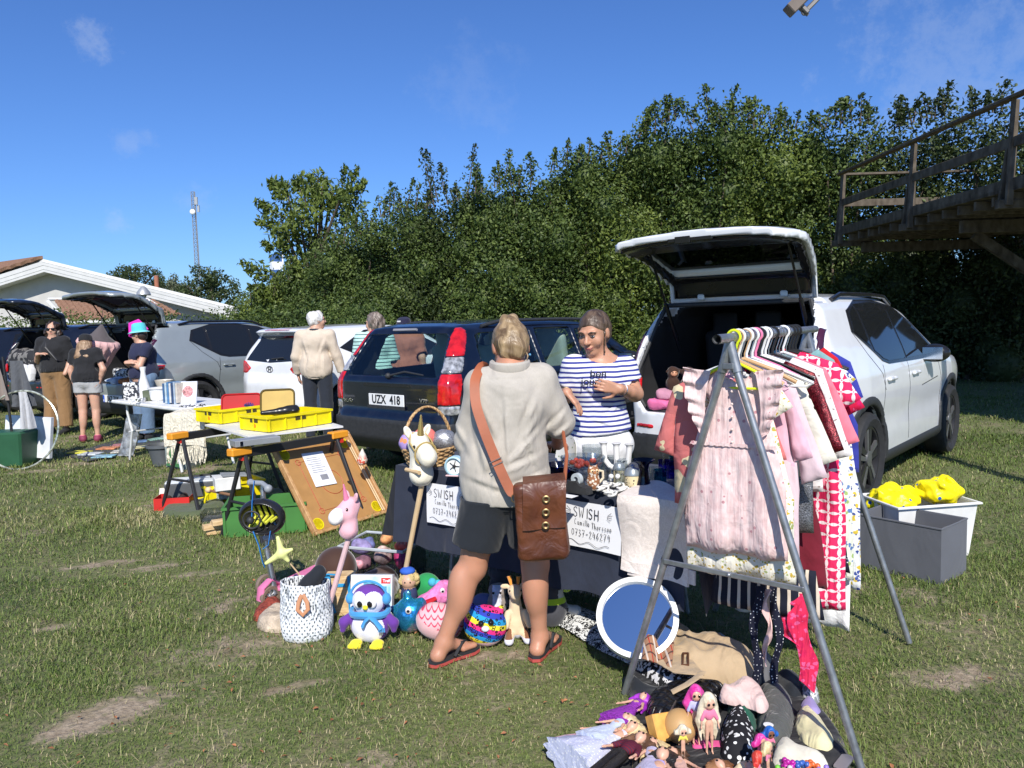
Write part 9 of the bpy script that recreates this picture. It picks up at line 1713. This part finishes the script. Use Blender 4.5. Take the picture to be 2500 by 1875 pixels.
 t = put('painted_planter','grey green tapered wooden planter with painted flowers','planter',452,1140,-.25); MB().box((0,0,.16),(.26,.24,.32),(0,.12,0),.004,taper=1.18).build('planter', PAT('planter_grey', lambda b: b.mix(b.ramp(b.noise(12,4,b.vec(1,1,.3)),.35,.7),(.16,.19,.18),(.27,.31,.30)), .8, .2), t); fl = PAT('painted_flowers', lambda b: b.mix(b.math('LESS_THAN', b.vor(20), .27), (.05,.16,.06), b.mix(b.ramp(b.xyz()[2],.12,.20),(.50,.03,.04),(.62,.48,.10))), .7, 0); MB().box((-.02,-.137,.14),(.18,.004,.22),(-.06,.12,0)).build('painting', fl, t, 0); MB().box((.02,0,.335),(.36,.32,.02),(0,.12,0)).build('rim', M('planter_rim',(.22,.25,.25),.8), t)
 # white folding table with household goods
 W1, W2 = D(271,983,9.0), D(450,1005,7.75); W1.z = W2.z = 0; e = (W2-W1).normalized(); L = 1.78; n = Vector((-e.y,e.x,0)); TZ3 = .70; rz = math.atan2(e.y,e.x); t = thing('white_folding_table', 'white plastic folding table with bowls and books at the left', 'table', W1, rz); wp = M('white_plastic',()); MB().box((L/2,.37,TZ3-.02),(L,.74,.04),None,.012).build('table_top', wp, t)
 for x in (.25, L-.25):
  for y in (.08,.66): q = MB(); q.tube([(x,y,TZ3-.04),(x,y,.55),(x+(.10 if x<1 else -.1),y,.35),(x-(.03 if x<1 else -.03),y,0)], .014, 8); q.build('leg', M('leg_white',(.62,.63,.63),.35), t)
  q = MB(); q.tube([(x,.08,.33),(x,.66,.33)], .010, 6); q.build('stretcher', M('leg_white',()), t)
 def on3(nm, lb, ct, px, py, r=0): return thing(nm, lb, ct, G(px, py, TZ3+.002), r)
 t = on3('white_vase','tall slender white vase on the white folding table','vase',353,968); MB().lathe([(.085,0),(.088,.02),(.062,.13),(.034,.24),(.026,.30),(.038,.36),(.034,.36),(.02,.30),(.001,.29)], 28, wob=lambda i, a: 1+.012*math.sin(a*30)).build('vase', wp, t)
 t = on3('white_bowl','white pot between the vase and the row of books','bowl',388,978); MB().lathe([(.065,0),(.085,.02),(.10,.13),(.115,.14),(.115,.15),(.095,.145),(.08,.03),(.001,.015)], 30).build('bowl', wp, t); t = on3('cream_bowl','cream bowl behind the white pot','bowl',402,955); MB().lathe([(.06,0),(.10,.10),(.115,.15),(.108,.15),(.09,.10),(.001,.01)], 28).build('bowl', M('cream_ceramic',(.66,.60,.50),.3), t)
 t = on3('green_cup','olive green square cup left of the white pot','cup',363,978); MB().box((0,0,.06),(.09,.09,.12),None,.01,taper=1.1).build('cup', M('olive_cup',(.11,.13,.08),.4), t); t = on3('steel_tin','low steel tin in front of the white vase','tin',345,980); MB().lathe([(.06,0),(.06,.045),(.001,.045)], 20).build('tin', CHR, t)
 bcs = [(.05,.12,.25),(.45,.55,.60),(.08,.20,.38),(.60,.60,.58),(.03,.06,.14),(.35,.42,.50),(.55,.50,.42)]
 for i, c_ in enumerate(bcs): p = G(415+5.2*i, 985, TZ3); tag(MB().box((0,0,0),(.022,.16,.21+.015*(i%3)),None,.002).build('book', M('book_%s' % 'abcdefg'[i], c_, .5, var=.15, vs=30), None, 0, (p.x,p.y,TZ3+.12), (0,0,R_(-25))), 'thin book in the upright row between the white pot and the picture book', 'book', 'books standing upright on the white folding table')
 t = on3('picture_book','white picture book with a pink round drawing facing us','book',458,985,-.1); Tq = Matrix.Rotation(R_(-12),4,'X'); MB().box((0,0,.12),(.20,.012,.24),T=Tq).build('cover', M('book_white',(.66,.68,.72),.4), t, 0); MB().lathe([(.001,0),(.06,0),(.06,.002),(.001,.003)], 24, Tq @ Matrix.Translation((0,-.006,.13)) @ Matrix.Rotation(R_(90),4,'X')).build('picture', M('book_pink',(.55,.25,.25),.5,var=.7,vs=40), t)
 t = on3('game_box','black and white patterned box beside the white vase','box',322,975,.1); MB().box((0,0,.10),(.16,.06,.20),None,.002).build('box', PAT('bw_print', lambda b: b.mix(b.math('GREATER_THAN', b.noise(30,3), .5), (.04,.04,.05), (.65,.65,.63)), .4, 0), t, 0)
 t = on3('cable_bundle','bundle of white cables on the front edge of the white table','cables',330,985); q = MB(); q.tube([(.07*math.cos(a)*(1+.2*math.sin(3*a)),.04*math.sin(a),.03+.03*math.sin(2.3*a)) for a in np.linspace(0,12,70)], .006, 5); q.build('cable', M('hanger_white',()), t)
 # mat with books and pictures
 mt = thing('ground_mat', 'dark cloth on the grass covered with books and magazines', 'mat', G(280,1108)); A = [G(x,y)-mt.location for x, y in ((160,1112),(215,1128),(400,1085),(420,1062),(330,1062))]; MB().poly([(p.x,p.y) for p in A], .012).build('cloth', FAB('mat_black',(.022,.022,.024),.4), mt, 0)
 cl = [(.75,.65,.08),(.55,.60,.62),(.62,.25,.12),(.25,.45,.55),(.65,.62,.55),(.50,.22,.22),(.12,.20,.35),(.60,.55,.30),(.30,.50,.42)]; bl = ['yellow magazine nearest the left end of the dark mat','grey blue magazine beside the yellow one','orange book on the left half of the dark mat','teal book at the front edge of the dark mat','cream book in the middle of the dark mat','dull red book in the middle of the dark mat','navy book behind the cream book','straw coloured book toward the right end of the mat','pale green book at the right end of the dark mat']
 for i, c_ in enumerate(cl): p = G((195,222,265,255,300,300,335,350,385)[i], (1108,1112,1098,1118,1106,1090,1082,1095,1075)[i]); tag(MB().box((0,0,0),(.24,.17,.015),None,.002).build('magazine', M('mag_%s' % 'abcdefghi'[i], c_, .35, var=.5, vs=14), None, 0, (p.x,p.y,.022), (0,0,R_(-15+7*i))), bl[i], 'book')
 t = put('plastic_wrapped_roll','clear plastic wrapped bundle standing by the mat in front of the white table','bundle',305,1115,0); q = MB(); q.sheet(lambda u, v: ((-.09+.18*u)+.16*v, .02*math.sin(u*7+v*5), .50*v+.01), 14, 14, .02); q.build('wrap', M('wrap_grey',(.35,.37,.40),.15,.3,var=.7,vs=14,bump=.7,bs=14,bd=.02), t)
 t = put('pink_mesh_toy','lime and pink sports bag on the grass by the white table leg','bag',350,1065,0); s = SDF((-.12,-.1,0),(.12,.1,.42),.012); s.cone((0,0,.08),(.06,0,.30),.08,.06); s.wrinkle(.01,14,1); s.build('bag', [M('lime_nylon',(.50,.62,.10),.6), M('peach_nylon',(.62,.30,.28),.6)], t, mif=lambda c: (c[:,0] > .04)*1)
 # pink hanging net canopy and boot contents
 cpos = D(238,860,10.9); t = thing('pink_hanging_pod', 'pale pink pleated fabric pod hanging from the open tailgate', 'hanging pod', cpos); pkf = FAB('pod_pink',(.66,.40,.38),.5,8); MB().lathe([(.01,-.34),(.10,-.30),(.17,-.14),(.22,.02),(.27,.12),(.25,.17),(.22,.18)], 56, Matrix.Rotation(.22,4,'Y'), wob=lambda i, a: 1+.07*math.sin(a*17+i*.3)).build('pod', pkf, t, 70); MB().lathe([(.215,.175),(.11,.25),(.012,.40)], 24, Matrix.Rotation(.22,4,'Y')).build('hood', FAB('pod_grey',(.10,.085,.085),.3), t, 60); q = MB(); q.tube([(.08,0,.39),(.12,0,.60)], .004, 4); q.build('cord', INK, t)
 p = D(333,800,10.75); t = thing('magenta_hat', 'magenta felt hat hanging in the open boot behind the turquoise hat', 'hat', p); MB().box((0,0,0),(.30,.05,.20),(0,-.35,0),.03,taper=.6).build('hat', M('magenta_felt',(.70,.02,.40),.7), t)
 gcm = gc.matrix_basis
 def boot(car_o, lst):
  bpy.context.view_layer.update(); Mw = car_o.matrix_world
  for nm, lb, ct, pos, dim, mat in lst: p = Mw @ Vector(pos); s = SDF([-a/2-.03 for a in dim],[a/2+.03 for a in dim], max(dim)/26); s.box((0,0,0),[a/2 for a in dim],min(dim)*.3); s.wrinkle(.006 if ct == 'box' else .02,12,len(lb)); o = s.build(nm, mat, None, loc=p, rot=(0,0,car_o.rotation_euler.z)); tag(o, lb, ct)
 boot(gc, [('games_box','dark board game box with white print in the grey green car boot','box',(.22,.02,.84),(.12,.42,.20),PAT('bw_print',())),('white_cloth','folded blue and white cloth on the boot edge of the grey green car','cloth',(.12,.12,.76),(.22,.34,.07),M('pale_blue_cloth',(.50,.58,.68),.8)),('teddy_bundle','orange brown soft toy lying on the boot edge of the grey green car','toy',(.10,-.22,.76),(.16,.22,.08),M('ginger_plush',(.42,.16,.05),.9))])
 boot(dc, [('clothes_heap','heap of camouflage grey clothes in the black car boot','clothes',(.30,.05,.95),(.55,1.05,.55),PAT('camouflage', lambda b: b.mix(b.math('GREATER_THAN', b.noise(7,3), .52), (.03,.03,.033), (.20,.19,.18)), .9, .6)),('white_shirt','white cloth hanging over the boot edge of the black car','cloth',(.03,-.30,.85),(.10,.34,.30),FAB('white_denim',()))])
 boot(wc, [('pink_jacket','folded bright pink jacket on the boot floor of the nearest white car','jacket',(.16,.40,.775),(.22,.36,.09),FAB('hot_pink_jacket',(.70,.15,.32),.5)),('pink_quilted_bundle','folded dusty pink quilted cloth on the bright pink jacket','cloth',(.20,.36,.85),(.20,.32,.06),FAB('dusty_pink',(.52,.24,.32),.5)),('blue_bag','bright blue bag in the boot of the nearest white car','bag',(.40,.16,.92),(.16,.24,.22),M('bright_blue',(.01,.12,.50),.5))])
 bpy.context.view_layer.update(); Mw = wc.matrix_world
 for i in range(2):
  p = Mw @ Vector((.22,.44-.13*i,.875)); t = thing('plush_monkey', ['left one of two brown plush monkeys in the white car boot','right one of two brown plush monkeys in the white car boot'][i], 'plush toy', p, math.atan2(-p.x, p.y)*0+0, 'brown plush monkeys in the white car boot'); s = SDF((-.09,-.08,-.01),(.09,.09,.24),.007); s.ell((0,0,.06),(.060,.05,.065),.02); s.ell((0,-.005,.155),(.050,.046,.050),.015); [s.ell((g*.052,0,.165),(.014,.01,.018),.006) for g in (-1,1)]; s.wrinkle(.003,50,i); s.build('body', PL('monkey_brown',(.045,.018,.010)), t); MB().ball((0,-.035,.150),(.030,.022,.026),8).build('face', M('monkey_face',(.62,.30,.17),.6), t, 180); eyes(t, [(-.012,-.056,.160),(.012,-.056,.160)], .005, (0,-1,0), False)
 # far left edge: garment stand, hoop, bins
 p = D(22,930,8.7); t = thing('coat_stand', 'dark stand with grey and brown clothes at the left edge of the photo', 'stand', (p.x,p.y,0)); q = MB(); q.tube([(0,0,0),(-.05,0,1.25)], .014, 8); q.tube([(-.3,0,.28),(.03,0,.30)], .012, 8); q.build('pole', BLT, t); [MB().sheet(lambda u, v: (x+(u-.5)*w_*(.7+.5*v)+.04*v, .03*math.sin(u*11+v*2+x*9)*(.3+v)+y, z-l*v), 20, 10, .01).build('hung_cloth', FAB(m_n, m_c, .4), t, 60) for x, y, z, w_, l, m_n, m_c in ((-.17,-.02,1.12,.26,.36,'taupe_cloth',(.27,.22,.19)),(.08,.03,1.20,.22,.52,'slate_cloth',(.10,.105,.115)),(.16,-.03,.85,.12,.42,'pale_cloth',(.50,.50,.51)))]
 p = D(52,1050,8.6); q = MB(); q.tube([(.43*math.cos(a),.10*math.sin(a),.43+.43*math.sin(a)) for a in np.linspace(0,2*PI,64)[:-1]], .012, 8, closed=True); o = q.build('hula_hoop', M('hoop_silver',(.50,.52,.42),.2,.5,var=.6,vs=30), None, 40, (p.x,p.y-.02,.0)); tag(o, 'glittery silver hula hoop leaning at the left edge of the photo', 'hoop')
 p = D(65,1000,8.95); tag(MB().box((0,0,.28),(.62,.05,.48),(-.1,.05,0),.004).build('panel_board', M('white_panel',(.66,.68,.70),.5,var=.15,vs=6), None, 30, (p.x,p.y,.02), (0,0,-.2)), 'white board with faint flowers standing behind the hula hoop', 'board')
 p = D(18,1050,8.75); tag(MB().box((0,0,.20),(.46,.32,.40),None,.02,taper=1.1).build('green_bin', M('bin_green',(.02,.09,.04),.5), None, 30, (p.x,p.y,0)), 'dark green plastic bin inside the hula hoop', 'bin')
 p = G(35,1112); q = MB(); q.tube([(-.55,-.02,.05),(-.2,-.05,.05),(.12,.0,.055),(.20,.12,.055),(.12,.22,.06)], .05, 12); tag(q.build('pool_noodle', M('noodle_orange',(.78,.33,.13),.6), None, 40, (p.x,p.y,0)), 'thick orange foam tube lying on the grass at the left edge', 'foam tube')
left_goods()
